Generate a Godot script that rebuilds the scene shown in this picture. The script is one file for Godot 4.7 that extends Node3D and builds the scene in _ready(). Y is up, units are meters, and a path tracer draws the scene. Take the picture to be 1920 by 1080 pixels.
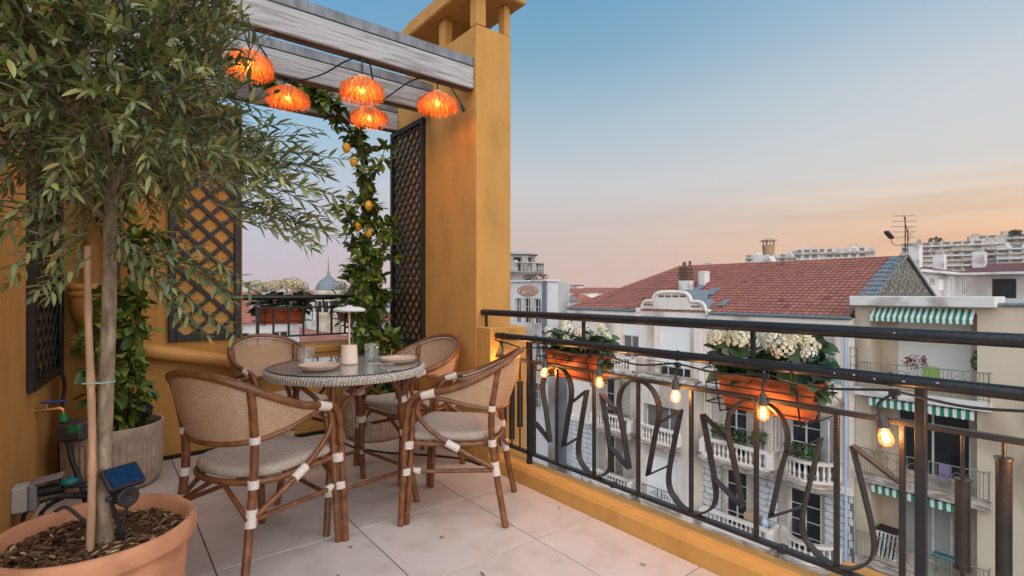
extends Node3D

# ---------------------------------------------------------------- geometry collector
class Geo:
	var v := PackedVector3Array()
	var n := PackedVector3Array()
	var uv := PackedVector2Array()
	var ix := PackedInt32Array()

	func vert(p: Vector3, nn: Vector3, t := Vector2.ZERO) -> int:
		v.append(p); n.append(nn); uv.append(t)
		return v.size() - 1

	func tri(a: Vector3, b: Vector3, c: Vector3, out := Vector3.ZERO) -> void:
		var g := (b - a).cross(c - a)
		if out == Vector3.ZERO:
			out = g
		var nn := g.normalized()
		if g.dot(out) < 0.0:
			nn = -nn
			var t := b; b = c; c = t
		var i := vert(a, nn); vert(b, nn); vert(c, nn)
		ix.append_array([i, i + 2, i + 1])

	func quad(a: Vector3, b: Vector3, c: Vector3, d: Vector3, out := Vector3.ZERO) -> void:
		var g := (b - a).cross(c - a)
		if g.length_squared() < 1e-16:
			g = (c - a).cross(d - a)
		if out == Vector3.ZERO:
			out = g
		var nn := g.normalized()
		if g.dot(out) < 0.0:
			nn = -nn
			var t := b; b = d; d = t
		var w := (b - a).length(); var h := (d - a).length()
		var i := vert(a, nn, Vector2(0, 0)); vert(b, nn, Vector2(w, 0)); vert(c, nn, Vector2(w, h)); vert(d, nn, Vector2(0, h))
		ix.append_array([i, i + 2, i + 1, i, i + 3, i + 2])

	# rows of points; outward = d(column) x d(row)
	func grid(rows: Array, wrap := false) -> void:
		var nr := rows.size(); var nc: int = rows[0].size()
		var base := v.size()
		for i in nr:
			var row: PackedVector3Array = rows[i]
			var up: PackedVector3Array = rows[mini(i + 1, nr - 1)]
			var dn: PackedVector3Array = rows[maxi(i - 1, 0)]
			var m := nc + 1 if wrap else nc
			for jj in m:
				var j := jj % nc
				var r: Vector3; var l: Vector3
				if wrap:
					r = row[(j + 1) % nc]; l = row[(j + nc - 1) % nc]
				else:
					r = row[mini(j + 1, nc - 1)]; l = row[maxi(j - 1, 0)]
				var dc := r - l
				if dc.length_squared() < 1e-14:
					var alt: PackedVector3Array = dn if i == nr - 1 else up
					dc = (alt[(j + 1) % nc] - alt[(j + nc - 1) % nc]) if wrap else (alt[mini(j + 1, nc - 1)] - alt[maxi(j - 1, 0)])
				var dr := up[j] - dn[j]
				var nn := dc.cross(dr)
				nn = nn.normalized() if nn.length_squared() > 1e-20 else Vector3.UP
				vert(row[j], nn, Vector2(float(jj) / float(m - 1), float(i) / float(maxi(nr - 1, 1))))
		var w := nc + 1 if wrap else nc
		for i in nr - 1:
			for j in w - 1:
				var a := base + i * w + j
				ix.append_array([a, a + w + 1, a + 1, a, a + w, a + w + 1])

	func tube(path: PackedVector3Array, rad, sides := 8, caps := true) -> void:
		var k := path.size()
		if k < 2: return
		var T := (path[1] - path[0]).normalized()
		var N := T.cross(Vector3.UP if absf(T.y) < 0.9 else Vector3.RIGHT).normalized()
		var rows := []
		for i in k:
			var t2: Vector3
			if i == 0: t2 = path[1] - path[0]
			elif i == k - 1: t2 = path[k - 1] - path[k - 2]
			else: t2 = (path[i + 1] - path[i]).normalized() + (path[i] - path[i - 1]).normalized()
			t2 = t2.normalized() if t2.length_squared() > 1e-12 else T
			var ax := T.cross(t2)
			if ax.length_squared() > 1e-12:
				N = N.rotated(ax.normalized(), T.angle_to(t2))
			T = t2
			N = (N - T * N.dot(T)).normalized()
			var B := T.cross(N)
			var r: float = rad[i] if rad is Array or rad is PackedFloat32Array else rad
			var row := PackedVector3Array()
			for s in sides:
				var a := TAU * s / sides
				row.append(path[i] + N * (cos(a) * r) + B * (sin(a) * r))
			rows.append(row)
		grid(rows, true)
		if caps:
			var d0 := path[0] - path[1]
			var d1 := path[k - 1] - path[k - 2]
			for s in sides:
				tri(path[0], rows[0][s], rows[0][(s + 1) % sides], d0)
				tri(path[k - 1], rows[k - 1][s], rows[k - 1][(s + 1) % sides], d1)

	func rod(a: Vector3, b: Vector3, r: float, sides := 8) -> void:
		tube(PackedVector3Array([a, b]), r, sides)

	# profile [[r, y], ...] going upwards outside, downwards inside
	func lathe(profile: Array, segs := 24, c := Vector3.ZERO, sx := 1.0, sz := 1.0) -> void:
		var rows := []
		for p in profile:
			var row := PackedVector3Array()
			for s in segs:
				var a := TAU * s / segs
				row.append(c + Vector3(p[0] * cos(a) * sx, p[1], -p[0] * sin(a) * sz))
			rows.append(row)
		grid(rows, true)

	# lathe whose profile corners stay sharp: each segment is its own band
	func lathe_sharp(profile: Array, segs := 24, c := Vector3.ZERO) -> void:
		for i in profile.size() - 1:
			lathe([profile[i], profile[i + 1]], segs, c)

	func ball(c: Vector3, r: Vector3, segs := 12, rings := 8) -> void:
		var rows := []
		for i in rings + 1:
			var e := -PI / 2 + PI * i / rings
			var row := PackedVector3Array()
			for s in segs:
				var a := TAU * s / segs
				row.append(c + Vector3(cos(e) * cos(a) * r.x, sin(e) * r.y, -cos(e) * sin(a) * r.z))
			rows.append(row)
		var b0 := v.size()
		grid(rows, true)
		for i in range(b0, v.size()):
			var q := v[i] - c
			n[i] = Vector3(q.x / (r.x * r.x), q.y / (r.y * r.y), q.z / (r.z * r.z)).normalized()

	func box(c: Vector3, size: Vector3, bev := 0.0, bs := Basis.IDENTITY) -> void:
		var h := size * 0.5
		bev = minf(bev, minf(h.x, minf(h.y, h.z)) * 0.8)
		for ax in 3:
			for sg in [-1.0, 1.0]:
				var u := (ax + 1) % 3; var w := (ax + 2) % 3
				var q := []
				for k in [[-1, -1], [1, -1], [1, 1], [-1, 1]]:
					var p := Vector3.ZERO
					p[ax] = sg * h[ax]; p[u] = k[0] * (h[u] - bev); p[w] = k[1] * (h[w] - bev)
					q.append(c + bs * p)
				var o := Vector3.ZERO; o[ax] = sg
				quad(q[0], q[1], q[2], q[3], bs * o)
		if bev <= 0.0: return
		for ax in 3:
			var u := (ax + 1) % 3; var w := (ax + 2) % 3
			for su in [-1.0, 1.0]:
				for sw in [-1.0, 1.0]:
					var q := []
					for k in [[0, -1], [0, 1], [1, 1], [1, -1]]:
						var p := Vector3.ZERO
						p[ax] = k[1] * (h[ax] - bev)
						p[u] = su * (h[u] - (bev if k[0] == 1 else 0.0))
						p[w] = sw * (h[w] - (0.0 if k[0] == 1 else bev))
						q.append(c + bs * p)
					var o := Vector3.ZERO; o[u] = su; o[w] = sw
					quad(q[0], q[1], q[2], q[3], bs * o)
		for sx in [-1.0, 1.0]:
			for sy in [-1.0, 1.0]:
				for sz in [-1.0, 1.0]:
					tri(c + bs * Vector3(sx * h.x, sy * (h.y - bev), sz * (h.z - bev)), c + bs * Vector3(sx * (h.x - bev), sy * h.y, sz * (h.z - bev)), c + bs * Vector3(sx * (h.x - bev), sy * (h.y - bev), sz * h.z), bs * Vector3(sx, sy, sz))

	func bx(x0: float, x1: float, y0: float, y1: float, z0: float, z1: float, bev := 0.0) -> void:
		box(Vector3((x0 + x1) / 2, (y0 + y1) / 2, (z0 + z1) / 2), Vector3(absf(x1 - x0), absf(y1 - y0), absf(z1 - z0)), bev)

	# rectangular bar swept along a path; side is the constant wide direction
	func flat_bar(path: PackedVector3Array, side: Vector3, half_w: float, half_t: float) -> void:
		var k := path.size()
		var L := []
		for i in k:
			var d: Vector3
			if i == 0: d = (path[1] - path[0]).normalized()
			elif i == k - 1: d = (path[k - 1] - path[k - 2]).normalized()
			else: d = ((path[i + 1] - path[i]).normalized() + (path[i] - path[i - 1]).normalized()).normalized()
			var nn := d.cross(side).normalized()
			L.append([path[i] + side * half_w + nn * half_t, path[i] - side * half_w + nn * half_t, path[i] - side * half_w - nn * half_t, path[i] + side * half_w - nn * half_t, nn])
		for i in k - 1:
			var A: Array = L[i]; var B: Array = L[i + 1]
			quad(A[0], A[1], B[1], B[0], A[4]); quad(A[2], A[3], B[3], B[2], -A[4])
			quad(A[1], A[2], B[2], B[1], -side); quad(A[3], A[0], B[0], B[3], side)
		quad(L[0][0], L[0][1], L[0][2], L[0][3], path[0] - path[1])
		quad(L[k - 1][0], L[k - 1][1], L[k - 1][2], L[k - 1][3], path[k - 1] - path[k - 2])

	# polygon in (a, b) extruded along axis e between e0 and e1: P = o + A*a + B*b + E*e
	func prism(poly: PackedVector2Array, A: Vector3, B: Vector3, E: Vector3, e0: float, e1: float, o := Vector3.ZERO, smooth_side := false) -> void:
		var t := Geometry2D.triangulate_polygon(poly)
		for i in range(0, t.size(), 3):
			var p := poly[t[i]]; var q := poly[t[i + 1]]; var r := poly[t[i + 2]]
			for e in [e0, e1]:
				tri(o + A * p.x + B * p.y + E * e, o + A * q.x + B * q.y + E * e, o + A * r.x + B * r.y + E * e, E if e == maxf(e0, e1) else -E)
		var cw := Geometry2D.is_polygon_clockwise(poly)
		for i in poly.size():
			var p := poly[i]; var q := poly[(i + 1) % poly.size()]
			var d := q - p
			var nn := Vector2(d.y, -d.x) if not cw else Vector2(-d.y, d.x)
			quad(o + A * p.x + B * p.y + E * e0, o + A * q.x + B * q.y + E * e0, o + A * q.x + B * q.y + E * e1, o + A * p.x + B * p.y + E * e1, A * nn.x + B * nn.y)

	func add(g: Geo, t: Transform3D) -> void:
		var b := v.size()
		var nb := t.basis.inverse().transposed()
		for i in g.v.size():
			v.append(t * g.v[i]); n.append((nb * g.n[i]).normalized()); uv.append(g.uv[i])
		for i in g.ix:
			ix.append(b + i)

	func mesh(m: Material = null) -> ArrayMesh:
		var a := []
		a.resize(Mesh.ARRAY_MAX)
		a[Mesh.ARRAY_VERTEX] = v; a[Mesh.ARRAY_NORMAL] = n; a[Mesh.ARRAY_TEX_UV] = uv; a[Mesh.ARRAY_INDEX] = ix
		var am := ArrayMesh.new()
		am.add_surface_from_arrays(Mesh.PRIMITIVE_TRIANGLES, a)
		if m: am.surface_set_material(0, m)
		return am

# ---------------------------------------------------------------- helpers
var rng := RandomNumberGenerator.new()
var taken := {}

func V(x: float, y: float, z: float) -> Vector3:
	return Vector3(x, y, z)

func rnd(a: float, b: float) -> float:
	return rng.randf_range(a, b)

func numbered(s: String) -> String:
	var k: int = taken.get(s, 0)
	taken[s] = k + 1
	return s if k == 0 else "%s_%03d" % [s, k]

func tag(o: Node, label := "", category := "", group := "", kind := "") -> Node:
	if label: o.set_meta("label", label)
	if category: o.set_meta("category", category)
	if group: o.set_meta("group", group)
	if kind: o.set_meta("kind", kind)
	return o

func thing(called: String, label: String, category: String, at := Vector3.ZERO, turn := 0.0, group := "") -> Node3D:
	var o := Node3D.new()
	o.name = numbered(called)
	add_child(o)
	o.position = at
	o.rotation.y = turn
	tag(o, label, category, group)
	return o

func part(called: String, g, m: Material, parent: Node, at := Vector3.ZERO) -> MeshInstance3D:
	var o := MeshInstance3D.new()
	o.name = called if parent != self else numbered(called)
	o.mesh = g.mesh() if g is Geo else g
	o.material_override = null
	if m: o.set_surface_override_material(0, m)
	o.position = at
	parent.add_child(o, true)
	return o

func solo(called: String, g, m: Material, label: String, category: String, group := "") -> MeshInstance3D:
	var o := part(called, g, m, self)
	tag(o, label, category, group)
	return o

func many(called: String, mesh: Mesh, m: Material, xf: Array, parent: Node, cols = null) -> MultiMeshInstance3D:
	var mm := MultiMesh.new()
	mm.transform_format = MultiMesh.TRANSFORM_3D
	mm.use_colors = cols != null
	mm.mesh = mesh
	mm.instance_count = xf.size()
	for i in xf.size():
		mm.set_instance_transform(i, xf[i])
		if cols != null: mm.set_instance_color(i, cols[i])
	var o := MultiMeshInstance3D.new()
	o.name = called if parent != self else numbered(called)
	o.multimesh = mm
	o.material_override = m
	o.set_meta("kind", "stuff")
	parent.add_child(o, true)
	return o

# Catmull-Rom through points
func spline(p: Array, per := 6) -> PackedVector3Array:
	var out := PackedVector3Array()
	for i in p.size() - 1:
		var a: Vector3 = p[maxi(i - 1, 0)]; var b: Vector3 = p[i]; var c: Vector3 = p[i + 1]; var d: Vector3 = p[mini(i + 2, p.size() - 1)]
		for s in per:
			var t := float(s) / per
			out.append(0.5 * ((2.0 * b) + (c - a) * t + (2.0 * a - 5.0 * b + 4.0 * c - d) * t * t + (3.0 * b - a - 3.0 * c + d) * t * t * t))
	out.append(p[p.size() - 1])
	return out

func ntex(sd: int, freq: float, lo: Color, hi: Color, kind := FastNoiseLite.TYPE_SIMPLEX_SMOOTH, size := 256, oct := 4, mid = null) -> NoiseTexture2D:
	var f := FastNoiseLite.new()
	f.noise_type = kind; f.seed = sd; f.frequency = freq; f.fractal_octaves = oct
	var t := NoiseTexture2D.new()
	t.width = size; t.height = size; t.seamless = true; t.noise = f
	var g := Gradient.new()
	g.set_color(0, lo); g.set_color(1, hi)
	if mid != null: g.add_point(0.5, mid)
	t.color_ramp = g
	return t

func nbump(sd: int, freq: float, strength := 4.0, size := 256, kind := FastNoiseLite.TYPE_SIMPLEX_SMOOTH) -> NoiseTexture2D:
	var f := FastNoiseLite.new()
	f.noise_type = kind; f.seed = sd; f.frequency = freq; f.fractal_octaves = 4
	var t := NoiseTexture2D.new()
	t.width = size; t.height = size; t.seamless = true; t.noise = f
	t.as_normal_map = true; t.bump_strength = strength
	return t

func grey(k: float) -> Color:
	return Color(k, k, k)

# lin is the real-world base colour (linear)
func mat(lin: Color, rough := 0.8, tex: Texture2D = null, scale := Vector3.ONE, bump: Texture2D = null, bump_k := 1.0, metal := 0.0) -> StandardMaterial3D:
	var m := StandardMaterial3D.new()
	m.albedo_color = lin.linear_to_srgb()
	m.roughness = rough
	m.metallic = metal
	if tex:
		m.albedo_texture = tex
	if bump:
		m.normal_enabled = true; m.normal_texture = bump; m.normal_scale = bump_k
	if tex or bump:
		m.uv1_triplanar = true; m.uv1_scale = scale
	return m

func C(r: float, g: float, b: float) -> Color:
	return Color(r, g, b)

func hexlin(s: String) -> Color:
	return Color(s).srgb_to_linear()

# ---------------------------------------------------------------- materials
var m := {}

func weave_image(sz: int, cells: int, a: Color, b: Color, hole: float) -> ImageTexture:
	var im := Image.create(sz, sz, false, Image.FORMAT_RGBA8)
	var r := RandomNumberGenerator.new(); r.seed = 5
	var cs := float(sz) / cells
	var shade := PackedFloat32Array()
	for i in cells * cells: shade.append(r.randf_range(0.82, 1.0))
	for y in sz:
		for x in sz:
			var cx := int(x / cs); var cy := int(y / cs)
			var fx := fmod(x, cs) / cs; var fy := fmod(y, cs) / cs
			var over := (cx + cy) % 2 == 0
			var t := absf((fx if over else fy) - 0.5) * 2.0
			var u := absf((fy if over else fx) - 0.5) * 2.0
			var k := (1.0 - 0.55 * t * t) * (1.0 - 0.2 * u) * shade[(cy % cells) * cells + cx % cells]
			var c := a if over else b
			var al := 1.0
			if hole > 0.0 and t > 1.0 - hole and u > 1.0 - hole: al = 0.0
			im.set_pixel(x, y, Color(c.r * k, c.g * k, c.b * k, al))
	return ImageTexture.create_from_image(im)

func make_materials() -> void:
	var stain := ntex(3, 0.006, grey(0.88), grey(1.0), FastNoiseLite.TYPE_SIMPLEX_SMOOTH, 512, 5, grey(0.975))
	var fine := nbump(11, 0.05, 5.0, 512)
	var soft := nbump(12, 0.012, 6.0, 512)
	m.plaster = mat(C(0.545, 0.278, 0.070), 0.9, ntex(4, 0.009, Color(0.89, 0.88, 0.86), Color(1, 1, 1), FastNoiseLite.TYPE_SIMPLEX_SMOOTH, 1024, 6, Color(0.975, 0.97, 0.965)), Vector3(0.55, 0.24, 0.55), nbump(13, 0.11, 3.0, 1024), 0.15)
	m.plaster_grey = mat(C(0.40, 0.37, 0.34), 0.9, stain, Vector3.ONE * 0.8, fine, 0.4)
	m.yellow_pipe = mat(C(0.60, 0.30, 0.075), 0.6, stain, Vector3.ONE)
	var tilestain := ntex(5, 0.008, Color(0.93, 0.91, 0.89), Color(1, 1, 1), FastNoiseLite.TYPE_SIMPLEX_SMOOTH, 512, 5, Color(0.985, 0.98, 0.975))
	for i in 4:
		var k := [1.0, 0.955, 1.03, 0.98][i] as float
		m["tile%d" % i] = mat(C(0.545 * k, 0.475 * k, 0.44 * k), 0.55, tilestain, Vector3.ONE * (1.1 + 0.13 * i), fine, 0.12)
	m.grout = mat(C(0.12, 0.09, 0.075), 0.95)
	m.iron = mat(C(0.017, 0.017, 0.020), 0.36, ntex(7, 0.02, grey(0.75), grey(1.0)), Vector3.ONE * 2.0, fine, 0.18)
	m.iron_warm = mat(C(0.035, 0.026, 0.022), 0.42, ntex(7, 0.02, grey(0.7), grey(1.0)), Vector3.ONE * 2.0, fine, 0.2)
	m.chip = mat(C(0.7, 0.68, 0.66), 0.8)
	m.black = mat(C(0.012, 0.012, 0.013), 0.55)
	m.lattice = mat(C(0.016, 0.015, 0.017), 0.5, ntex(8, 0.03, grey(0.7), grey(1.0)), Vector3.ONE * 3.0)
	m.cane = mat(C(0.27, 0.105, 0.038), 0.36, ntex(21, 0.02, Color(0.55, 0.5, 0.45), Color(1, 1, 1), FastNoiseLite.TYPE_SIMPLEX_SMOOTH, 256, 4), Vector3(3, 3, 3), fine, 0.1)
	m.binding = mat(C(0.74, 0.66, 0.57), 0.75, ntex(22, 0.05, grey(0.8), grey(1.0)), Vector3.ONE * 8.0, fine, 0.3)
	var wv := weave_image(256, 32, Color(1, 0.97, 0.95), Color(0.9, 0.85, 0.8), 0.0)
	m.seat = mat(C(0.92, 0.83, 0.75), 0.85, wv, Vector3.ONE * 7.0, fine, 0.25)
	var wv2 := weave_image(256, 32, Color(1, 0.93, 0.86), Color(0.93, 0.82, 0.72), 0.34)
	var mesh_m := mat(C(0.66, 0.53, 0.43), 0.8)
	mesh_m.albedo_texture = wv2
	mesh_m.uv1_triplanar = true; mesh_m.uv1_scale = Vector3.ONE * 8.0
	mesh_m.transparency = BaseMaterial3D.TRANSPARENCY_ALPHA_SCISSOR
	mesh_m.alpha_scissor_threshold = 0.5
	mesh_m.cull_mode = BaseMaterial3D.CULL_DISABLED
	mesh_m.backlight_enabled = true; mesh_m.backlight = Color(0.25, 0.2, 0.15)
	mesh_m.albedo_color = C(0.98, 0.80, 0.63).linear_to_srgb()
	m.mesh_back = mesh_m
	m.rattan_white = mat(C(0.95, 0.89, 0.82), 0.8, weave_image(256, 16, Color(1, 0.99, 0.97), Color(0.93, 0.9, 0.87), 0.0), Vector3.ONE * 9.0, fine, 0.4)
	m.rattan_top = mat(C(0.90, 0.84, 0.78), 0.8, weave_image(256, 16, Color(0.95, 0.92, 0.88), Color(0.72, 0.67, 0.6), 0.0), Vector3.ONE * 5.0)
	var gl := StandardMaterial3D.new()
	gl.albedo_color = Color(0.85, 0.93, 0.92, 0.10); gl.transparency = BaseMaterial3D.TRANSPARENCY_ALPHA
	gl.roughness = 0.02; gl.metallic_specular = 0.9
	m.glass = gl
	m.glass_edge = mat(C(0.02, 0.035, 0.035), 0.15)
	var tg := StandardMaterial3D.new()
	tg.albedo_color = Color(0.95, 0.97, 0.97, 0.045); tg.transparency = BaseMaterial3D.TRANSPARENCY_ALPHA
	tg.roughness = 0.03; tg.metallic_specular = 0.7
	m.tumbler = tg
	m.plate = mat(C(0.56, 0.40, 0.31), 0.5, ntex(31, 0.03, grey(0.88), grey(1.0)), Vector3.ONE * 4)
	m.lamp_body = mat(C(0.72, 0.56, 0.46), 0.6)
	m.lamp_stem = mat(C(0.66, 0.42, 0.32), 0.4)
	m.terracotta = mat(C(0.545, 0.255, 0.138), 0.75, ntex(41, 0.01, Color(0.78, 0.74, 0.7), Color(1, 1, 1), FastNoiseLite.TYPE_SIMPLEX_SMOOTH, 512, 5, Color(0.96, 0.94, 0.92)), Vector3(1.5, 2.0, 1.5), fine, 0.15)
	m.planter = mat(C(0.50, 0.115, 0.032), 0.6, ntex(42, 0.02, grey(0.8), grey(1.0)), Vector3.ONE * 3)
	m.fibre = mat(C(0.54, 0.41, 0.31), 0.9, ntex(43, 0.02, grey(0.75), grey(1.0)), Vector3.ONE * 2, fine, 0.5)
	m.soil = mat(C(0.035, 0.02, 0.012), 1.0)
	m.bark = mat(C(0.44, 0.345, 0.25), 0.9, ntex(44, 0.02, Color(0.55, 0.5, 0.45), Color(1, 1, 1)), Vector3(6, 2.0, 6), soft, 0.6)
	m.twig = mat(C(0.13, 0.105, 0.065), 0.85)
	m.green_stem = mat(C(0.10, 0.09, 0.04), 0.8)
	m.bamboo = mat(C(0.55, 0.32, 0.19), 0.6, ntex(45, 0.02, grey(0.75), grey(1.0)), Vector3(4, 1.0, 4))
	m.tie = mat(C(0.25, 0.5, 0.40), 0.5)
	m.beam = mat(C(0.43, 0.425, 0.43), 0.85, ntex(51, 0.012, Color(0.66, 0.63, 0.61), Color(1, 1, 1), FastNoiseLite.TYPE_SIMPLEX_SMOOTH, 512, 5, Color(0.97, 0.96, 0.96)), Vector3(0.3, 4.0, 4.0), nbump(52, 0.02, 10.0, 512), 0.6)
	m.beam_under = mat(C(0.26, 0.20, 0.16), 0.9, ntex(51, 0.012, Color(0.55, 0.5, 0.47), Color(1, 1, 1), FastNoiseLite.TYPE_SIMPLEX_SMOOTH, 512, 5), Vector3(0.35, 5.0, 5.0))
	m.zinc = mat(C(0.25, 0.265, 0.29), 0.55, ntex(53, 0.012, grey(0.62), grey(1.0), FastNoiseLite.TYPE_SIMPLEX_SMOOTH, 512, 5), Vector3(1.7, 0.5, 0.5), null, 1.0, 0.35)
	var rf := mat(C(0.84, 0.36, 0.12), 0.8)
	rf.backlight_enabled = true; rf.backlight = Color(0.85, 0.55, 0.25)
	rf.cull_mode = BaseMaterial3D.CULL_DISABLED
	m.raffia = rf
	var rf2 := rf.duplicate() as StandardMaterial3D
	rf2.albedo_color = C(0.55, 0.19, 0.05).linear_to_srgb(); rf2.backlight = Color(0.6, 0.3, 0.1)
	m.raffia_dark = rf2
	var rt := mat(C(0.62, 0.36, 0.27), 0.85)
	rt.cull_mode = BaseMaterial3D.CULL_DISABLED
	m.raffia_top = rt
	m.brass = mat(C(0.55, 0.32, 0.12), 0.3, null, Vector3.ONE, null, 1.0, 0.9)
	m.white_iron = mat(C(0.62, 0.62, 0.62), 0.5)
	m.blue = mat(C(0.02, 0.05, 0.25), 0.4)
	m.green_plastic = mat(C(0.01, 0.22, 0.09), 0.4)
	m.teal_plastic = mat(C(0.01, 0.16, 0.17), 0.4)
	m.dark_plastic = mat(C(0.045, 0.045, 0.045), 0.5)
	m.grey_plastic = mat(C(0.42, 0.39, 0.37), 0.5)
	m.mid_plastic = mat(C(0.22, 0.22, 0.22), 0.5)
	var sol := mat(C(0.012, 0.05, 0.13), 0.12, ntex(61, 0.03, Color(0.2, 0.3, 0.4), Color(1, 1, 1)), Vector3.ONE * 12)
	m.solar = sol
	var bg := StandardMaterial3D.new()
	bg.albedo_color = Color(0.95, 0.50, 0.16, 0.07); bg.transparency = BaseMaterial3D.TRANSPARENCY_ALPHA
	bg.roughness = 0.04
	bg.emission_enabled = true; bg.emission = Color(1.0, 0.36, 0.04); bg.emission_energy_multiplier = 0.13
	m.bulb_glass = bg
	var fl := StandardMaterial3D.new()
	fl.albedo_color = Color(1, 0.8, 0.4)
	fl.emission_enabled = true; fl.emission = Color(1.0, 0.66, 0.25); fl.emission_energy_multiplier = 1.8
	m.filament = fl
	# plants
	var leafcols := [C(0.10, 0.145, 0.042), C(0.17, 0.20, 0.058), C(0.29, 0.285, 0.085), C(0.24, 0.265, 0.15)]
	for i in 4:
		var l := mat(leafcols[i], 0.42)
		l.cull_mode = BaseMaterial3D.CULL_DISABLED
		l.backlight_enabled = true; l.backlight = Color(0.25, 0.27, 0.10)
		m["olive%d" % i] = l
	var lv := mat(C(1, 1, 1), 0.42)
	lv.vertex_color_use_as_albedo = true; lv.cull_mode = BaseMaterial3D.CULL_DISABLED
	lv.backlight_enabled = true; lv.backlight = Color(0.25, 0.27, 0.10)
	m.leaf_vc = lv
	var lemcols := [C(0.055, 0.115, 0.020), C(0.095, 0.165, 0.026), C(0.16, 0.215, 0.030), C(0.24, 0.27, 0.04)]
	for i in 4:
		var l2 := mat(lemcols[i], 0.38)
		l2.cull_mode = BaseMaterial3D.CULL_DISABLED
		l2.backlight_enabled = true; l2.backlight = Color(0.32, 0.36, 0.06)
		m["lemon%d" % i] = l2
	m.lemon_fruit = mat(C(0.68, 0.38, 0.03), 0.45, null, Vector3.ONE, fine, 0.3)
	var pet := mat(C(0.76, 0.71, 0.50), 0.7)
	pet.cull_mode = BaseMaterial3D.CULL_DISABLED
	pet.backlight_enabled = true; pet.backlight = Color(0.25, 0.23, 0.14)
	m.petal = pet
	var pet2 := mat(C(0.78, 0.76, 0.66), 0.7)
	pet2.cull_mode = BaseMaterial3D.CULL_DISABLED
	m.petal_white = pet2
	m.hyd0 = mat(C(0.030, 0.062, 0.016), 0.5); m.hyd1 = mat(C(0.06, 0.11, 0.03), 0.5); m.hyd2 = mat(C(0.07, 0.17, 0.15), 0.5)
	for k in ["hyd0", "hyd1", "hyd2"]:
		m[k].cull_mode = BaseMaterial3D.CULL_DISABLED
	# city
	var fst := ntex(71, 0.006, Color(0.66, 0.61, 0.58), Color(1, 1, 1), FastNoiseLite.TYPE_SIMPLEX_SMOOTH, 512, 5, Color(0.96, 0.95, 0.94))
	m.facade = mat(C(0.80, 0.72, 0.65), 0.9, fst, Vector3(0.06, 0.03, 0.11), fine, 0.2)
	m.facade_light = mat(C(0.82, 0.75, 0.68), 0.9, fst, Vector3(0.1, 0.05, 0.1))
	m.cream = mat(C(0.64, 0.545, 0.41), 0.9, fst, Vector3(0.08, 0.05, 0.08))
	m.stonework = mat(C(0.60, 0.62, 0.63), 0.9, fst, Vector3.ONE * 0.7, soft, 0.6)
	m.joint = mat(C(0.15, 0.16, 0.17), 0.95)
	m.slab = mat(C(0.72, 0.65, 0.58), 0.9, ntex(72, 0.01, Color(0.5, 0.45, 0.42), Color(1, 1, 1), FastNoiseLite.TYPE_SIMPLEX_SMOOTH, 512, 5), Vector3(0.3, 1.0, 0.3))
	m.white_wall = mat(C(0.66, 0.64, 0.64), 0.9, fst, Vector3.ONE * 0.05)
	m.white_paint = mat(C(0.72, 0.70, 0.68), 0.7, fst, Vector3.ONE * 0.2)
	m.blind = mat(C(0.78, 0.77, 0.74), 0.7)
	m.shutter = mat(C(0.46, 0.42, 0.37), 0.8)
	m.shutter_green = mat(C(0.10, 0.20, 0.18), 0.8)
	m.dark_glass = mat(C(0.020, 0.022, 0.026), 0.08)
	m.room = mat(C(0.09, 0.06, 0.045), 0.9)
	m.dim_curtain = mat(C(0.13, 0.125, 0.12), 0.5)
	m.curtain = mat(C(0.36, 0.36, 0.34), 0.9)
	m.rooftile = mat(C(1, 1, 1), 0.85)
	m.rooftile.vertex_color_use_as_albedo = true
	m.roof_red = mat(C(0.34, 0.115, 0.075), 0.85, fst, Vector3.ONE * 0.2)
	m.roof_dark = mat(C(0.13, 0.045, 0.045), 0.8)
	m.slate = mat(C(0.20, 0.255, 0.29), 0.55, ntex(73, 0.02, grey(0.7), grey(1.0)), Vector3.ONE * 0.8)
	m.brick = mat(C(0.23, 0.13, 0.085), 0.9, ntex(74, 0.03, grey(0.6), grey(1.0)), Vector3.ONE * 2)
	m.rubble = mat(C(0.40, 0.36, 0.30), 0.95, ntex(75, 0.025, grey(0.25), grey(1.0), FastNoiseLite.TYPE_CELLULAR, 256, 3), Vector3.ONE * 0.8)
	m.awn_green = mat(C(0.012, 0.21, 0.115), 0.8); m.awn_white = mat(C(0.72, 0.72, 0.70), 0.8)
	m.grille = mat(C(0.20, 0.21, 0.17), 0.6)
	m.ground = mat(C(0.20, 0.19, 0.18), 0.95, fst, Vector3.ONE * 0.05)
	m.asphalt = mat(C(0.13, 0.13, 0.13), 0.95)
	m.hill = mat(C(0.045, 0.06, 0.035), 1.0, ntex(76, 0.03, grey(0.4), grey(1.0)), Vector3.ONE * 0.02)
	m.copper = mat(C(0.22, 0.255, 0.28), 0.6, ntex(73, 0.02, grey(0.7), grey(1.0)), Vector3.ONE * 0.8)
	m.ivory = mat(C(0.60, 0.52, 0.42), 0.9, fst, Vector3.ONE * 0.1)
	m.bluewall = mat(C(0.52, 0.55, 0.56), 0.9, fst, Vector3.ONE * 0.1)
	m.bush = mat(C(0.045, 0.075, 0.022), 0.8); m.bush.cull_mode = BaseMaterial3D.CULL_DISABLED
	m.purple = mat(C(0.22, 0.08, 0.30), 0.8); m.purple.cull_mode = BaseMaterial3D.CULL_DISABLED
	m.pink = mat(C(0.24, 0.08, 0.09), 0.8); m.pink.cull_mode = BaseMaterial3D.CULL_DISABLED
	m.lime = mat(C(0.26, 0.42, 0.06), 0.6)
	m.mauve = mat(C(0.28, 0.20, 0.42), 0.5)
	m.wood_box = mat(C(0.42, 0.29, 0.17), 0.9)
	m.pale_blue = mat(C(0.45, 0.55, 0.68), 0.6)
	m.rose = mat(C(0.42, 0.24, 0.17), 0.9)

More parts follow.
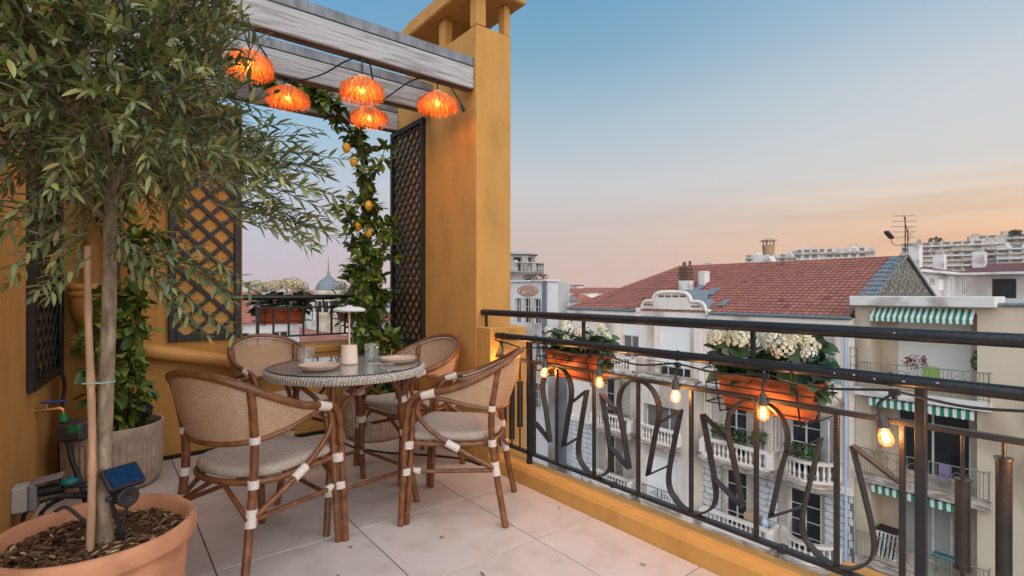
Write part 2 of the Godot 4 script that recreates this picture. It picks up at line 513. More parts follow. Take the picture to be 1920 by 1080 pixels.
func sky_image() -> ImageTexture:
	var W := 1024; var H := 512
	var im := Image.create(W, H, false, Image.FORMAT_RGBF)
	var f := FastNoiseLite.new(); f.seed = 9; f.frequency = 0.004; f.fractal_octaves = 4
	# three gradients by elevation: away from the afterglow, beside it, and over it
	var cool := [[-90.0, C(0.30, 0.27, 0.26)], [-1.0, C(0.54, 0.50, 0.58)], [2.6, C(0.55, 0.52, 0.62)], [8.2, C(0.52, 0.58, 0.70)], [16.0, C(0.32, 0.55, 0.73)], [27.0, C(0.13, 0.38, 0.64)], [45.0, C(0.10, 0.31, 0.56)], [90.0, C(0.08, 0.25, 0.48)]]
	var mid := [[-90.0, C(0.30, 0.27, 0.26)], [-1.0, C(0.67, 0.48, 0.43)], [1.6, C(0.67, 0.50, 0.45)], [5.8, C(0.63, 0.53, 0.49)], [11.5, C(0.60, 0.61, 0.63)], [18.4, C(0.39, 0.53, 0.63)], [25.0, C(0.215, 0.41, 0.565)], [29.5, C(0.165, 0.365, 0.56)], [45.0, C(0.11, 0.32, 0.53)], [90.0, C(0.08, 0.25, 0.48)]]
	var warm := [[-90.0, C(0.30, 0.27, 0.26)], [0.0, C(0.98, 0.56, 0.30)], [4.4, C(0.95, 0.58, 0.33)], [7.5, C(0.85, 0.63, 0.46)], [11.0, C(0.68, 0.66, 0.63)], [15.2, C(0.63, 0.66, 0.68)], [18.5, C(0.59, 0.64, 0.68)], [23.0, C(0.44, 0.56, 0.67)], [32.0, C(0.22, 0.43, 0.62)], [50.0, C(0.11, 0.32, 0.55)], [90.0, C(0.08, 0.25, 0.48)]]
	for y in H:
		var e := 90.0 - 180.0 * (y + 0.5) / H
		var a := grade(cool, e); var b := grade(mid, e); var w := grade(warm, e)
		for x in W:
			var az := 360.0 * (x + 0.5) / W
			var off := absf(fposmod(az - 98.0 + 180.0, 360.0) - 180.0)
			var c := w.lerp(b, smoothstep(10.0, 58.0, off)) if off < 58.0 else b.lerp(a, smoothstep(58.0, 96.0, off))
			var r := deg_to_rad(az)
			var st := f.get_noise_3d(cos(r) * 420.0 + e * 14.0, e * 190.0, sin(r) * 420.0)
			var band := exp(-pow((e - 6.5) / 3.5, 2.0)) * 0.26 * (1.0 - smoothstep(15.0, 70.0, off))
			c = c * (1.0 + st * band)
			im.set_pixel(x, y, c * SKY_K)
	return ImageTexture.create_from_image(im)

const SKY_K := 0.303
func grade(s: Array, e: float) -> Color:
	for i in s.size() - 1:
		if e <= s[i + 1][0]:
			var t: float = clampf((e - s[i][0]) / (s[i + 1][0] - s[i][0]), 0.0, 1.0)
			return (s[i][1] as Color).lerp(s[i + 1][1], t)
	return s[s.size() - 1][1]

# ---------------------------------------------------------------- scene
func _ready() -> void:
	rng.seed = 20240611
	# camera: eye 1.15 m above the tiles, 38 degrees off the line of the railing
	var cam := Camera3D.new(); cam.name = "camera"; add_child(cam)
	cam.look_at_from_position(V(0, 1.15, 0), V(0.6187, 1.15, -0.7856))
	cam.near = 0.05; cam.far = 3000.0
	cam.projection = Camera3D.PROJECTION_FRUSTUM
	cam.size = 0.05 * 1080.0 / 965.0
	cam.frustum_offset = Vector2(0, 0.05 * 7.5 / 965.0)
	cam.current = true
	var we := WorldEnvironment.new(); we.name = "world"; add_child(we)
	var env := Environment.new(); we.environment = env
	env.background_mode = Environment.BG_SKY
	var sky := Sky.new(); var pm := PanoramaSkyMaterial.new()
	pm.panorama = sky_image(); sky.sky_material = pm; env.sky = sky
	env.tonemap_mode = Environment.TONE_MAPPER_LINEAR
	env.tonemap_exposure = 3.3
	env.fog_enabled = true; env.fog_density = 0.00015; env.fog_light_color = Color(0.88, 0.78, 0.76)
	env.sdfgi_enabled = true; env.ssao_enabled = true; env.ssil_enabled = true
	var sun := DirectionalLight3D.new(); sun.name = "evening_sun"; add_child(sun)
	sun.look_at_from_position(V(-1.9, 2.3, 4.3), Vector3.ZERO)
	sun.light_energy = 0.5; sun.light_angular_distance = 130.0
	sun.light_color = Color(1.0, 0.965, 0.935)
	sun.shadow_enabled = true
	make_materials()
	build_terrace()
	build_city()
	build_furniture()
	build_lights()
	build_plants()

func build_terrace() -> void:
	# floor of square tiles
	var fl := thing("terrace_floor", "pale pinkish square tiles of the terrace floor with dark joints", "floor")
	fl.set_meta("kind", "structure")
	var bed := Geo.new(); bed.bx(-1.2, 1.98, -0.30, -0.012, -4.5, 3.0)
	part("screed", bed, m.grout, fl)
	var tg := Geo.new(); tg.box(V(0, -0.006, 0), V(0.604, 0.024, 0.604), 0.002)
	var tmesh := tg.mesh()
	for i in range(-2, 4):
		for j in range(-5, 5):
			var x0 := 0.352 + 0.61 * (i - 1); var z0 := -1.206 - 0.606 * 0 + 0.606 * (j)
			var x1 := minf(x0 + 0.61, 1.955); var z1 := z0 + 0.606
			if z0 < -4.3: z0 = -4.28
			if z1 - z0 < 0.06 or x1 - x0 < 0.06: continue
			var full := absf(x1 - x0 - 0.61) < 0.001
			var g := Geo.new(); g.box(Vector3.ZERO, V(x1 - x0 - 0.005, 0.024, z1 - z0 - 0.005), 0.002)
			part("tile", g if not full or z1 - z0 < 0.6 else g, m["tile%d" % ((i * 7 + j * 3 + 40) % 4)], fl, V((x0 + x1) / 2, -0.012 + rnd(-0.0006, 0.0006), (z0 + z1) / 2))
	# kerb below the railing
	var kb := Geo.new()
	var poly := PackedVector2Array([Vector2(1.955, -0.3), Vector2(1.955, 0.075), Vector2(1.966, 0.096), Vector2(1.985, 0.104), Vector2(2.083, 0.100), Vector2(2.09, 0.093), Vector2(2.09, -0.3)])
	kb.prism(poly, Vector3.RIGHT, Vector3.UP, Vector3.BACK, -2.74, 3.0)
	solo("kerb", kb, m.plaster, "low ochre plaster kerb running under the black balcony railing", "kerb")
	var pb := Geo.new(); pb.bx(2.0905, 2.28, -0.3, 0.10, -0.78, 3.0, 0.008)
	solo("kerb_pier", pb, m.plaster, "ochre block widening the kerb outside the right end of the railing", "pier")
	var gt := Geo.new(); gt.bx(2.0925, 2.22, -0.12, 0.012, -2.73, -0.79, 0.01)
	solo("outer_ledge", gt, m.plaster_grey, "weathered grey ledge along the outer side of the ochre kerb", "ledge")
	# the house that carries the terrace
	var hb := Geo.new(); hb.bx(-7.0, 2.05, -15.5, -0.32, -4.45, 6.0)
	var base := solo("house_body", hb, m.plaster, "ochre house body below the terrace", "building")
	base.set_meta("kind", "structure")
	# walls
	var lw := Geo.new()
	var a := V(-0.237, 0, -4.28); var d := V(-0.0875, 0, 1.0)
	var b := a + d * 2.7
	var q := PackedVector2Array([Vector2(a.x, a.z), Vector2(b.x, b.z), Vector2(b.x - 0.3, b.z), Vector2(a.x - 0.3, a.z)])
	lw.prism(q, Vector3.RIGHT, Vector3.BACK, Vector3.UP, 0.0, 2.53)
	solo("left_wall", lw, m.plaster, "ochre plaster wall on the left with the tap and the grey socket", "wall")
	var bw := Geo.new(); bw.bx(-0.55, 0.80, 0.0, 2.53, -4.46, -4.2805, 0.006)
	solo("back_wall", bw, m.plaster, "ochre plaster wall in the back corner behind the black trellis", "wall")
	var bp := Geo.new()
	bp.bx(0.802, 2.0, 0.0, 0.66, -4.44, -4.283)
	bp.prism(PackedVector2Array([Vector2(-4.45, 0.662), Vector2(-4.262, 0.662), Vector2(-4.258, 0.70), Vector2(-4.27, 0.712), Vector2(-4.45, 0.735)]), Vector3.BACK, Vector3.UP, Vector3.RIGHT, 0.802, 1.978)
	solo("back_parapet", bp, m.plaster, "low ochre parapet with sloping top under the back railing", "parapet")
	var sk := Geo.new(); sk.bx(-0.2, 1.97, 0.0, 0.018, -4.279, -4.262)
	solo("skirting_strip", sk, m.black, "thin black strip along the foot of the back wall", "strip")
	# pillar with open chimney top
	var pl := thing("chimney_pillar", "tall ochre pillar with an open chimney head carrying the beams", "pillar")
	var pg := Geo.new(); pg.bx(1.98, 2.278, -0.3, 2.98, -4.235, -2.905, 0.006)
	part("shaft", pg, m.plaster, pl)
	var lo := Geo.new(); lo.bx(1.982, 2.289, -0.3, 0.915, -2.90, -2.74, 0.008)
	part("low_buttress", lo, m.plaster, pl)
	for p in [[1.98, 2.06, -2.985, -2.905], [2.225, 2.275, -2.985, -2.91], [1.985, 2.05, -3.42, -3.33], [2.22, 2.275, -3.42, -3.33], [1.985, 2.06, -3.84, -3.76], [2.21, 2.275, -3.84, -3.76]]:
		var g := Geo.new(); g.bx(p[0], p[1], 2.982, 3.20, p[2], p[3], 0.004)
		part("cap_post", g, m.plaster, pl)
	var sl := Geo.new(); sl.bx(1.90, 2.36, 3.202, 3.30, -3.92, -2.83, 0.01); sl.bx(1.94, 2.32, 3.302, 3.36, -3.88, -2.87, 0.01)
	part("cap_slab", sl, m.plaster, pl)
	# pergola beams
	var zs := [-2.93, -3.5, -4.1]
	var lab := ["front white weathered pergola beam with zinc flashing, nearest the camera", "middle white pergola beam between the front and the back beam", "back white pergola beam above the trellis and the lemon arch"]
	for i in 3:
		var x1 := 1.977
		var o := thing("pergola_beam", lab[i], "beam", V(0, 0, zs[i]), 0.0, "pergola beams")
		var g := Geo.new(); g.bx(-0.75, x1, 2.5425, 2.69, -0.08, 0.0, 0.005)
		part("timber", g, m.beam, o)
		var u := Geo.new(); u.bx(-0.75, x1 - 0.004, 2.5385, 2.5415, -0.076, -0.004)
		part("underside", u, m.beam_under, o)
		var z := Geo.new(); z.bx(-0.75, x1 + 0.001, 2.697, 2.76, -0.083, -0.004, 0.004)
		part("zinc_flashing", z, m.zinc, o)
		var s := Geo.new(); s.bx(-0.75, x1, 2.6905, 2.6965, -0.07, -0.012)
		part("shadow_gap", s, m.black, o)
	# trellises
	trellis("trellis_panel", "black diagonal trellis on the back wall beside the opening", V(0.334, 0.805, -4.28), Vector3.RIGHT, Vector3.BACK, 0.452, 1.62, 0.045, 0.028, 0.105)
	trellis("trellis_panel", "tall narrow black trellis on the pillar behind the lemon tree", V(1.98, 0.73, -4.20), Vector3.BACK, Vector3.LEFT, 0.585, 1.80, 0.04, 0.02, 0.075)
	var dd := d.normalized()
	trellis("trellis_panel", "black trellis on the left wall above the brass tap", a + dd * 0.05 + V(0, 0.655, 0), dd, V(1, 0, 0.0875).normalized(), 0.79, 1.8, 0.05, 0.02, 0.09)
	# yellow drain
	var pp := Geo.new()
	pp.tube(PackedVector3Array([V(-0.17, 0.845, -4.215), V(0.626, 0.665, -4.215), V(1.0, 0.58, -4.215)]), 0.05, 20)
	solo("drain_pipe", pp, m.yellow_pipe, "ochre painted drain pipe sloping along the back wall under the trellis", "pipe")
	var hp := thing("rain_hopper", "ochre painted rainwater hopper high in the back left corner", "hopper")
	var hg := Geo.new()
	hg.lathe([[0.03, 0.86], [0.055, 0.90], [0.085, 0.95], [0.118, 1.03], [0.125, 1.12]], 24, V(-0.06, 0, -4.15))
	part("funnel", hg, m.yellow_pipe, hp)
	var hr := Geo.new()
	hr.lathe([[0.125, 1.121], [0.136, 1.125], [0.136, 1.15], [0.127, 1.153], [0.127, 1.165], [0.139, 1.168], [0.139, 1.20], [0.12, 1.20]], 24, V(-0.06, 0, -4.15))
	part("rim", hr, m.yellow_pipe, hp)
	var hd := Geo.new(); hd.rod(V(-0.06, 1.12, -4.19), V(-0.06, 2.5, -4.19), 0.05, 16)
	part("downpipe", hd, m.yellow_pipe, hp)
	build_railing()
	build_back_railing()

# trellis: corner o, width along a, out of the wall along out
func trellis(called: String, label: String, o: Vector3, a: Vector3, out: Vector3, w: float, h: float, fw: float, sw: float, pitch: float) -> void:
	var t := thing(called, label, "trellis", o, 0.0, "black trellises")
	var bs := Basis(a, Vector3.UP, a.cross(Vector3.UP))
	var dep := 0.03
	var oo := out * (dep / 2 + 0.002)
	for k in 4:
		var g := Geo.new()
		if k == 0: g.box(a * (w / 2) + V(0, fw / 2, 0) + oo, V(w - 2 * fw - 0.001, fw, dep), 0.003, bs)
		if k == 1: g.box(a * (w / 2) + V(0, h - fw / 2, 0) + oo, V(w - 2 * fw - 0.001, fw, dep), 0.003, bs)
		if k == 2: g.box(a * (fw / 2) + V(0, h / 2, 0) + oo, V(fw, h, dep), 0.003, bs)
		if k == 3: g.box(a * (w - fw / 2) + V(0, h / 2, 0) + oo, V(fw, h, dep), 0.003, bs)
		part("frame_rail", g, m.lattice, t)
	# diagonal slats clipped to the frame
	for dir in [1.0, -1.0]:
		var iw := w - fw * 1.4; var ih := h - fw * 1.4; var lo := fw * 0.7
		var step := pitch * sqrt(2.0)
		var c := -iw if dir > 0 else 0.0
		var k := int(ceil(-iw / step)) if dir > 0 else 0
		while true:
			c = k * step + step * 0.35
			k += 1
			# line: y = c + dir * x (dir<0: y = c - x)
			var x0 := 0.0; var x1 := iw
			if dir > 0:
				if c > ih: break
				x0 = maxf(0.0, -c); x1 = minf(iw, ih - c)
			else:
				if c - iw > ih: break
				x0 = maxf(0.0, c - ih); x1 = minf(iw, c)
			if x1 - x0 < 0.03: continue
			var p0 := a * (lo + x0) + V(0, lo + c + dir * x0, 0); var p1 := a * (lo + x1) + V(0, lo + c + dir * x1, 0)
			var off := out * (0.009 if dir > 0 else 0.017)
			var along := (p1 - p0).normalized()
			var b2 := Basis(along, out.cross(along).normalized(), out)
			var g2 := Geo.new(); g2.box((p0 + p1) / 2 + off, V((p1 - p0).length(), sw, 0.0075), 0.001, b2)
			part("slat", g2, m.lattice, t)

const RX := 2.03
func build_railing() -> void:
	var r := thing("balcony_railing", "black wrought iron railing with round handrails and looping zigzag motif", "railing", V(RX, 0, 0), 0.0)
	var g := Geo.new(); g.tube(PackedVector3Array([V(0, 1.012, -2.902), V(0, 1.012, 1.2)]), 0.021, 18)
	part("top_rail", g, m.iron, r)
	g = Geo.new(); g.tube(PackedVector3Array([V(0, 0.862, -2.738), V(0, 0.862, 1.2)]), 0.021, 18)
	part("second_rail", g, m.iron, r)
	g = Geo.new(); g.box(V(0, 0.727, -0.77), V(0.026, 0.018, 3.936), 0.002)
	part("flat_rail", g, m.iron_warm, r)
	g = Geo.new(); g.box(V(0, 0.168, -0.77), V(0.028, 0.018, 3.936), 0.002)
	part("bottom_rail", g, m.iron, r)
	var ps := Geo.new(); ps.box(V(0, 0.48, 0), V(0.028, 0.76, 0.028), 0.002)
	var pm := ps.mesh()
	for z in [-2.404, -0.48, 0.98]:
		part("post", pm, m.iron, r, V(0, 0, z))
	var ts := Geo.new(); ts.box(V(0, 0.937, 0), V(0.016, 0.115, 0.016), 0.001)
	var tm := ts.mesh()
	for z in [-2.86, -1.95, -1.02, -0.1]:
		part("strut", tm, m.iron, r, V(0, 0, z))
	var bs := Geo.new(); bs.box(V(0, 0.448, 0), V(0.016, 0.54, 0.016), 0.001)
	var bm := bs.mesh()
	for z in [-2.359, -2.162, -1.874, -1.585, -1.297, -1.007, -0.72, -0.529]:
		part("bar", bm, m.iron_warm, r, V(0, 0, z))
	# looping motif; sgn mirrors it about its arch bar
	for e in [[-2.162, -1, false], [-2.162, 1, true], [-1.585, -1, true], [-1.585, 1, true], [-1.007, -1, true], [-1.007, 1, true]]:
		motif(r, e[0], e[1], e[2])
	var go := Geo.new()
	# the open half loop at the right end
	var loop := spline([V(0, 0.178, -0.722), V(0, 0.19, -0.675), V(0, 0.232, -0.625), V(0, 0.285, -0.607), V(0, 0.36, -0.614), V(0, 0.49, -0.642), V(0, 0.618, -0.672)], 6)
	go.flat_bar(loop, Vector3.RIGHT, 0.017, 0.004)
	part("scroll_strip", go, m.iron_warm, r)
	var g3 := Geo.new(); g3.flat_bar(PackedVector3Array([V(0, 0.618, -0.670), V(0, 0.53, -0.536)]), Vector3.RIGHT, 0.017, 0.004)
	part("zigzag_strip", g3, m.iron_warm, r)
	var g4 := Geo.new(); g4.flat_bar(PackedVector3Array([V(0, 0.365, -2.353), V(0, 0.282, -2.22)]), Vector3.RIGHT, 0.017, 0.004)
	part("zigzag_strip", g4, m.iron_warm, r)
	# cylinders in threes at both ends
	for e in [[-2.662, 0.315, 0.585], [-2.578, 0.22, 0.672], [-2.497, 0.315, 0.585], [-0.379, 0.317, 0.582], [-0.288, 0.22, 0.670], [-0.197, 0.317, 0.582], [-0.1, 0.22, 0.67], [0.0, 0.317, 0.582]]:
		var rr := Geo.new(); rr.rod(V(0, 0.175, 0), V(0, 0.721, 0), 0.0055, 8)
		var rod := part("rod", rr, m.iron_warm, r, V(0, 0, e[0]))
		var cy := Geo.new()
		cy.lathe_sharp([[0.0, e[1] - 0.004], [0.022, e[1] - 0.004], [0.022, e[1] + 0.002], [0.0185, e[1] + 0.003], [0.0185, e[2] - 0.003], [0.022, e[2] - 0.002], [0.022, e[2] + 0.004], [0.0, e[2] + 0.004]], 18)
		part("drum", cy, m.iron_warm, rod)
	for z in [-1.74, -0.905]:
		var cl := Geo.new(); cl.box(V(0, 0.168, z), V(0.036, 0.028, 0.03), 0.004)
		part("clamp", cl, m.iron, r)
	# chips in the paint of the round rails
	for e in [[1.012, -0.545], [0.862, -0.72], [0.862, -0.60], [0.862, -0.52], [0.862, -0.435], [0.862, -0.66]]:
		var ch := Geo.new(); var an := rnd(2.7, 3.4)
		ch.ball(V(cos(an) * 0.0206, e[0] + sin(an) * 0.0206, e[1]), V(0.0012, 0.0016, rnd(0.003, 0.006)), 6, 4)
		part("paint_chip", ch, m.chip, r)

func motif(r: Node3D, z: float, s: int, outer: bool) -> void:
	var f := float(s)
	var arch := spline([V(0, 0.7165, z + f * 0.006), V(0, 0.709, z + f * 0.05), V(0, 0.676, z + f * 0.092), V(0, 0.62, z + f * 0.118), V(0, 0.555, z + f * 0.117), V(0, 0.46, z + f * 0.094), V(0, 0.275, z + f * 0.056)], 6)
	var g := Geo.new(); g.flat_bar(arch, Vector3.RIGHT, 0.017, 0.004)
	part("scroll_strip", g, m.iron_warm, r)
	if not outer: return
	var out := spline([V(0, 0.621, z + f * 0.236), V(0, 0.49, z + f * 0.207), V(0, 0.36, z + f * 0.180), V(0, 0.285, z + f * 0.172), V(0, 0.232, z + f * 0.188), V(0, 0.19, z + f * 0.237), V(0, 0.178, z + f * 0.281)], 6)
	g = Geo.new(); g.flat_bar(out, Vector3.RIGHT, 0.017, 0.004)
	part("scroll_strip", g, m.iron_warm, r)
	g = Geo.new(); g.flat_bar(PackedVector3Array([V(0, 0.620, z + f * 0.234), V(0, 0.535, z + f * 0.1205)]), Vector3.RIGHT, 0.016, 0.0035)
	part("zigzag_strip", g, m.iron_warm, r)
	g = Geo.new(); g.flat_bar(PackedVector3Array([V(0, 0.277, z + f * 0.058), V(0, 0.355, z + f * 0.177)]), Vector3.RIGHT, 0.016, 0.0035)
	part("zigzag_strip", g, m.iron_warm, r)

func build_back_railing() -> void:
	var r := thing("back_railing", "plain black bar railing on the back parapet behind the table", "railing", V(0, 0, -4.35))
	var g := Geo.new(); g.tube(PackedVector3Array([V(0.79, 1.107, 0), V(1.99, 1.107, 0)]), 0.022, 14)
	part("hand_rail", g, m.iron, r)
	g = Geo.new(); g.bx(0.90, 1.98, 1.02, 1.034, -0.012, 0.012, 0.002)
	part("flat_rail", g, m.iron, r)
	g = Geo.new(); g.bx(0.90, 1.98, 0.79, 0.804, -0.012, 0.012, 0.002)
	part("bottom_rail", g, m.iron, r)
	for i in 9:
		var x := 0.918 + 0.1142 * i
		var k := 0.011 if i == 0 else 0.007
		var b := Geo.new(); b.bx(x - k, x + k, 0.725 if i == 0 or i == 8 else 0.8042, 1.0198, -k, k)
		part("bar", b, m.iron, r)
	for x in [0.918, 1.42]:
		var b2 := Geo.new(); b2.bx(x - 0.006, x + 0.006, 1.0345, 1.088, -0.006, 0.006)
		part("strut", b2, m.iron, r)

# ---------------------------------------------------------------- the town
# wall with real openings; o is the lower left corner, A along it, N out of it; openings are [a0, a1, b0, b1]
func wall_open(g: Geo, o: Vector3, A: Vector3, N: Vector3, w: float, h: float, ops: Array, depth := 0.25) -> void:
	var us := [0.0, w]; var vs := [0.0, h]
	for p in ops:
		us.append(p[0]); us.append(p[1]); vs.append(p[2]); vs.append(p[3])
	us.sort(); vs.sort()
	var P := func(a: float, b: float, e: float) -> Vector3: return o + A * a + Vector3.UP * b - N * e
	for i in us.size() - 1:
		if us[i + 1] - us[i] < 1e-4: continue
		for j in vs.size() - 1:
			if vs[j + 1] - vs[j] < 1e-4: continue
			var cu: float = (us[i] + us[i + 1]) / 2; var cv: float = (vs[j] + vs[j + 1]) / 2
			var hole := false
			for p in ops:
				if cu > p[0] and cu < p[1] and cv > p[2] and cv < p[3]: hole = true
			if hole: continue
			g.quad(P.call(us[i], vs[j], 0.0), P.call(us[i + 1], vs[j], 0.0), P.call(us[i + 1], vs[j + 1], 0.0), P.call(us[i], vs[j + 1], 0.0), N)
	for p in ops:
		g.quad(P.call(p[0], p[2], 0.0), P.call(p[0], p[3], 0.0), P.call(p[0], p[3], depth), P.call(p[0], p[2], depth), A)
		g.quad(P.call(p[1], p[2], 0.0), P.call(p[1], p[3], 0.0), P.call(p[1], p[3], depth), P.call(p[1], p[2], depth), -A)
		g.quad(P.call(p[0], p[2], 0.0), P.call(p[1], p[2], 0.0), P.call(p[1], p[2], depth), P.call(p[0], p[2], depth), Vector3.UP)
		g.quad(P.call(p[0], p[3], 0.0), P.call(p[1], p[3], 0.0), P.call(p[1], p[3], depth), P.call(p[0], p[3], depth), Vector3.DOWN)

func obox(g: Geo, o: Vector3, A: Vector3, N: Vector3, a0: float, a1: float, b0: float, b1: float, n0: float, n1: float, bev := 0.0) -> void:
	var bs := Basis(A, Vector3.UP, N)
	if bs.determinant() < 0.0: bs = Basis(A, Vector3.UP, -N)
	g.box(o + A * ((a0 + a1) / 2) + Vector3.UP * ((b0 + b1) / 2) + N * ((n0 + n1) / 2), V(absf(a1 - a0), absf(b1 - b0), absf(n1 - n0)), bev, bs)

# a window set into the opening: frame part with panes below it
func window_in(parent: Node3D, o: Vector3, A: Vector3, N: Vector3, p: Array, depth := 0.18, leaves := 2, fm: Material = null, gm: Material = null, bars := 0) -> void:
	var w: float = p[1] - p[0]; var h: float = p[3] - p[2]
	var q: Vector3 = o + A * p[0] + Vector3.UP * p[2] - N * depth
	var g := Geo.new(); var t := 0.055
	obox(g, q, A, N, 0.0, t, 0.0, h, -0.03, 0.03); obox(g, q, A, N, w - t, w, 0.0, h, -0.03, 0.03)
	obox(g, q, A, N, t, w - t, 0.0, t, -0.03, 0.03); obox(g, q, A, N, t, w - t, h - t, h, -0.03, 0.03)
	for i in range(1, leaves):
		obox(g, q, A, N, w * i / leaves - t * 0.6, w * i / leaves + t * 0.6, t, h - t, -0.03, 0.032)
	for i in range(1, bars + 1):
		obox(g, q, A, N, t, w - t, h * i / (bars + 1) - 0.016, h * i / (bars + 1) + 0.016, -0.02, 0.022)
	var f := part("window", g, fm if fm else m.white_paint, parent)
	var gg := Geo.new()
	gg.quad(q + A * t, q + A * (w - t), q + A * (w - t) + Vector3.UP * h, q + A * t + Vector3.UP * h, N)
	part("pane", gg, gm if gm else (m.dim_curtain if rng.randf() < 0.35 else m.dark_glass), f)

func roller_blind(parent: Node3D, o: Vector3, A: Vector3, N: Vector3, p: Array, depth := 0.12) -> void:
	var g := Geo.new()
	var k := int((p[3] - p[2]) / 0.09)
	for i in k:
		var y0: float = p[2] + (p[3] - p[2]) * i / k; var y1: float = p[2] + (p[3] - p[2]) * (i + 1) / k
		var a: Vector3 = o + A * p[0] + Vector3.UP * y0 - N * depth; var b: Vector3 = o + A * p[1] + Vector3.UP * y0 - N * depth
		var up := Vector3.UP * (y1 - y0)
		g.quad(a, b, b + up - N * 0.012, a + up - N * 0.012, N)
		g.quad(a + up - N * 0.012, b + up - N * 0.012, b + up, a + up, Vector3.DOWN)
	part("roller_blind", g, m.blind, parent)

func shutter(parent: Node3D, o: Vector3, A: Vector3, N: Vector3, p: Array, mt: Material, n0 := 0.01) -> void:
	var g := Geo.new(); var t := 0.05
	obox(g, o, A, N, p[0], p[0] + t, p[2], p[3], n0, n0 + 0.04); obox(g, o, A, N, p[1] - t, p[1], p[2], p[3], n0, n0 + 0.04)
	obox(g, o, A, N, p[0] + t, p[1] - t, p[2], p[2] + t, n0, n0 + 0.04); obox(g, o, A, N, p[0] + t, p[1] - t, p[3] - t, p[3], n0, n0 + 0.04)
	var k := int((p[3] - p[2]) / 0.11)
	for i in k:
		var y: float = p[2] + t + (p[3] - p[2] - 2 * t) * (i + 0.5) / k
		var c: Vector3 = o + A * ((p[0] + p[1]) / 2) + Vector3.UP * y + N * (n0 + 0.02)
		var bs := Basis(A, 0.6)
		g.box(c, Vector3.ONE, 0.0, bs * Basis(A, Vector3.UP, A.cross(Vector3.UP)) * Basis.from_scale(V(p[1] - p[0] - 2 * t, 0.085, 0.012)))
	part("shutter", g, mt, parent)

# stone balcony: slab, coping, corner piers and single balusters
func stone_balcony(parent: Node3D, path: PackedVector3Array, h: float, base_poly: PackedVector3Array, n: int, drop := 0.25) -> void:
	# path: front edge polyline at floor level
	var g := Geo.new()
	var pl := PackedVector2Array()
	for p in base_poly: pl.append(Vector2(p.x, p.z))
	var y := base_poly[0].y
	g.prism(pl, Vector3.RIGHT, Vector3.BACK, Vector3.UP, y - drop, y)
	var big := PackedVector2Array()
	var c := Vector2.ZERO
	for p in pl: c += p / pl.size()
	for p in pl: big.append(Vector2(p.x - (0.07 if p.x < c.x + 0.2 else 0.0), p.y + signf(p.y - c.y) * 0.06))
	g.prism(big, Vector3.RIGHT, Vector3.BACK, Vector3.UP, y - drop * 0.45, y - drop * 0.12)
	var b := part("balcony", g, m.slab, parent)
	var top := PackedVector3Array(); var bot := PackedVector3Array()
	for p in path:
		top.append(p + Vector3.UP * (h - 0.06)); bot.append(p + Vector3.UP * 0.05)
	g = Geo.new(); g.flat_bar(top, Vector3.UP, 0.06, 0.11); g.flat_bar(bot, Vector3.UP, 0.049, 0.09)
	part("coping", g, m.facade_light, b)
	g = Geo.new()
	g.lathe([[0.045, 0.0], [0.045, 0.06], [0.03, 0.08], [0.055, 0.2], [0.058, 0.28], [0.03, h * 0.5], [0.036, h * 0.62], [0.045, h - 0.28], [0.05, h - 0.22]], 8)
	var bm := g.mesh()
	var L := 0.0
	for i in path.size() - 1: L += path[i].distance_to(path[i + 1])
	g = Geo.new(); g.box(Vector3.ZERO, V(0.24, h - 0.22, 0.24), 0.01)
	var pm := g.mesh()
	for k in n + 1:
		var s := L * k / n
		var i := 0
		while i < path.size() - 2 and s > path[i].distance_to(path[i + 1]) + 1e-5:
			s -= path[i].distance_to(path[i + 1]); i += 1
		var q := path[i].move_toward(path[i + 1], s)
		if k == 0 or k == n:
			part("pier", pm, m.facade_light, b, q + Vector3.UP * (0.1 + (h - 0.22) / 2))
		else:
			part("baluster", bm, m.facade_light, b, q + Vector3.UP * 0.1)

# iron balcony front with fans of curved bars
func fan_grille(parent: Node3D, o: Vector3, A: Vector3, w: float, h: float, mt: Material) -> void:
	var g := Geo.new()
	g.rod(o + Vector3.UP * h, o + A * w + Vector3.UP * h, 0.018, 6); g.rod(o + Vector3.UP * 0.03, o + A * w + Vector3.UP * 0.03, 0.014, 6)
	var b := part("iron_front", g, mt, parent)
	for i in 5:
		for e in [i * 0.07, w - i * 0.07]:
			var g2 := Geo.new(); g2.rod(o + A * e + Vector3.UP * 0.03, o + A * e + Vector3.UP * h, 0.010, 5)
			part("iron_bar", g2, mt, b)
	for sd in [-1.0, 1.0]:
		for i in 4:
			var x0: float = w / 2 + sd * 0.08
			var x1: float = w / 2 + sd * (0.14 + 0.15 * i)
			var g3 := Geo.new()
			g3.tube(spline([o + A * x0 + Vector3.UP * 0.03, o + A * (x0 + sd * 0.02) + Vector3.UP * (h * (0.85 - 0.12 * i)), o + A * (x1 - sd * 0.02) + Vector3.UP * (h * (0.93 - 0.1 * i)), o + A * x1 + Vector3.UP * (h * (0.5 - 0.1 * i)), o + A * (x1 + sd * 0.02) + Vector3.UP * 0.03], 5), 0.011, 5)
			part("iron_scroll", g3, mt, b)

# scatter of leaves round points: balcony plants
func leafy(called: String, label: String, cat: String, c: Vector3, r: Vector3, n: int, mt: Material, leaf := 0.09, grp := "", fl: Material = null) -> Node3D:
	var t := thing(called, label, cat, c, 0.0, grp)
	var xf := []; var xf2 := []
	for i in n:
		var d := Vector3(rnd(-1, 1), rnd(-0.9, 1), rnd(-1, 1))
		if d.length() > 1.0: d = d.normalized() * rnd(0.6, 1.0)
		var b := Basis.from_euler(V(rnd(-1.2, 1.2), rnd(0, TAU), rnd(-1, 1))).scaled(Vector3.ONE * leaf * rnd(0.6, 1.4))
		(xf2 if fl and i % 2 == 0 else xf).append(Transform3D(b, d * r))
	many("foliage", leaf_mesh_flat(), mt, xf, t)
	if fl: many("blossom", leaf_mesh_flat(), fl, xf2, t)
	return t

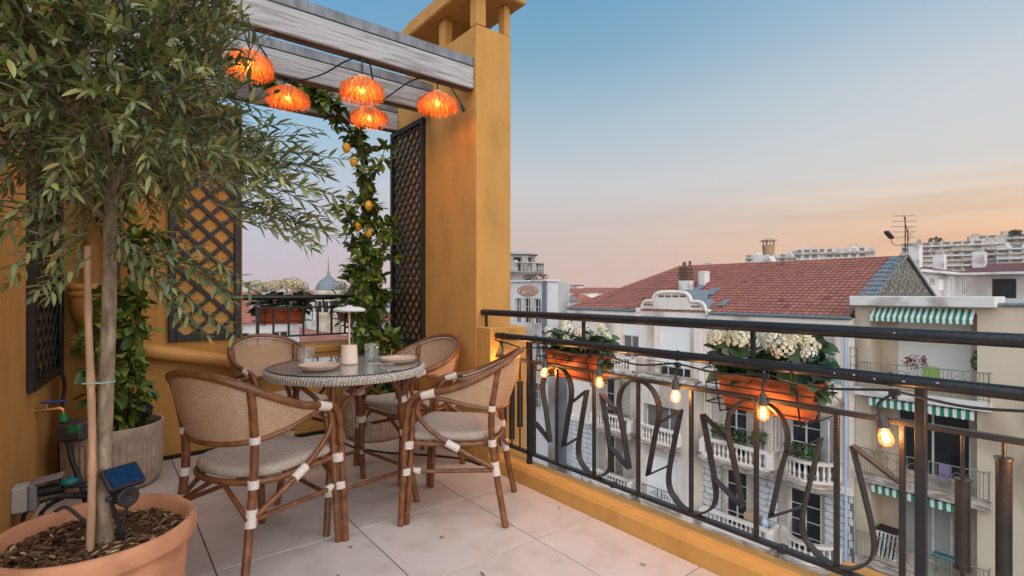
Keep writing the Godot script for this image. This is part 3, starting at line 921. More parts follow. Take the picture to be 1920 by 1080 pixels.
var _lmf: ArrayMesh
func leaf_mesh_flat() -> ArrayMesh:
	if _lmf: return _lmf
	var g := Geo.new()
	g.quad(V(0, 0, -0.5), V(0.22, 0.04, 0), V(0, 0, 0.5), V(-0.22, 0.04, 0), Vector3.UP)
	_lmf = g.mesh()
	return _lmf

const FX := 22.3
func build_city() -> void:
	var g := Geo.new(); g.quad(V(-1500, -15.5, -1500), V(1500, -15.5, -1500), V(1500, -15.5, 1500), V(-1500, -15.5, 1500), Vector3.UP)
	tag(part("ground", g, m.ground, self), "", "", "", "structure")
	g = Geo.new(); g.quad(V(5.0, -15.494, -200), V(19.0, -15.494, -200), V(19.0, -15.494, 60), V(5.0, -15.494, 60), Vector3.UP)
	tag(part("street", g, m.asphalt, self), "", "", "", "structure")
	building_a()
	building_b()
	building_d()
	building_c()
	dome_block()
	far_town()

func building_a() -> void:
	var t := thing("apartment_house", "beige apartment house with red tiled roof, ornate gable and stone balconies across the street", "house")
	var o := V(FX, -15.5, -22.4); var A := Vector3.BACK; var N := Vector3.LEFT
	var Y := 15.5
	var Z := 22.4
	# openings in (along, up): real z and height shifted by the corner
	var W := func(z0: float, z1: float, h0: float, h1: float) -> Array: return [z0 + Z, z1 + Z, h0 + Y, h1 + Y]
	var w1: Array = W.call(-18.53, -17.4, -3.1, -0.35)
	var w2: Array = W.call(-19.75, -18.55, -6.3, -3.75)
	var w3: Array = W.call(-19.75, -18.45, -9.5, -6.95)
	var cb: Array = W.call(-16.1, -14.3, -3.1, -0.45)
	var r1: Array = W.call(-12.6, -11.5, -3.1, -0.5)
	var r2: Array = W.call(-12.6, -11.5, -6.3, -3.7)
	var r3: Array = W.call(-12.5, -11.5, -9.5, -6.95)
	var k1: Array = W.call(-9.65, -8.5, -3.1, -0.5)
	var k2: Array = W.call(-9.65, -8.5, -6.3, -3.75)
	var k3: Array = W.call(-9.7, -8.5, -9.5, -6.95)
	var k4: Array = W.call(-9.7, -8.5, -12.7, -10.1)
	var r4: Array = W.call(-12.5, -11.5, -12.7, -10.1)
	g_front = Geo.new()
	wall_open(g_front, o, A, N, Z - 7.3, 15.65, [w1, w2, w3, cb, r1, r2, r3, k1, k2, k3, k4, r4])
	part("front_wall", g_front, m.facade, t)
	var g := Geo.new()
	g.quad(V(FX, -15.5, -22.4), V(34, -15.5, -22.4), V(34, 0.15, -22.4), V(FX, 0.15, -22.4), Vector3.FORWARD)
	g.quad(V(FX, -15.5, -7.3), V(34, -15.5, -7.3), V(34, 0.15, -7.3), V(FX, 0.15, -7.3), Vector3.BACK)
	g.quad(V(34, -15.5, -22.4), V(34, -15.5, -7.3), V(34, 0.15, -7.3), V(34, 0.15, -22.4), Vector3.RIGHT)
	part("side_wall", g, m.facade, t)
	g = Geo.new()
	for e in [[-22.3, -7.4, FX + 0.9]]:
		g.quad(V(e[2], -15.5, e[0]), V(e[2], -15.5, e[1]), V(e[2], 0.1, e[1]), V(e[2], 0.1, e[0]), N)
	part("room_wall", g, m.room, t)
	# windows
	window_in(t, o, A, N, [w1[0], w1[1], w1[2], w1[3] - 0.85], 0.18, 2)
	roller_blind(t, o, A, N, [w1[0], w1[1], w1[3] - 0.85, w1[3]])
	roller_blind(t, o, A, N, [cb[0], cb[1], cb[2] + 0.5, cb[3]])
	window_in(t, o, A, N, [cb[0], cb[1], cb[2], cb[2] + 0.5], 0.16, 4)
	for w in [w2, w3]:
		window_in(t, o, A, N, [w[0], w[0] + 0.6, w[2], w[3]], 0.18, 1, null, null, 2)
		shutter(t, o, A, N, [w[0] + 0.62, w[1], w[2], w[3]], m.shutter, -0.12)
		shutter(t, o, A, N, [w[1] + 0.03, w[1] + 0.6, w[2], w[3]], m.shutter)
		shutter(t, o, A, N, [w[0] - 0.6, w[0] - 0.03, w[2], w[3]], m.shutter)
	for w in [r1, r2, r3, r4, k1, k2, k3, k4]:
		window_in(t, o, A, N, w, 0.18, 2, null, null, 3)
		shutter(t, o, A, N, [w[1] + 0.02, w[1] + 0.55, w[2], w[3]], m.shutter)
		shutter(t, o, A, N, [w[0] - 0.55, w[0] - 0.02, w[2], w[3]], m.shutter)
	# open casement of the curved balcony
	g = Geo.new()
	obox(g, V(FX - 0.05, 0, -8.42), V(-0.75, 0, 0.66).normalized(), V(0.66, 0, 0.75).normalized(), 0.0, 0.6, -6.25, -3.8, 0.0, 0.04)
	part("open_casement", g, m.white_paint, t)
	# eaves, gutter, cornice
	for e in [[-22.55, -17.35], [-13.15, -7.32]]:
		g = Geo.new(); g.bx(FX - 0.25, FX + 0.2, -0.12, 0.10, e[0], e[1], 0.02)
		part("cornice", g, m.facade_light, t)
		g = Geo.new(); g.bx(FX - 0.40, FX - 0.12, 0.104, 0.23, e[0], e[1], 0.04)
		part("gutter", g, m.slate, t)
	# pilasters, fluting
	for e in [[-14.05, -13.62], [-16.75, -16.3], [-19.0, -18.62], [-10.7, -10.3]]:
		g = Geo.new(); g.bx(FX - 0.10, FX + 0.05, -6.6, -0.14, e[0], e[1], 0.02)
		for k in 3:
			var zz: float = lerpf(e[0], e[1], (k + 0.5) / 3.0)
			g.bx(FX - 0.125, FX - 0.09, -6.4, -0.5, zz - 0.035, zz + 0.035, 0.01)
		part("pilaster", g, m.facade_light, t)
	g = Geo.new()
	var zr := -11.35
	while zr < -7.5:
		var in_win := zr > -9.75 and zr < -7.9
		if not in_win and not (zr > -10.75 and zr < -10.25):
			g.bx(FX - 0.035, FX + 0.01, -6.5, -0.14, zr - 0.03, zr + 0.03)
		zr += 0.16
	zr = -13.5
	while zr < -12.7:
		g.bx(FX - 0.035, FX + 0.01, -6.5, -0.14, zr - 0.03, zr + 0.03)
		zr += 0.16
	tag(part("wall_ribs", g, m.facade_light, t), "", "", "", "stuff")
	# rusticated stone blocks of the lower floors
	var sb := []
	for i in 3:
		var g2 := Geo.new(); g2.box(Vector3.ZERO, V(0.06, 0.262, [0.43, 0.36, 0.50][i]), 0.02); sb.append(g2.mesh())
	g = Geo.new()
	var areas := [[-11.0, -10.1], [-8.35, -7.32], [-21.5, -20.35], [-14.05, -12.65], [-22.38, -21.55]]
	for e in areas:
		g = Geo.new(); g.bx(FX - 0.012, FX + 0.02, -15.5, -6.62, e[0], e[1])
		part("stone_backing", g, m.joint, t)
	var row := 0
	var y := -6.77
	while y > -11.6:
		for e in areas:
			var z: float = e[0] + 0.02
			var k := row
			while z < e[1] - 0.1:
				var w := [0.43, 0.36, 0.50][k % 3] as float
				if z + w > e[1]: w = e[1] - z - 0.02
				if w < 0.12: break
				var bi := k % 3
				if absf(w - [0.43, 0.36, 0.50][bi]) < 0.001:
					part("stone_block", sb[bi], m.stonework, t, V(FX - 0.03 + rnd(-0.008, 0.008), y, z + w / 2))
				else:
					var g3 := Geo.new(); g3.box(Vector3.ZERO, V(0.06, 0.262, w), 0.02)
					part("stone_block", g3, m.stonework, t, V(FX - 0.03 + rnd(-0.008, 0.008), y, z + w / 2))
				z += w + 0.022
				k += 1
		y -= 0.285
		row += 1
	for e in [[-11.2, -7.32], [-22.42, -16.8]]:
		g = Geo.new(); g.bx(FX - 0.16, FX + 0.02, -6.62, -6.30, e[0], e[1], 0.03)
		part("string_course", g, m.facade_light, t)
	# side balconies
	var bx_ := FX - 0.8
	for e in [[-18.95, -17.15, -3.05], [-19.95, -17.3, -6.28], [-19.95, -17.3, -9.48], [-13.15, -10.1, -3.05], [-13.15, -10.1, -6.28], [-13.15, -10.1, -9.48]]:
		stone_balcony(t, PackedVector3Array([V(bx_, e[2], e[0]), V(bx_, e[2], e[1])]), 0.80, PackedVector3Array([V(FX, e[2], e[0] - 0.1), V(bx_ - 0.12, e[2], e[0] - 0.1), V(bx_ - 0.12, e[2], e[1] + 0.1), V(FX, e[2], e[1] + 0.1)]), int((e[1] - e[0]) / 0.20))
		g = Geo.new(); g.bx(bx_ + 0.12, FX, e[2] + 0.0, e[2] + 0.8, e[1] - 0.08, e[1] + 0.08, 0.02)
		part("balcony_cheek", g, m.facade_light, t)
	# curved balconies
	for yb in [-3.05, -6.28, -9.48]:
		var arc := PackedVector3Array(); var outer := PackedVector3Array()
		for i in 11:
			var a := lerpf(-1.15, 1.15, i / 10.0)
			arc.append(V(FX + 0.55 - 1.35 * cos(a), yb, -8.85 + 1.14 * sin(a)))
			outer.append(V(FX + 0.55 - 1.49 * cos(a), yb, -8.85 + 1.25 * sin(a)))
		outer.append(V(FX + 0.01, yb, -8.85 + 1.14)); outer.insert(0, V(FX + 0.01, yb, -8.85 - 1.14))
		stone_balcony(t, arc, 0.82, outer, 13, 0.34)
	# middle bay
	var bx2 := FX - 1.0
	var bo := V(bx2, -15.5, -16.5)
	var m2: Array = [0.2, 2.2, 15.5 - 6.15, 15.5 - 4.45]
	var m3: Array = [0.25, 2.15, 15.5 - 9.3, 15.5 - 6.86]
	g = Geo.new()
	wall_open(g, bo, A, N, 2.9, 12.3, [m2, m3], 0.3)
	g.quad(V(bx2, -15.5, -13.6), V(FX, -15.5, -13.6), V(FX, -3.2, -13.6), V(bx2, -3.2, -13.6), Vector3.BACK)
	g.quad(V(bx2, -15.5, -16.5), V(FX, -15.5, -16.5), V(FX, -3.2, -16.5), V(bx2, -3.2, -16.5), Vector3.FORWARD)
	g.quad(V(bx2, -3.2, -16.5), V(FX, -3.2, -16.5), V(FX, -3.2, -13.6), V(bx2, -3.2, -13.6), Vector3.UP)
	part("bay_wall", g, m.facade, t)
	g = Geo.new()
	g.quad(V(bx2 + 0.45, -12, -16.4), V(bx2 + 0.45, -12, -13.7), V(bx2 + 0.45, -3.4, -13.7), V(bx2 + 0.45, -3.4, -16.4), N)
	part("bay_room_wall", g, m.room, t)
	window_in(t, bo, A, N, [m2[0], m2[1], m2[2], m2[3]], 0.3, 3)
	roller_blind(t, bo, A, N, m3, 0.22)
	g = Geo.new(); g.bx(bx2 - 0.14, FX, -3.2, -3.0, -16.62, -13.5, 0.04)
	part("bay_ledge", g, m.slab, t)
	fan_grille(t, V(bx2 + 0.02, -2.98, -16.2), A, 2.0, 0.72, m.iron)
	stone_balcony(t, PackedVector3Array([V(bx2 - 0.12, -6.25, -16.4), V(bx2 - 0.12, -6.25, -14.25)]), 0.78, PackedVector3Array([V(bx2, -6.25, -16.5), V(bx2 - 0.22, -6.25, -16.5), V(bx2 - 0.22, -6.25, -14.15), V(bx2, -6.25, -14.15)]), 12, 0.30)
	fan_grille(t, V(bx2 - 0.08, -9.25, -16.35), A, 2.1, 0.75, m.iron)
	g = Geo.new(); g.bx(bx2 - 0.16, bx2, -9.4, -9.25, -16.5, -14.1, 0.03)
	part("bay_ledge", g, m.slab, t)
	# ornate gable
	g = Geo.new()
	var po := PackedVector2Array()
	for p in gable_outline(0.0): po.append(p)
	g.prism(po, Vector3.BACK, Vector3.UP, Vector3.LEFT, -0.45, 0.12, V(FX, 0, 0))
	part("gable", g, m.facade_light, t)
	var ol := gable_outline(0.0)
	var pth := PackedVector3Array()
	for p in ol: pth.append(V(FX - 0.10, p.y - 0.06, p.x))
	g = Geo.new(); g.tube(pth, 0.10, 8)
	part("gable_moulding", g, m.facade_light, t)
	g = Geo.new()
	for i in 4: g.bx(FX - 0.15, FX - 0.1, 0.90, 0.985, -16.05 + i * 0.42, -15.72 + i * 0.42, 0.01)
	for i in 3: g.bx(FX - 0.15, FX - 0.1, 0.45, 0.53, -16.95 + i * 0.2, -16.8 + i * 0.2, 0.01)
	for i in 2: g.bx(FX - 0.15, FX - 0.1, 0.42, 0.50, -14.15 + i * 0.25, -13.95 + i * 0.25, 0.01)
	part("gable_inlay", g, m.brick, t)
	g = Geo.new(); g.bx(FX - 0.25, FX + 0.45, 0.05, 0.32, -13.38, -13.12, 0.03); g.bx(FX - 0.25, FX + 0.45, 0.05, 0.32, -17.42, -17.2, 0.03)
	part("gable_foot", g, m.facade_light, t)
	var zt := Geo.new(); var rows := []
	for p in ol:
		rows.append(PackedVector3Array([V(FX - 0.05, p.y + 0.045, p.x), V(FX + 1.2 + p.y, p.y + 0.06, p.x)]))
	zt.grid(rows)
	part("gable_zinc", zt, m.slate, t)
	# tiled roof: front slope, hip and back slope
	var ridge_h := 2.68; var xr := 28.3; var ex := FX - 0.15; var eh := 0.17
	g = Geo.new()
	g.quad(V(ex, eh, -22.5), V(ex, eh, -7.42), V(xr, ridge_h, -7.42), V(xr, ridge_h, -18.9), V(-0.4, 1, 0))
	g.tri(V(ex, eh, -22.5), V(xr, ridge_h, -18.9), V(34.3, eh, -22.5), V(0, 1, -1))
	g.quad(V(34.3, eh, -22.5), V(34.3, eh, -7.42), V(xr, ridge_h, -7.42), V(xr, ridge_h, -18.9), V(0.4, 1, 0))
	var roof := part("roof", g, m.roof_red, t)
	var sl := V(xr - ex, ridge_h - eh, 0); var sn := sl.length(); sl = sl.normalized()
	var nn := V(-sl.y, sl.x, 0)
	var tile := Geo.new()
	var r1_ := PackedVector3Array(); var r2_ := PackedVector3Array(); var r0_ := PackedVector3Array()
	for k in 6:
		var u := k / 5.0
		var bump := 0.035 * sin(u * PI) if k < 5 else 0.0
		r0_.append(V(0, bump + 0.0, (u - 0.5) * 0.25)); r1_.append(V(0, bump + 0.06, (u - 0.5) * 0.25)); r2_.append(V(0.36, bump + 0.012, (u - 0.5) * 0.25))
	tile.grid([r0_, r1_]); tile.grid([r1_, r2_])
	var xf := []; var cols := []
	var bs := Basis(sl, nn, Vector3.BACK)
	var nrow := int(sn / 0.325)
	for i in nrow:
		var f := float(i) / nrow
		var z0 := lerpf(-22.45, -18.95, f)
		var z := -7.55
		while z > z0:
			xf.append(Transform3D(bs, V(ex, eh, 0) + sl * (i * 0.325) + nn * 0.02 + V(0, rnd(-0.006, 0.006), z)))
			var k := rnd(0.82, 1.12)
			if rng.randf() < 0.02: k *= 0.5
			cols.append(Color(0.29 * k, 0.108 * k * rnd(0.95, 1.06), 0.078 * k * rnd(0.94, 1.06)))
			z -= 0.25
	many("roof_tile", tile.mesh(), m.rooftile, xf, roof, cols)
	g = Geo.new(); g.tube(PackedVector3Array([V(xr, ridge_h + 0.02, -7.4), V(xr, ridge_h + 0.02, -18.9)]), 0.10, 8); g.tube(PackedVector3Array([V(xr, ridge_h + 0.02, -18.9), V(ex, eh + 0.02, -22.5)]), 0.09, 8)
	part("ridge", g, m.roof_red, roof)
	# gable wall at the right end with stepped slate flashing
	g = Geo.new()
	g.prism(PackedVector2Array([Vector2(ex + 0.3, 0.3), Vector2(xr - 0.2, ridge_h + 0.12), Vector2(xr + 0.2, ridge_h + 0.12), Vector2(34.2, 0.2), Vector2(34.2, -1.0), Vector2(ex + 0.3, -1.0)]), Vector3.RIGHT, Vector3.UP, Vector3.BACK, -7.41, -7.18)
	part("end_gable", g, m.rubble, t)
	g = Geo.new()
	for i in 12:
		var f := i / 12.0
		var p0 := V(lerpf(ex + 0.6, xr - 0.1, f), lerpf(eh + 0.28, ridge_h + 0.10, f), -7.45)
		g.box(p0 + V(0.22, 0.10, 0.0), V(0.56, 0.035, 0.66), 0.008, Basis(Vector3.BACK, atan2(sl.y, sl.x) * 0.8))
	part("stepped_flashing", g, m.slate, t)
	g = Geo.new()
	var bk := V(34.2 - xr, 0.2 - ridge_h, 0).normalized()
	g.box(V((xr + 34.2) / 2, (ridge_h + 0.2) / 2 + 0.14, -7.28), V(6.6, 0.12, 0.36), 0.01, Basis(bk, V(-bk.y, bk.x, 0), Vector3.BACK))
	part("verge", g, m.plaster_grey, t)
	g = Geo.new(); g.box(V((xr + 34.2) / 2 - 0.05, (ridge_h + 0.2) / 2 - 0.02, -7.14), V(6.5, 0.06, 0.06), 0.01, Basis(bk, V(-bk.y, bk.x, 0), Vector3.BACK))
	part("verge_pipe", g, m.black, t)
	# chimneys and roof lights
	g = Geo.new(); g.bx(23.9, 24.5, 0.6, 1.75, -16.05, -15.5, 0.02)
	var c1 := part("chimney", g, m.white_paint, roof)
	g = Geo.new(); g.bx(23.93, 24.47, 1.76, 2.5, -16.02, -15.53, 0.02)
	for i in 4: g.bx(23.89, 24.51, 1.85 + i * 0.17, 1.9 + i * 0.17, -16.06, -15.49, 0.01)
	part("brick_stack", g, m.brick, c1)
	g = Geo.new(); g.lathe([[0.1, 2.5], [0.1, 2.75], [0.0, 2.75]], 10, V(24.1, 0, -15.8)); g.lathe([[0.07, 2.5], [0.07, 2.8], [0.0, 2.8]], 10, V(24.3, 0, -15.6))
	part("chimney_pot", g, m.brick, c1)
	g = Geo.new(); g.bx(25.3, 25.8, 1.0, 2.28, -15.75, -15.35, 0.02)
	part("chimney", g, m.white_paint, roof)
	for e in [[24.6, -15.3, 0.9, 0.35], [24.2, -14.3, 0.9, 0.5], [22.9, -12.9, 0.7, 0.3]]:
		g = Geo.new(); g.box(V(e[0], eh + (e[0] - ex) * 0.41 + 0.16, e[1]), V(e[2], 0.05, e[3]), 0.01, Basis(Vector3.BACK, atan2(sl.y, sl.x)))
		part("roof_light", g, m.slate, roof)
	g = Geo.new(); g.prism(PackedVector2Array([Vector2(-14.6, 2.4), Vector2(-14.35, 3.05), Vector2(-13.75, 3.2), Vector2(-13.55, 3.2), Vector2(-13.1, 2.4)]), Vector3.BACK, Vector3.UP, Vector3.RIGHT, 28.6, 29.2)
	var c2 := part("chimney", g, m.white_paint, roof)
	g = Geo.new(); g.lathe_sharp([[0.30, 3.2], [0.37, 3.75], [0.33, 3.75], [0.33, 3.76]], 4, V(28.9, 0, -13.65))
	for s in [[-1, -1], [1, -1], [-1, 1], [1, 1]]: g.bx(28.9 + s[0] * 0.2 - 0.03, 28.9 + s[0] * 0.2 + 0.03, 3.75, 3.98, -13.65 + s[1] * 0.2 - 0.03, -13.65 + s[1] * 0.2 + 0.03)
	g.lathe_sharp([[0.0, 3.98], [0.50, 3.98], [0.48, 4.03], [0.0, 4.16]], 4, V(28.9, 0, -13.65))
	part("chimney_pot", g, m.wood_box, c2)
	g = Geo.new(); g.bx(28.4, 28.7, 2.4, 2.95, -17.3, -16.95, 0.02)
	part("chimney", g, m.white_paint, roof)
	# drain pipe at the right end
	g = Geo.new(); g.rod(V(FX - 0.12, -15.5, -7.55), V(FX - 0.12, 0.1, -7.55), 0.055, 10)
	part("downpipe", g, m.pale_blue, t)
	# things on the balconies
	leafy("balcony_plants", "purple flowers in a box on the left stone balcony of the beige house", "flowers", V(bx_ + 0.3, -5.45, -18.8), V(0.2, 0.3, 0.75), 140, m.bush, 0.16, "", m.purple)
	leafy("balcony_plants", "yellow green bush on the left part of the long stone balcony", "plant", V(bx_ + 0.35, -5.15, -12.6), V(0.25, 0.42, 0.35), 150, m.hyd1, 0.2)
	leafy("balcony_plants", "green bush in the middle of the long stone balcony", "plant", V(bx_ + 0.35, -5.25, -11.6), V(0.25, 0.4, 0.3), 120, m.bush, 0.2)
	leafy("balcony_plants", "tall bush at the right end of the long stone balcony", "plant", V(bx_ + 0.35, -5.1, -10.75), V(0.25, 0.45, 0.4), 150, m.hyd1, 0.2)
	leafy("balcony_plants", "spreading green plants on the upper curved balcony", "plant", V(FX - 0.5, -5.25, -9.0), V(0.25, 0.42, 0.75), 240, m.hyd1, 0.2)
	leafy("balcony_plants", "small dark plant beside the pier of the left stone balcony", "plant", V(bx_ + 0.2, -5.6, -17.7), V(0.15, 0.2, 0.2), 40, m.bush, 0.15)
	g = Geo.new(); g.bx(bx_ + 0.25, bx_ + 0.6, -8.72, -8.42, -11.35, -10.75, 0.02)
	solo("storage_box", g, m.wood_box, "brown cardboard box standing behind the lowest long balustrade", "box")
	g = Geo.new(); g.lathe([[0.0, -8.85], [0.13, -8.85], [0.14, -8.6], [0.10, -8.5], [0.04, -8.44], [0.04, -8.38], [0.0, -8.38]], 12, V(bx_ + 0.4, 0, -10.5))
	solo("water_jug", g, m.pale_blue, "pale blue plastic jug next to the cardboard box on the balcony", "jug")
	var dr := thing("drying_rack", "dark folded drying rack on the upper balcony right of the white blind", "rack", V(bx_ + 0.2, -2.3, -13.0))
	for i in 4:
		g = Geo.new(); g.rod(V(0, 0.0, -0.2 + 0.1 * i), V(0.1, 0.55, 0.12 - 0.1 * i + 0.1), 0.012, 5)
		part("rod", g, m.black, dr)

var g_front: Geo
func gable_outline(_e: float) -> Array:
	var o := []
	o.append(Vector2(-17.32, -0.1)); o.append(Vector2(-17.32, 0.30)); o.append(Vector2(-17.1, 0.32))
	for i in 5:
		var a := PI - i / 4.0 * PI / 2
		o.append(Vector2(-16.72 + 0.38 * cos(a), 0.36 + 0.38 * sin(a)))
	o.append(Vector2(-16.5, 0.75))
	for i in 6:
		var a := PI - i / 5.0 * PI / 2
		o.append(Vector2(-15.95 + 0.45 * cos(a), 0.76 + 0.42 * sin(a)))
	o.append(Vector2(-15.3, 1.21))
	for i in 6:
		var a := PI / 2 - i / 5.0 * PI / 2
		o.append(Vector2(-14.65 + 0.45 * cos(a), 0.76 + 0.42 * sin(a)))
	o.append(Vector2(-14.0, 0.75))
	for i in 5:
		var a := PI / 2 - i / 4.0 * PI / 2
		o.append(Vector2(-13.82 + 0.38 * cos(a), 0.36 + 0.38 * sin(a)))
	o.append(Vector2(-13.2, 0.30)); o.append(Vector2(-13.2, -0.1))
	return o

func awning(parent: Node3D, x: float, z0: float, z1: float, h: float, out: float, drop: float, val: float, stripes: int) -> void:
	var gw := Geo.new(); var gg := Geo.new()
	for i in stripes:
		var g: Geo = gg if i % 2 == 1 else gw
		var a := lerpf(z0, z1, float(i) / stripes); var b := lerpf(z0, z1, float(i + 1) / stripes)
		var p0 := V(x, h, a); var p1 := V(x, h, b); var q0 := V(x - out, h - drop, a); var q1 := V(x - out, h - drop, b)
		g.quad(p0, p1, q1, q0, V(-1, 1, 0)); g.quad(p0 - V(0, 0.012, 0), p1 - V(0, 0.012, 0), q1 - V(0, 0.012, 0), q0 - V(0, 0.012, 0), V(1, -1, 0))
		# scalloped valance
		var mid := (a + b) / 2
		var sc := 0.04 * sin(i * 1.1)
		var pts := [V(x - out, h - drop, a), V(x - out, h - drop, b), V(x - out + 0.02, h - drop - val + 0.02 + sc * 0.4, b), V(x - out + 0.02, h - drop - val - sc * 0.3, mid), V(x - out + 0.02, h - drop - val + 0.02 - sc * 0.3, a)]
		g.quad(pts[0], pts[1], pts[2], pts[4], Vector3.LEFT); g.tri(pts[4], pts[2], pts[3], Vector3.LEFT)
	var w := part("awning", gw, m.awn_white, parent)
	part("green_stripe", gg, m.awn_green, w)

func building_b() -> void:
	var t := thing("cream_apartment_block", "cream apartment block with green and white striped awnings over its balconies", "building")
	var o := V(FX, -15.5, -7.28); var A := Vector3.BACK; var N := Vector3.LEFT
	var ops := []
	var floors := [-2.42, -5.6, -8.72, -11.84]
	for f in floors: ops.append([0.5, 3.48, f + 15.5, f + 15.5 + 2.86])
	var g := Geo.new()
	wall_open(g, o, A, N, 11.0, 16.2, ops, 1.25)
	part("front_wall", g, m.cream, t)
	g = Geo.new()
	g.quad(V(FX, -15.5, -7.28), V(33, -15.5, -7.28), V(33, 0.7, -7.28), V(FX, 0.7, -7.28), Vector3.FORWARD)
	g.quad(V(FX, 0.7, -7.28), V(33, 0.7, -7.28), V(33, 0.7, 3.72), V(FX, 0.7, 3.72), Vector3.UP)
	g.quad(V(FX, -15.5, 3.72), V(33, -15.5, 3.72), V(33, 0.7, 3.72), V(FX, 0.7, 3.72), Vector3.BACK)
	g.quad(V(33, -15.5, -7.28), V(33, -15.5, 3.72), V(33, 0.7, 3.72), V(33, 0.7, -7.28), Vector3.RIGHT)
	part("side_wall", g, m.cream, t)
	g = Geo.new(); g.bx(FX - 0.45, FX + 1.2, 0.65, 1.0, -7.33, -3.3, 0.02)
	part("cornice_slab", g, m.white_paint, t)
	g = Geo.new(); g.bx(FX - 0.1, FX + 1.0, 0.703, 0.80, -3.28, 3.7, 0.02)
	part("parapet_coping", g, m.slate, t)
	# back walls of the loggias
	for i in 4:
		var f: float = floors[i]
		var q := V(FX + 1.25, -15.5, -7.28)
		var b := [0.5, 3.48, f + 15.5, f + 15.5 + 2.86]
		g = Geo.new()
		var win: Array = [1.0, 3.1, b[2] + 0.05, b[3] - 0.35]
		wall_open(g, q + A * 0.5 + Vector3.UP * b[2], A, N, 2.98, 2.86, [[win[0] - 0.5, win[1] - 0.5, 0.05, 2.5]], 0.15)
		part("loggia_wall", g, m.cream, t)
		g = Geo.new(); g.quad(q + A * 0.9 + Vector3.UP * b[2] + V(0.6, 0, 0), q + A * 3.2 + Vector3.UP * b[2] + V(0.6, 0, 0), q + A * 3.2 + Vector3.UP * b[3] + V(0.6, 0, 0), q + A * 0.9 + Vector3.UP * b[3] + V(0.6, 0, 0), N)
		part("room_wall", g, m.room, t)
		if i == 0:
			roller_blind(t, q, A, N, win, 0.05)
		else:
			var gls: Material = m.curtain if i == 2 else m.dark_glass
			window_in(t, q, A, N, win, 0.08, 4 if i == 2 else 2, null, gls)
		# slab, awning and iron front
		g = Geo.new(); g.bx(FX - 0.30, FX + 0.0, f - 0.26, f + 0.02, -7.22, -3.42, 0.015)
		part("balcony_slab", g, m.white_paint if i < 1 else m.slab, t)
		if i == 0: awning(t, FX + 0.02, -6.68, -3.84, 0.60, 0.42, 0.34, 0.17, 33)
		if i == 1: awning(t, FX + 0.05, -6.78, -3.84, -2.70, 0.25, 0.06, 0.28, 27)
		if i == 2: awning(t, FX + 0.05, -6.70, -4.0, -5.88, 0.25, 0.06, 0.26, 25)
		var fr := Geo.new()
		var x := FX - 0.27
		fr.rod(V(x, f + 0.98, -7.15), V(x, f + 0.98, -3.47), 0.02, 6); fr.rod(V(x, f + 0.12, -7.15), V(x, f + 0.12, -3.47), 0.015, 6)
		fr.rod(V(x, f + 0.98, -3.47), V(FX, f + 0.98, -3.47), 0.02, 6); fr.rod(V(x, f + 0.02, -3.47), V(x, f + 0.98, -3.47), 0.025, 6); fr.rod(V(x, f + 0.02, -7.15), V(x, f + 0.98, -7.15), 0.025, 6)
		var rail := part("iron_front", fr, m.grille, t)
		var bar := Geo.new(); bar.rod(V(0, 0.12, 0), V(0, 0.98, 0), 0.011, 5)
		var bmesh := bar.mesh()
		var ring := Geo.new()
		var circ := PackedVector3Array()
		for k in 13: circ.append(V(0, 0.55 + 0.24 * sin(TAU * k / 12), 0.15 * cos(TAU * k / 12)))
		ring.tube(circ, 0.012, 5, false)
		var rmesh := ring.mesh()
		for k in 36:
			var z := -7.1 + k * 0.1
			var scroll := (z > -6.3 and z < -5.3) or (z > -4.35 and z < -3.8)
			if not scroll or k % 3 == 0: part("iron_bar", bmesh, m.grille, rail, V(x, f, z))
			if scroll and k % 3 == 1: part("iron_ring", rmesh, m.grille, rail, V(x, f, z + 0.05))
	# white wash trough and other things on the balconies
	var mesh_pos := FX + 0.3
	leafy("balcony_plants", "reddish shrub on the top balcony of the cream block", "plant", V(mesh_pos, -1.35, -5.5), V(0.2, 0.28, 0.42), 120, m.pink, 0.14)
	leafy("balcony_plants", "small conical golden conifer at the right end of the top balcony", "plant", V(mesh_pos - 0.2, -1.15, -3.85), V(0.12, 0.42, 0.14), 110, m.hyd1, 0.14)
	leafy("balcony_plants", "dry brown shrub on the second balcony of the cream block", "plant", V(mesh_pos - 0.1, -5.0, -6.6), V(0.2, 0.3, 0.4), 90, m.wood_box, 0.12)
	g = Geo.new(); g.bx(mesh_pos - 0.2, mesh_pos + 0.05, -1.85, -1.45, -5.25, -4.85, 0.03)
	solo("lime_pot", g, m.lime, "lime green box pot on the top balcony of the cream block", "pot")
	var ch := thing("small_chair", "little mauve chair behind the ironwork of the second balcony", "chair", V(mesh_pos + 0.1, -5.55, -4.75))
	g = Geo.new(); g.box(V(0, 0.3, 0), V(0.32, 0.04, 0.32), 0.01); part("seat", g, m.mauve, ch)
	g = Geo.new(); g.box(V(0.15, 0.52, 0), V(0.03, 0.36, 0.32), 0.01); part("backrest", g, m.mauve, ch)
	for s in [[-1, -1], [1, -1], [-1, 1], [1, 1]]:
		g = Geo.new(); g.box(V(s[0] * 0.13, 0.15, s[1] * 0.13), V(0.03, 0.3, 0.03), 0.004); part("leg", g, m.mauve, ch)
	var tb := thing("garden_table", "turquoise metal garden table on the third balcony", "table", V(mesh_pos + 0.1, -8.68, -4.6))
	g = Geo.new(); g.box(V(0, 0.7, 0), V(0.5, 0.025, 0.9), 0.008); part("table_top", g, m.teal_plastic, tb)
	for s in [-1.0, 1.0]:
		g = Geo.new(); g.rod(V(-0.2, 0.0, s * 0.35), V(0.2, 0.69, s * 0.35), 0.014, 6); g.rod(V(0.2, 0.0, s * 0.35), V(-0.2, 0.69, s * 0.35), 0.014, 6); part("leg", g, m.teal_plastic, tb)
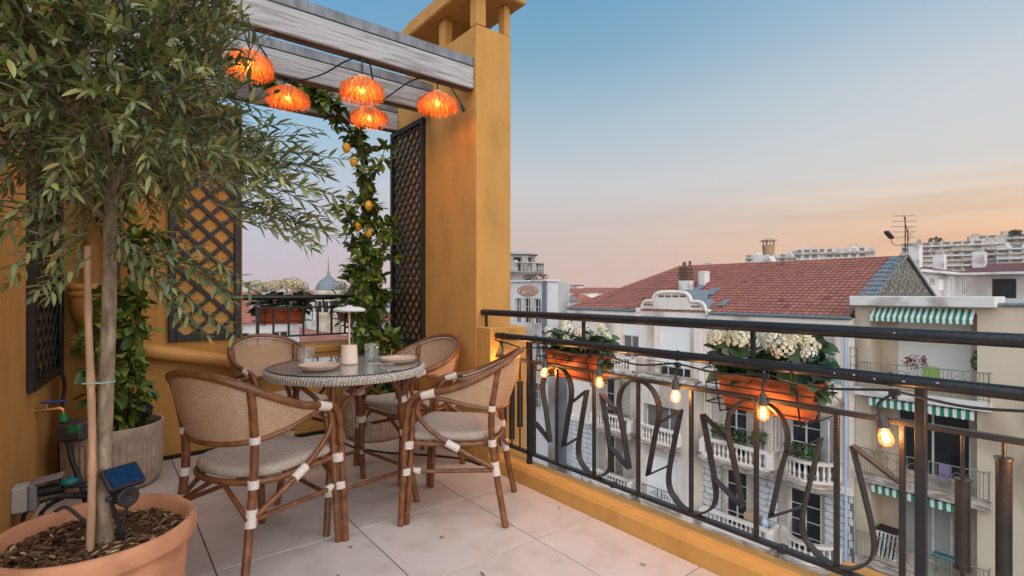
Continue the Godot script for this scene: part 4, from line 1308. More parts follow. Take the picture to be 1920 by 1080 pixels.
	var cab := thing("cabinet", "white lattice sided cabinet in the corner of the third balcony", "cabinet", V(mesh_pos + 0.2, -8.68, -6.35))
	g = Geo.new(); g.box(V(0, 0.5, 0), V(0.6, 1.0, 0.65), 0.01); part("body", g, m.white_paint, cab)
	g = Geo.new(); g.box(V(0, 1.015, 0), V(0.64, 0.03, 0.7), 0.005); part("lid", g, m.black, cab)
	for i in 5:
		g = Geo.new(); g.box(V(-0.305, 0.5, -0.25 + i * 0.125), V(0.012, 0.9, 0.05), 0.002, Basis(Vector3.RIGHT, 0.12)); part("slat", g, m.black, cab)
	# wire frame on the wall between the houses
	var wf := thing("wall_ladder", "black wire ladder frame standing against the wall between the two houses", "frame", V(FX - 0.3, -2.0, -7.35))
	for s in [0.0, 0.28]:
		g = Geo.new(); g.rod(V(-s * 0.6, 0, s), V(-s * 0.6, 1.1, s), 0.012, 5); part("upright", g, m.black, wf)
	for k in 4:
		g = Geo.new(); g.rod(V(0, 0.1 + k * 0.32, 0), V(-0.168, 0.1 + k * 0.32, 0.28), 0.010, 5); part("rung", g, m.black, wf)

func building_d() -> void:
	var t := thing("white_terrace_house", "white house with dark red roof edge rising behind the cream block", "house")
	var g := Geo.new()
	var N2 := Vector3.BACK
	# left wing faces +z, right wing faces -x
	var zw := -8.12; var xc := 42.0; var base := -1.0
	var o := V(33.2, base, zw)
	var wins := [[2.7, 3.85, 2.5, 2.92], [4.6, 6.0, 2.28, 2.92], [6.95, 7.55, 1.9, 2.95]]
	wall_open(g, o, Vector3.RIGHT, N2, xc - 33.2, 3.2, wins, 0.2)
	wall_open(g, V(xc, base, zw), Vector3.BACK, Vector3.LEFT, 14.0, 3.2, [[0.12, 0.5, 1.95, 2.82], [1.62, 2.7, 1.75, 2.95]], 0.2)
	part("wall", g, m.white_wall, t)
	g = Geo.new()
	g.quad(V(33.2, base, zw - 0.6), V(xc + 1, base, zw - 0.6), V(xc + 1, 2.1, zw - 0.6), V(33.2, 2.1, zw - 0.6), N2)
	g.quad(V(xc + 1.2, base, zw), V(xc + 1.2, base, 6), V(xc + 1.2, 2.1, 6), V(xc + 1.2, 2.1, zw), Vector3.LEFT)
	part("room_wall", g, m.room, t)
	window_in(t, o, Vector3.RIGHT, N2, wins[0], 0.1, 1, null, m.curtain)
	roller_blind(t, o, Vector3.RIGHT, N2, wins[1], 0.08)
	roller_blind(t, o, Vector3.RIGHT, N2, wins[2], 0.08)
	window_in(t, V(xc, base, zw), Vector3.BACK, Vector3.LEFT, [0.12, 0.5, 1.95, 2.82], 0.06, 4)
	window_in(t, V(xc, base, zw), Vector3.BACK, Vector3.LEFT, [1.62, 2.7, 1.75, 2.95], 0.12, 1, m.dark_plastic)
	g = Geo.new(); g.bx(33.0, xc, 2.202, 2.34, zw, zw + 0.35, 0.01)
	part("eaves", g, m.white_paint, t)
	g = Geo.new(); g.bx(xc - 0.35, xc + 0.1, 2.202, 2.34, zw + 0.351, 6.0, 0.01)
	part("eaves", g, m.white_paint, t)
	g = Geo.new()
	g.quad(V(33.0, 2.35, zw + 0.34), V(xc - 0.3, 2.35, zw + 0.34), V(xc + 2.0, 3.0, zw - 2.4), V(33.0, 3.0, zw - 2.4), Vector3.UP)
	g.quad(V(xc - 0.3, 2.35, zw + 0.34), V(xc - 0.3, 2.35, 6.0), V(xc + 2.2, 2.95, 6.0), V(xc + 2.2, 2.95, zw + 0.34), Vector3.UP)
	part("roof", g, m.roof_dark, t)
	for e in [[36.4, -8.9, 0.64, 2.45, 3.72], [41.7, -8.9, 0.70, 2.45, 3.5], [43.5, -7.3, 0.72, 2.45, 3.68]]:
		g = Geo.new(); g.bx(e[0] - e[2] / 2, e[0] + e[2] / 2, e[3], e[4], e[1] - 0.3, e[1] + 0.3, 0.02)
		var c := part("chimney", g, m.white_paint, t)
		g = Geo.new(); g.bx(e[0] - e[2] * 0.3, e[0] + e[2] * 0.3, e[4] + 0.002, e[4] + 0.25, e[1] - 0.2, e[1] + 0.2, 0.02)
		part("chimney_cap", g, m.plaster_grey, c)
	# terrace floor in front of it
	g = Geo.new(); g.bx(FX + 1.3, xc, 0.705, 0.78, -6.9, 3.7)
	part("roof_terrace", g, m.plaster_grey, t)
	# antennas on masts
	antenna("large comb antenna on the tallest mast above the end gable", V(28.4, 2.6, -7.29), 1.95, 5, 0.0)
	antenna("second antenna mast just right of the tallest one", V(29.6, 2.35, -7.5), 1.75, 2, 0.7)

func antenna(label: String, at: Vector3, h: float, n: int, turn: float) -> void:
	var t := thing("roof_antenna", label, "antenna", at, turn, "roof antennas")
	var g := Geo.new(); g.rod(V(0, -1.6 if n > 3 else -0.4, 0), V(0, h, 0), 0.022, 6)
	part("mast", g, m.black, t)
	g = Geo.new()
	if n > 3: g.rod(V(0.55, h - 1.05, 0), V(-0.2, h + 0.05, 0), 0.015, 5)
	else: g.rod(V(-0.3, h - 0.3, 0), V(0.35, h - 0.25, 0), 0.015, 5)
	part("boom", g, m.black, t)
	for i in n:
		var y := h + 0.03 - i * 0.24
		var w := 0.75 - 0.05 * absf(i - 2)
		g = Geo.new(); g.rod(V(-0.2 - w * 0.5, y, -0.5 * w), V(-0.2 + w * 0.6, y, 0.5 * w), 0.010, 4)
		part("element", g, m.black, t)
	if n > 3:
		g = Geo.new(); g.tube(spline([V(0, h - 1.25, 0), V(-0.5, h - 1.3, -0.2), V(-0.72, h - 1.2, -0.3), V(-0.8, h - 0.95, -0.3)], 4), 0.015, 5)
		part("side_arm", g, m.black, t)
		g = Geo.new(); g.box(V(-0.95, h - 0.85, -0.35), V(0.75, 0.12, 0.2), 0.02, Basis(Vector3.BACK, -0.3))
		part("grid_reflector", g, m.iron, t)

func building_c() -> void:
	# corner house with a round belvedere, down the street on the left
	var t := thing("belvedere_house", "pale house with a round stone belvedere and painted frieze beside the pillar", "house")
	var x := 28.0; var g := Geo.new()
	var o := V(x, -15.5, -40.0); var A := Vector3.BACK; var N := Vector3.LEFT
	var ops := []
	for f in [-1.5, -5.0, -8.5]:
		for z in [0.9, 2.6, 4.9, 6.1, 7.4]: ops.append([z, z + 0.8, f + 15.5, f + 15.5 + 2.1])
	wall_open(g, o, A, N, 9.15, 17.5, ops, 0.25)
	g.quad(V(x, -15.5, -40), V(x + 6, -15.5, -40), V(x + 6, 2.0, -40), V(x, 2.0, -40), Vector3.FORWARD)
	g.quad(V(x, -15.5, -30.85), V(x + 1.1, -15.5, -30.85), V(x + 1.1, 2.0, -30.85), V(x, 2.0, -30.85), Vector3.BACK)
	g.quad(V(x + 1.1, -15.5, -30.85), V(x + 6, -15.5, -34.5), V(x + 6, 2.0, -34.5), V(x + 1.1, 2.0, -30.85), V(1, 0, 1))
	g.quad(V(x, 2.0, -40), V(x + 6, 2.0, -40), V(x + 6, 2.0, -34.5), V(x, 2.0, -30.85), Vector3.UP)
	part("wall", g, m.white_wall, t)
	for p in ops: window_in(t, o, A, N, p, 0.2, 2, null, null, 2)
	g = Geo.new(); g.bx(x - 0.2, x + 1.25, 2.002, 2.15, -40.2, -30.7, 0.03)
	part("cornice", g, m.white_paint, t)
	g = Geo.new(); g.bx(x - 0.06, x, -6.2, 1.98, -31.55, -31.0, 0.02)
	part("pilaster", g, m.slate, t)
	g = Geo.new(); g.ball(V(x, 1.25, -33.4), V(0.05, 0.5, 1.45), 16, 6)
	part("frieze_oval", g, m.rose, t)
	for k in 9:
		g = Geo.new(); g.ball(V(x - 0.03, 1.22 + 0.24 * sin(k * 1.9), -34.5 + k * 0.27), V(0.06, 0.13, 0.12), 8, 5)
		part("frieze_flower", g, [m.ivory, m.rose, m.bluewall][k % 3], t)
	var c := V(29.6, 0, -37.0)
	g = Geo.new(); g.lathe([[1.9, 1.9], [1.9, 2.7], [2.55, 2.85], [2.6, 2.98], [0.0, 2.98]], 28, c)
	part("drum", g, m.plaster_grey, t)
	g = Geo.new(); g.lathe([[0.06, 0.0], [0.09, 0.2], [0.05, 0.45], [0.07, 0.68]], 6)
	var bmesh := g.mesh()
	for k in 40:
		var a := TAU * k / 40
		part("baluster", bmesh, m.plaster_grey, t, c + V(cos(a) * 2.42, 2.98, sin(a) * 2.42))
	for k in 8:
		var a := TAU * k / 8
		g = Geo.new(); g.box(c + V(cos(a) * 2.42, 3.33, sin(a) * 2.42), V(0.3, 0.7, 0.4), 0.02, Basis(Vector3.UP, -a))
		part("pier", g, m.plaster_grey, t)
	g = Geo.new(); g.lathe([[2.28, 3.66], [2.58, 3.66], [2.58, 3.78], [2.28, 3.78]], 28, c)
	part("coping", g, m.plaster_grey, t)
	for k in 8:
		var a := TAU * k / 8 + 0.2
		g = Geo.new(); g.box(c + V(cos(a) * 1.62, 3.72, sin(a) * 1.62), V(0.3, 1.46, 0.62), 0.02, Basis(Vector3.UP, -a))
		part("column", g, m.plaster_grey, t)
		g = Geo.new(); g.box(c + V(cos(a + PI / 8) * 1.60, 4.36, sin(a + PI / 8) * 1.60), V(0.28, 0.3, 0.9), 0.1, Basis(Vector3.UP, -a - PI / 8))
		part("arch_head", g, m.plaster_grey, t)
	g = Geo.new(); g.lathe([[0.0, 4.46], [1.95, 4.46], [2.06, 4.54], [1.95, 4.64], [1.1, 4.82], [0.0, 4.87]], 28, c)
	part("cap", g, m.plaster_grey, t)
	leafy("roof_plants", "shrubs in troughs on the roof terrace below the stone belvedere", "plants", V(28.1, 2.38, -32.6), V(0.35, 0.36, 1.7), 260, m.bush, 0.22, "", m.pink)

# plain block with window rows on the two faces the street shows; yaw turns the block
func block(called: String, label: String, at: Vector3, size: Vector3, yaw: float, wm: Material, floors: int, cols: int, roofm: Material, shut: Material = null, roof_h := 1.2, cat := "house", grp := "") -> Node3D:
	var t := thing(called, label, cat, at, yaw, grp)
	var g := Geo.new()
	var hx := size.x / 2; var hz := size.z / 2
	var fh := size.y / floors
	var ops := []; var ww := size.x / cols
	for f in floors:
		for c in cols: ops.append([ww * (c + 0.28), ww * (c + 0.72), fh * (f + 0.22), fh * (f + 0.82)])
	wall_open(g, V(-hx, 0, hz), Vector3.RIGHT, Vector3.BACK, size.x, size.y, ops, 0.2)
	var n2 := maxi(1, int(size.z / ww)); var w2 := size.z / n2; var ops2 := []
	for f in floors:
		for c in n2: ops2.append([w2 * (c + 0.28), w2 * (c + 0.72), fh * (f + 0.22), fh * (f + 0.82)])
	wall_open(g, V(-hx, 0, -hz), Vector3.BACK, Vector3.LEFT, size.z, size.y, ops2, 0.2)
	g.quad(V(hx, 0, -hz), V(hx, 0, hz), V(hx, size.y, hz), V(hx, size.y, -hz), Vector3.RIGHT)
	g.quad(V(-hx, 0, -hz), V(hx, 0, -hz), V(hx, size.y, -hz), V(-hx, size.y, -hz), Vector3.FORWARD)
	part("wall", g, wm, t)
	for p in ops:
		window_in(t, V(-hx, 0, hz), Vector3.RIGHT, Vector3.BACK, p, 0.15, 2)
		if shut:
			var sw: float = (p[1] - p[0]) * 0.5
			shutter_flat(t, V(-hx, 0, hz), Vector3.RIGHT, Vector3.BACK, [p[0] - sw, p[0] - 0.02, p[2], p[3]], shut)
			shutter_flat(t, V(-hx, 0, hz), Vector3.RIGHT, Vector3.BACK, [p[1] + 0.02, p[1] + sw, p[2], p[3]], shut)
	for p in ops2:
		window_in(t, V(-hx, 0, -hz), Vector3.BACK, Vector3.LEFT, p, 0.15, 2)
		if shut:
			var sw2: float = (p[1] - p[0]) * 0.5
			shutter_flat(t, V(-hx, 0, -hz), Vector3.BACK, Vector3.LEFT, [p[0] - sw2, p[0] - 0.02, p[2], p[3]], shut)
			shutter_flat(t, V(-hx, 0, -hz), Vector3.BACK, Vector3.LEFT, [p[1] + 0.02, p[1] + sw2, p[2], p[3]], shut)
	g = Geo.new()
	var e := 0.3; var y := size.y
	if roof_h > 0.0:
		var ap := V(0, y + roof_h, hz * 0.35); var aq := V(0, y + roof_h, -hz * 0.35)
		var q := [V(-hx - e, y, hz + e), V(hx + e, y, hz + e), V(hx + e, y, -hz - e), V(-hx - e, y, -hz - e)]
		g.quad(q[1], q[2], aq, ap, V(1, 1, 0)); g.quad(q[3], q[0], ap, aq, V(-1, 1, 0))
		g.tri(q[0], q[1], ap, V(0, 1, 1)); g.tri(q[2], q[3], aq, V(0, 1, -1)); g.quad(q[0], q[1], q[2], q[3], Vector3.DOWN)
	else:
		g.bx(-hx - 0.15, hx + 0.15, y + 0.002, y + 0.35, -hz - 0.15, hz + 0.15, 0.03)
	part("roof", g, roofm, t)
	return t

func shutter_flat(parent: Node3D, o: Vector3, A: Vector3, N: Vector3, p: Array, mt: Material) -> void:
	var g := Geo.new(); obox(g, o, A, N, p[0], p[1], p[2], p[3], 0.01, 0.05, 0.005)
	part("shutter", g, mt, parent)

func dome_block() -> void:
	# behind the back railing: long pale house with green shutters, dome tower, blue-grey house
	var t := thing("dome_tower", "round ivory tower with a grey blue dome and spire behind the back railing", "tower", V(27.3, -15.5, -81.2))
	var g := Geo.new(); g.lathe([[1.9, 0.0], [1.9, 16.2], [2.1, 16.4], [2.1, 16.8], [1.9, 16.9]], 24)
	part("shaft", g, m.ivory, t)
	g = Geo.new(); g.lathe([[1.95, 16.9], [1.9, 17.3], [1.62, 17.95], [1.15, 18.5], [0.6, 18.9], [0.32, 19.25], [0.18, 19.8], [0.0, 19.9]], 24)
	part("dome", g, m.copper, t)
	g = Geo.new(); g.lathe([[0.10, 19.8], [0.07, 20.6], [0.16, 20.75], [0.07, 20.9], [0.02, 22.4], [0.0, 22.4]], 8)
	part("spire", g, m.copper, t)
	for k in 12:
		var a := TAU * k / 12
		var c := V(cos(a) * 1.86, 14.4, sin(a) * 1.86)
		g = Geo.new(); g.box(c, V(0.14, 1.7, 0.7), 0.02, Basis(Vector3.UP, -a))
		part("window", g, m.dark_glass, t)
	block("long_pale_house", "long pale house with green shutters seen through the bars of the back railing", V(13.5, -15.5, -62.0), V(10.0, 12.3, 30.0), 0.0, m.ivory, 4, 5, m.roof_red, m.shutter_green, 0.8)
	block("small_white_house", "white house with a red roof at the left end of the back railing", V(5.6, -15.5, -34.5), V(6.0, 15.0, 8.0), 0.0, m.white_wall, 5, 3, m.roof_red, m.bluewall, 1.1)
	block("blue_grey_house", "blue grey house with balconies behind the lemon tree", V(35.0, -15.5, -76.0), V(9.0, 14.5, 12.0), -0.15, m.bluewall, 4, 4, m.slate, null, 1.0)
	block("ivory_house", "ivory house filling the gap right of the dome tower", V(31.0, -15.5, -66.5), V(6.0, 12.8, 9.0), -0.1, m.ivory, 4, 3, m.roof_red, m.bluewall, 0.9)

# far apartment slab with balcony bands, facing the camera
func slab_block(label: String, px: Vector3, w: float, h: float, floors: int, yaw: float, mt: Material) -> void:
	var t := thing("hillside_block", label, "apartment block", px, yaw, "apartment blocks on the far hillside")
	var g := Geo.new(); g.bx(-w / 2, w / 2, -25.0, h, -7, 0)
	part("wall", g, mt, t)
	var n := int(w / 4.0)
	for f in floors:
		var y := h * f / floors
		g = Geo.new(); g.bx(-w / 2, w / 2, y + h / floors * 0.02, y + h / floors * 0.36, 0.003, 1.4)
		var b := part("balcony_band", g, m.white_paint if f % 2 else m.ivory, t)
		for i in n:
			g = Geo.new(); g.bx(-w / 2 + w * (i + 0.12) / n, -w / 2 + w * (i + rnd(0.7, 0.86)) / n, y + h / floors * 0.37, y + h / floors * 0.9, 0.004, 0.1)
			part("window", g, m.dim_curtain if rng.randf() < 0.6 else m.shutter, b)
	for i in 3:
		var x := rnd(-w * 0.45, w * 0.4)
		g = Geo.new(); g.bx(x, x + rnd(1.5, 4.0), h + 0.01, h + rnd(0.8, 2.4), -5, -1.5)
		part("roof_hut", g, mt, t)

func far_town() -> void:
	# hill rising behind the right end
	var g := Geo.new(); var rows := []
	var f := FastNoiseLite.new(); f.seed = 4; f.frequency = 0.012
	for i in 22:
		var row := PackedVector3Array()
		var d := 260.0 + i * 34.0
		for j in 60:
			var az := deg_to_rad(40.0 + j * 2.2)
			var p := V(sin(az) * d, 0, -cos(az) * d)
			var k := smoothstep(55.0, 92.0, 40.0 + j * 2.2) * smoothstep(250.0, 760.0, d)
			p.y = -15.6 + k * (78.0 + 10.0 * f.get_noise_2d(p.x, p.z)) + f.get_noise_2d(p.x * 3.0, p.z * 3.0) * 5.0 * k
			row.append(p)
		rows.append(row)
	g.grid(rows)
	tag(part("hill", g, m.hill, self), "", "", "", "structure")
	slab_block("small white apartment block on the skyline right of the brown chimney", V(357.7, 18.0, -166.0), 33.0, 9.0, 3, -1.02, m.white_wall)
	slab_block("pale blue tinted apartment block on the skyline left of the antennas", V(357.0, 18.0, -128.0), 42.0, 10.5, 3, -1.15, m.white_wall)
	slab_block("long cream apartment block with stacked balconies high at the right edge", V(352.0, 12.0, -70.0), 42.0, 16.0, 6, -1.28, m.ivory)
	slab_block("tall pale tower block at the end of the skyline under the hill", V(345.0, 10.0, -44.0), 15.0, 14.0, 6, -1.38, m.white_wall)
	slab_block("cream block stepping up behind the long balconied one", V(390.0, 16.0, -58.0), 24.0, 17.0, 6, -1.3, m.ivory)
	# town between the belvedere and the tiled roof
	block("far_pale_block", "long pale block with brown roof edge far behind the left end of the tiled roof", V(121.0, -15.5, -125.0), V(12.0, 18.6, 8.0), -0.75, m.white_wall, 5, 7, m.roof_red, null, 0.0)
	block("grey_roofed_house", "small house with a grey roof between the belvedere and the tiled roof", V(52.0, -15.5, -55.0), V(5.0, 15.4, 5.0), -0.6, m.facade_light, 4, 3, m.slate, null, 1.3)
	block("red_roofed_house", "small red roofed house beside the grey roofed one down the street", V(60.0, -15.5, -59.0), V(6.0, 15.3, 5.0), -0.7, m.cream, 4, 3, m.roof_red, null, 1.2)
	block("plain_side_house", "plain grey house across the side street on the far left", V(33.0, -15.5, -27.2), V(9.0, 14.2, 4.0), 0.0, m.bluewall, 4, 4, m.slate, null, 0.0)
	for e in [[70.0, -85.0, 14.0, 15.5, "pale distant house just right of the belvedere house, low on the skyline"], [45.0, -100.0, 20.0, 14.5, "wide distant house low on the skyline behind the lemon tree"], [20.0, -110.0, 22.0, 14.3, "distant house between the left flower box and the dome"], [0.0, -95.0, 18.0, 14.0, "distant house behind the left end of the back railing"], [95.0, -95.0, 20.0, 16.5, "distant house behind the conifer, left of the tiled roof"], [150.0, -110.0, 24.0, 17.0, "distant house hidden behind the middle of the tiled roof"], [170.0, -170.0, 40.0, 17.6, "broad distant house far behind the left slope of the tiled roof"], [60.0, -150.0, 40.0, 16.0, "broad distant house far behind the pillar"], [10.0, -160.0, 50.0, 15.6, "widest distant house, faint on the horizon left of the dome"]]:
		var t := thing("distant_house", e[4], "house", V(e[0], -15.5, e[1]), -0.6, "distant houses on the skyline")
		var g2 := Geo.new(); g2.bx(-e[2] / 2, e[2] / 2, 0, e[3], -5, 5)
		part("wall", g2, [m.ivory, m.white_wall, m.facade_light][int(e[2]) % 3], t)
		g2 = Geo.new(); g2.prism(PackedVector2Array([Vector2(-5.3, e[3]), Vector2(5.3, e[3]), Vector2(0, e[3] + 1.1)]), Vector3.BACK, Vector3.UP, Vector3.RIGHT, -e[2] / 2 - 0.3, e[2] / 2 + 0.3)
		part("roof", g2, m.roof_red, t)
	# norfolk pine between the roofs
	var pn := thing("norfolk_pine", "dark tiered conifer standing above the roofs left of the tiled roof", "tree", V(41.0, -15.5, -46.5))
	g = Geo.new(); g.tube(PackedVector3Array([V(0, 0, 0), V(0, 17.9, 0)]), [0.25, 0.05], 8)
	part("trunk", g, m.bark, pn)
	var xf := []
	for i in 420:
		var y := rnd(13.0, 18.0)
		y = lerpf(y, roundf(y / 0.5) * 0.5, 0.8)
		var rr := (18.4 - y) * 0.26 * sqrt(rng.randf())
		var a := rnd(0, TAU)
		xf.append(Transform3D(Basis.from_euler(V(rnd(-0.6, 0.6), rnd(0, TAU), rnd(-0.6, 0.6))).scaled(Vector3.ONE * rnd(0.3, 0.55)), V(cos(a) * rr, y, sin(a) * rr)))
	many("crown", leaf_mesh_flat(), m.bush, xf, pn)
	for e in [[372.0, 31.0, -36.0, 3.6, "dark tree left of the end tower block on the hill"], [372.0, 32.5, -27.0, 4.4, "largest dark tree, at the right edge of the hill"], [375.0, 30.5, -82.0, 3.6, "round dark tree above the middle of the long balconied block"], [385.0, 33.0, -50.0, 3.0, "small dark tree above the right part of the long balconied block"]]:
		leafy("hill_tree", e[4], "tree", V(e[0], e[1], e[2]), V(e[3], e[3] * 0.6, e[3]), 160, m.bush, 1.6, "trees on the far hill")

# ---------------------------------------------------------------- furniture
func mirror(p: PackedVector3Array) -> PackedVector3Array:
	var o := PackedVector3Array()
	for q in p: o.append(V(-q.x, q.y, q.z))
	return o

func binding(a: Vector3, b: Vector3, r: float) -> Geo:
	var g := Geo.new()
	var n := maxi(3, int(a.distance_to(b) / 0.0065))
	var path := PackedVector3Array(); var rad := []
	for i in n * 2 + 1:
		path.append(a.lerp(b, i / (n * 2.0)))
		rad.append(r + (0.0016 if i % 2 == 1 else 0.0))
	g.tube(path, rad, 12)
	return g

# front looks along +z, origin on the floor between the feet
func make_chair(label: String) -> Node3D:
	var t := thing("cane_armchair", label, "armchair", Vector3.ZERO, 0.0, "cane armchairs round the glass table")
	var R := 0.0165
	# big hoop: front foot, arm, round the back, other arm, other foot
	var half := [V(0.262, 0, 0.25), V(0.259, 0.25, 0.238), V(0.256, 0.46, 0.228), V(0.256, 0.58, 0.215), V(0.258, 0.637, 0.175), V(0.261, 0.656, 0.11), V(0.265, 0.667, 0.04), V(0.270, 0.69, -0.04), V(0.262, 0.728, -0.13), V(0.226, 0.775, -0.22), V(0.150, 0.818, -0.288), V(0.0, 0.840, -0.322)]
	var pts := half.duplicate()
	for i in range(half.size() - 2, -1, -1): pts.append(V(-half[i].x, half[i].y, half[i].z))
	var hoop := spline(pts, 7)
	var g := Geo.new(); g.tube(hoop, R, 12)
	part("hoop_frame", g, m.cane, t)
	# lower rail of the back, ends tucked under the arms
	var lr := [V(0.262, 0.636, 0.085), V(0.264, 0.618, 0.0), V(0.250, 0.594, -0.09), V(0.205, 0.572, -0.178), V(0.115, 0.560, -0.232), V(0.0, 0.556, -0.250)]
	var lp := lr.duplicate()
	for i in range(lr.size() - 2, -1, -1): lp.append(V(-lr[i].x, lr[i].y, lr[i].z))
	var low := spline(lp, 7)
	g = Geo.new(); g.tube(low, 0.012, 10)
	part("back_rail", g, m.cane, t)
	# fabric stretched between hoop and lower rail
	var rows := []
	var h0 := 6 * 7; var h1 := hoop.size() - 1 - h0
	var N := 40
	for k in 7:
		var row := PackedVector3Array()
		for i in N + 1:
			var f := float(i) / N
			var a := sample(hoop, lerpf(h0, h1, f)); var b := sample(low, f * (low.size() - 1))
			var p := a.lerp(b, k / 6.0)
			p += V(0, 0, -0.012 * sin(PI * k / 6.0) * sin(PI * f))
			row.append(p)
		rows.append(row)
	g = Geo.new(); g.grid(rows)
	part("back_fabric", g, m.mesh_back, t)
	var pip := PackedVector3Array()
	for i in N + 1:
		var q := sample(hoop, lerpf(h0, h1, float(i) / N))
		pip.append(q + V(0, 0, 0.0) + (V(0, 0.5, 0.05) - q).normalized() * 0.0175)
	g = Geo.new(); g.tube(pip, 0.0035, 6)
	part("piping", g, m.binding, t)
	# seat
	var poly := seat_outline(0.0); var inner := seat_outline(-0.012)
	g = Geo.new()
	var srows := []
	for e in [[-0.012, 0.412], [0.0, 0.418], [0.004, 0.432], [0.0, 0.446], [-0.012, 0.4535], [-0.05, 0.457], [-0.12, 0.455]]:
		var ring := PackedVector3Array()
		for p in seat_outline(e[0]): ring.append(V(p.x, e[1], p.y))
		srows.append(ring)
	var cen := PackedVector3Array()
	for i in poly.size(): cen.append(V(0, 0.454, 0.02))
	srows.append(cen)
	g.grid(srows, true)
	part("seat", g, m.seat, t)
	var rail := PackedVector3Array()
	for p in seat_outline(0.004): rail.append(V(p.x, 0.398, p.y))
	rail.append(rail[0]); rail.append(rail[1])
	g = Geo.new(); g.tube(rail, 0.013, 10, false)
	part("seat_rail", g, m.cane, t)
	for s in [-1.0, 1.0]:
		g = Geo.new(); g.tube(spline([V(s * 0.225, 0, -0.265), V(s * 0.205, 0.22, -0.222), V(s * 0.196, 0.40, -0.195), V(s * 0.200, 0.55, -0.192), V(s * 0.212, 0.70, -0.212), V(s * 0.220, 0.778, -0.228)], 6), 0.0165, 12)
		part("rear_leg", g, m.cane, t)
		g = Geo.new(); g.tube(spline([V(s * 0.240, 0, 0.228), V(s * 0.236, 0.25, 0.212), V(s * 0.234, 0.45, 0.202), V(s * 0.240, 0.58, 0.185), V(s * 0.252, 0.636, 0.14)], 6), 0.0145, 10)
		part("front_leg", g, m.cane, t)
		# curved arm brace down to the rear leg
		g = Geo.new(); g.tube(spline([V(s * 0.258, 0.634, 0.10), V(s * 0.256, 0.62, 0.150), V(s * 0.252, 0.56, 0.168), V(s * 0.250, 0.49, 0.125), V(s * 0.250, 0.42, 0.03), V(s * 0.240, 0.36, -0.07), V(s * 0.218, 0.285, -0.205)], 7), 0.0115, 10)
		part("arm_brace", g, m.cane, t)
		g = Geo.new(); g.rod(V(s * 0.242, 0.262, 0.21), V(s * 0.212, 0.272, -0.22), 0.011, 8)
		part("stretcher", g, m.cane, t)
		g = Geo.new(); g.tube(PackedVector3Array([V(s * 0.208, 0.275, -0.228), V(s * 0.03, 0.385, -0.196), V(s * 0.0, 0.392, -0.194)]), 0.010, 8)
		part("rear_strut", g, m.cane, t)
		g = Geo.new(); g.tube(PackedVector3Array([V(s * 0.240, 0.285, 0.215), V(s * 0.10, 0.385, 0.232)]), 0.010, 8)
		part("front_strut", g, m.cane, t)
		for e in [[V(s * 0.2595, 0.642, 0.145), V(s * 0.2625, 0.658, 0.078), 0.0205], [V(s * 0.246, 0.415, 0.216), V(s * 0.247, 0.378, 0.218), 0.0265], [V(s * 0.249, 0.282, 0.228), V(s * 0.250, 0.25, 0.23), 0.0255], [V(s * 0.196, 0.418, -0.194), V(s * 0.197, 0.385, -0.196), 0.0205], [V(s * 0.203, 0.31, -0.207), V(s * 0.207, 0.245, -0.218), 0.0205], [V(s * 0.2015, 0.588, -0.193), V(s * 0.2005, 0.560, -0.191), 0.0205], [V(s * 0.247, 0.412, 0.025), V(s * 0.241, 0.378, -0.035), 0.0185], [V(s * 0.236, 0.266, 0.19), V(s * 0.238, 0.264, 0.155), 0.0145]]:
			part("binding", binding(e[0], e[1], e[2]), m.binding, t)
	return t

func sample(p: PackedVector3Array, x: float) -> Vector3:
	var i := clampi(int(floor(x)), 0, p.size() - 2)
	return p[i].lerp(p[i + 1], x - i)

func seat_outline(off: float) -> PackedVector2Array:
	var o := PackedVector2Array()
	var P := []
	for i in 13:
		var a := lerpf(0.0, PI, i / 12.0)
		P.append(Vector2(0.222 * cos(a), -0.035 - 0.178 * pow(sin(a), 0.8)))
	P.append(Vector2(-0.226, 0.08)); P.append(Vector2(-0.228, 0.17)); P.append(Vector2(-0.215, 0.222)); P.append(Vector2(-0.17, 0.238))
	P.append(Vector2(-0.06, 0.245)); P.append(Vector2(0.06, 0.245)); P.append(Vector2(0.17, 0.238)); P.append(Vector2(0.215, 0.222)); P.append(Vector2(0.228, 0.17)); P.append(Vector2(0.226, 0.08))
	for p in P:
		var q: Vector2 = p
		var c := Vector2(0, 0.02)
		o.append(q + (q - c).normalized() * off)
	return o

func place_chair(proto: Node3D, label: String, mid_front: Vector2, facing: Vector2) -> void:
	var f := facing.normalized()
	var c := mid_front - f * 0.25
	var o: Node3D = proto
	if label != "":
		o = proto.duplicate()
		o.name = numbered("cane_armchair")
		add_child(o)
		o.set_meta("label", label)
	o.position = V(c.x, 0, c.y)
	o.rotation.y = atan2(f.x, f.y)

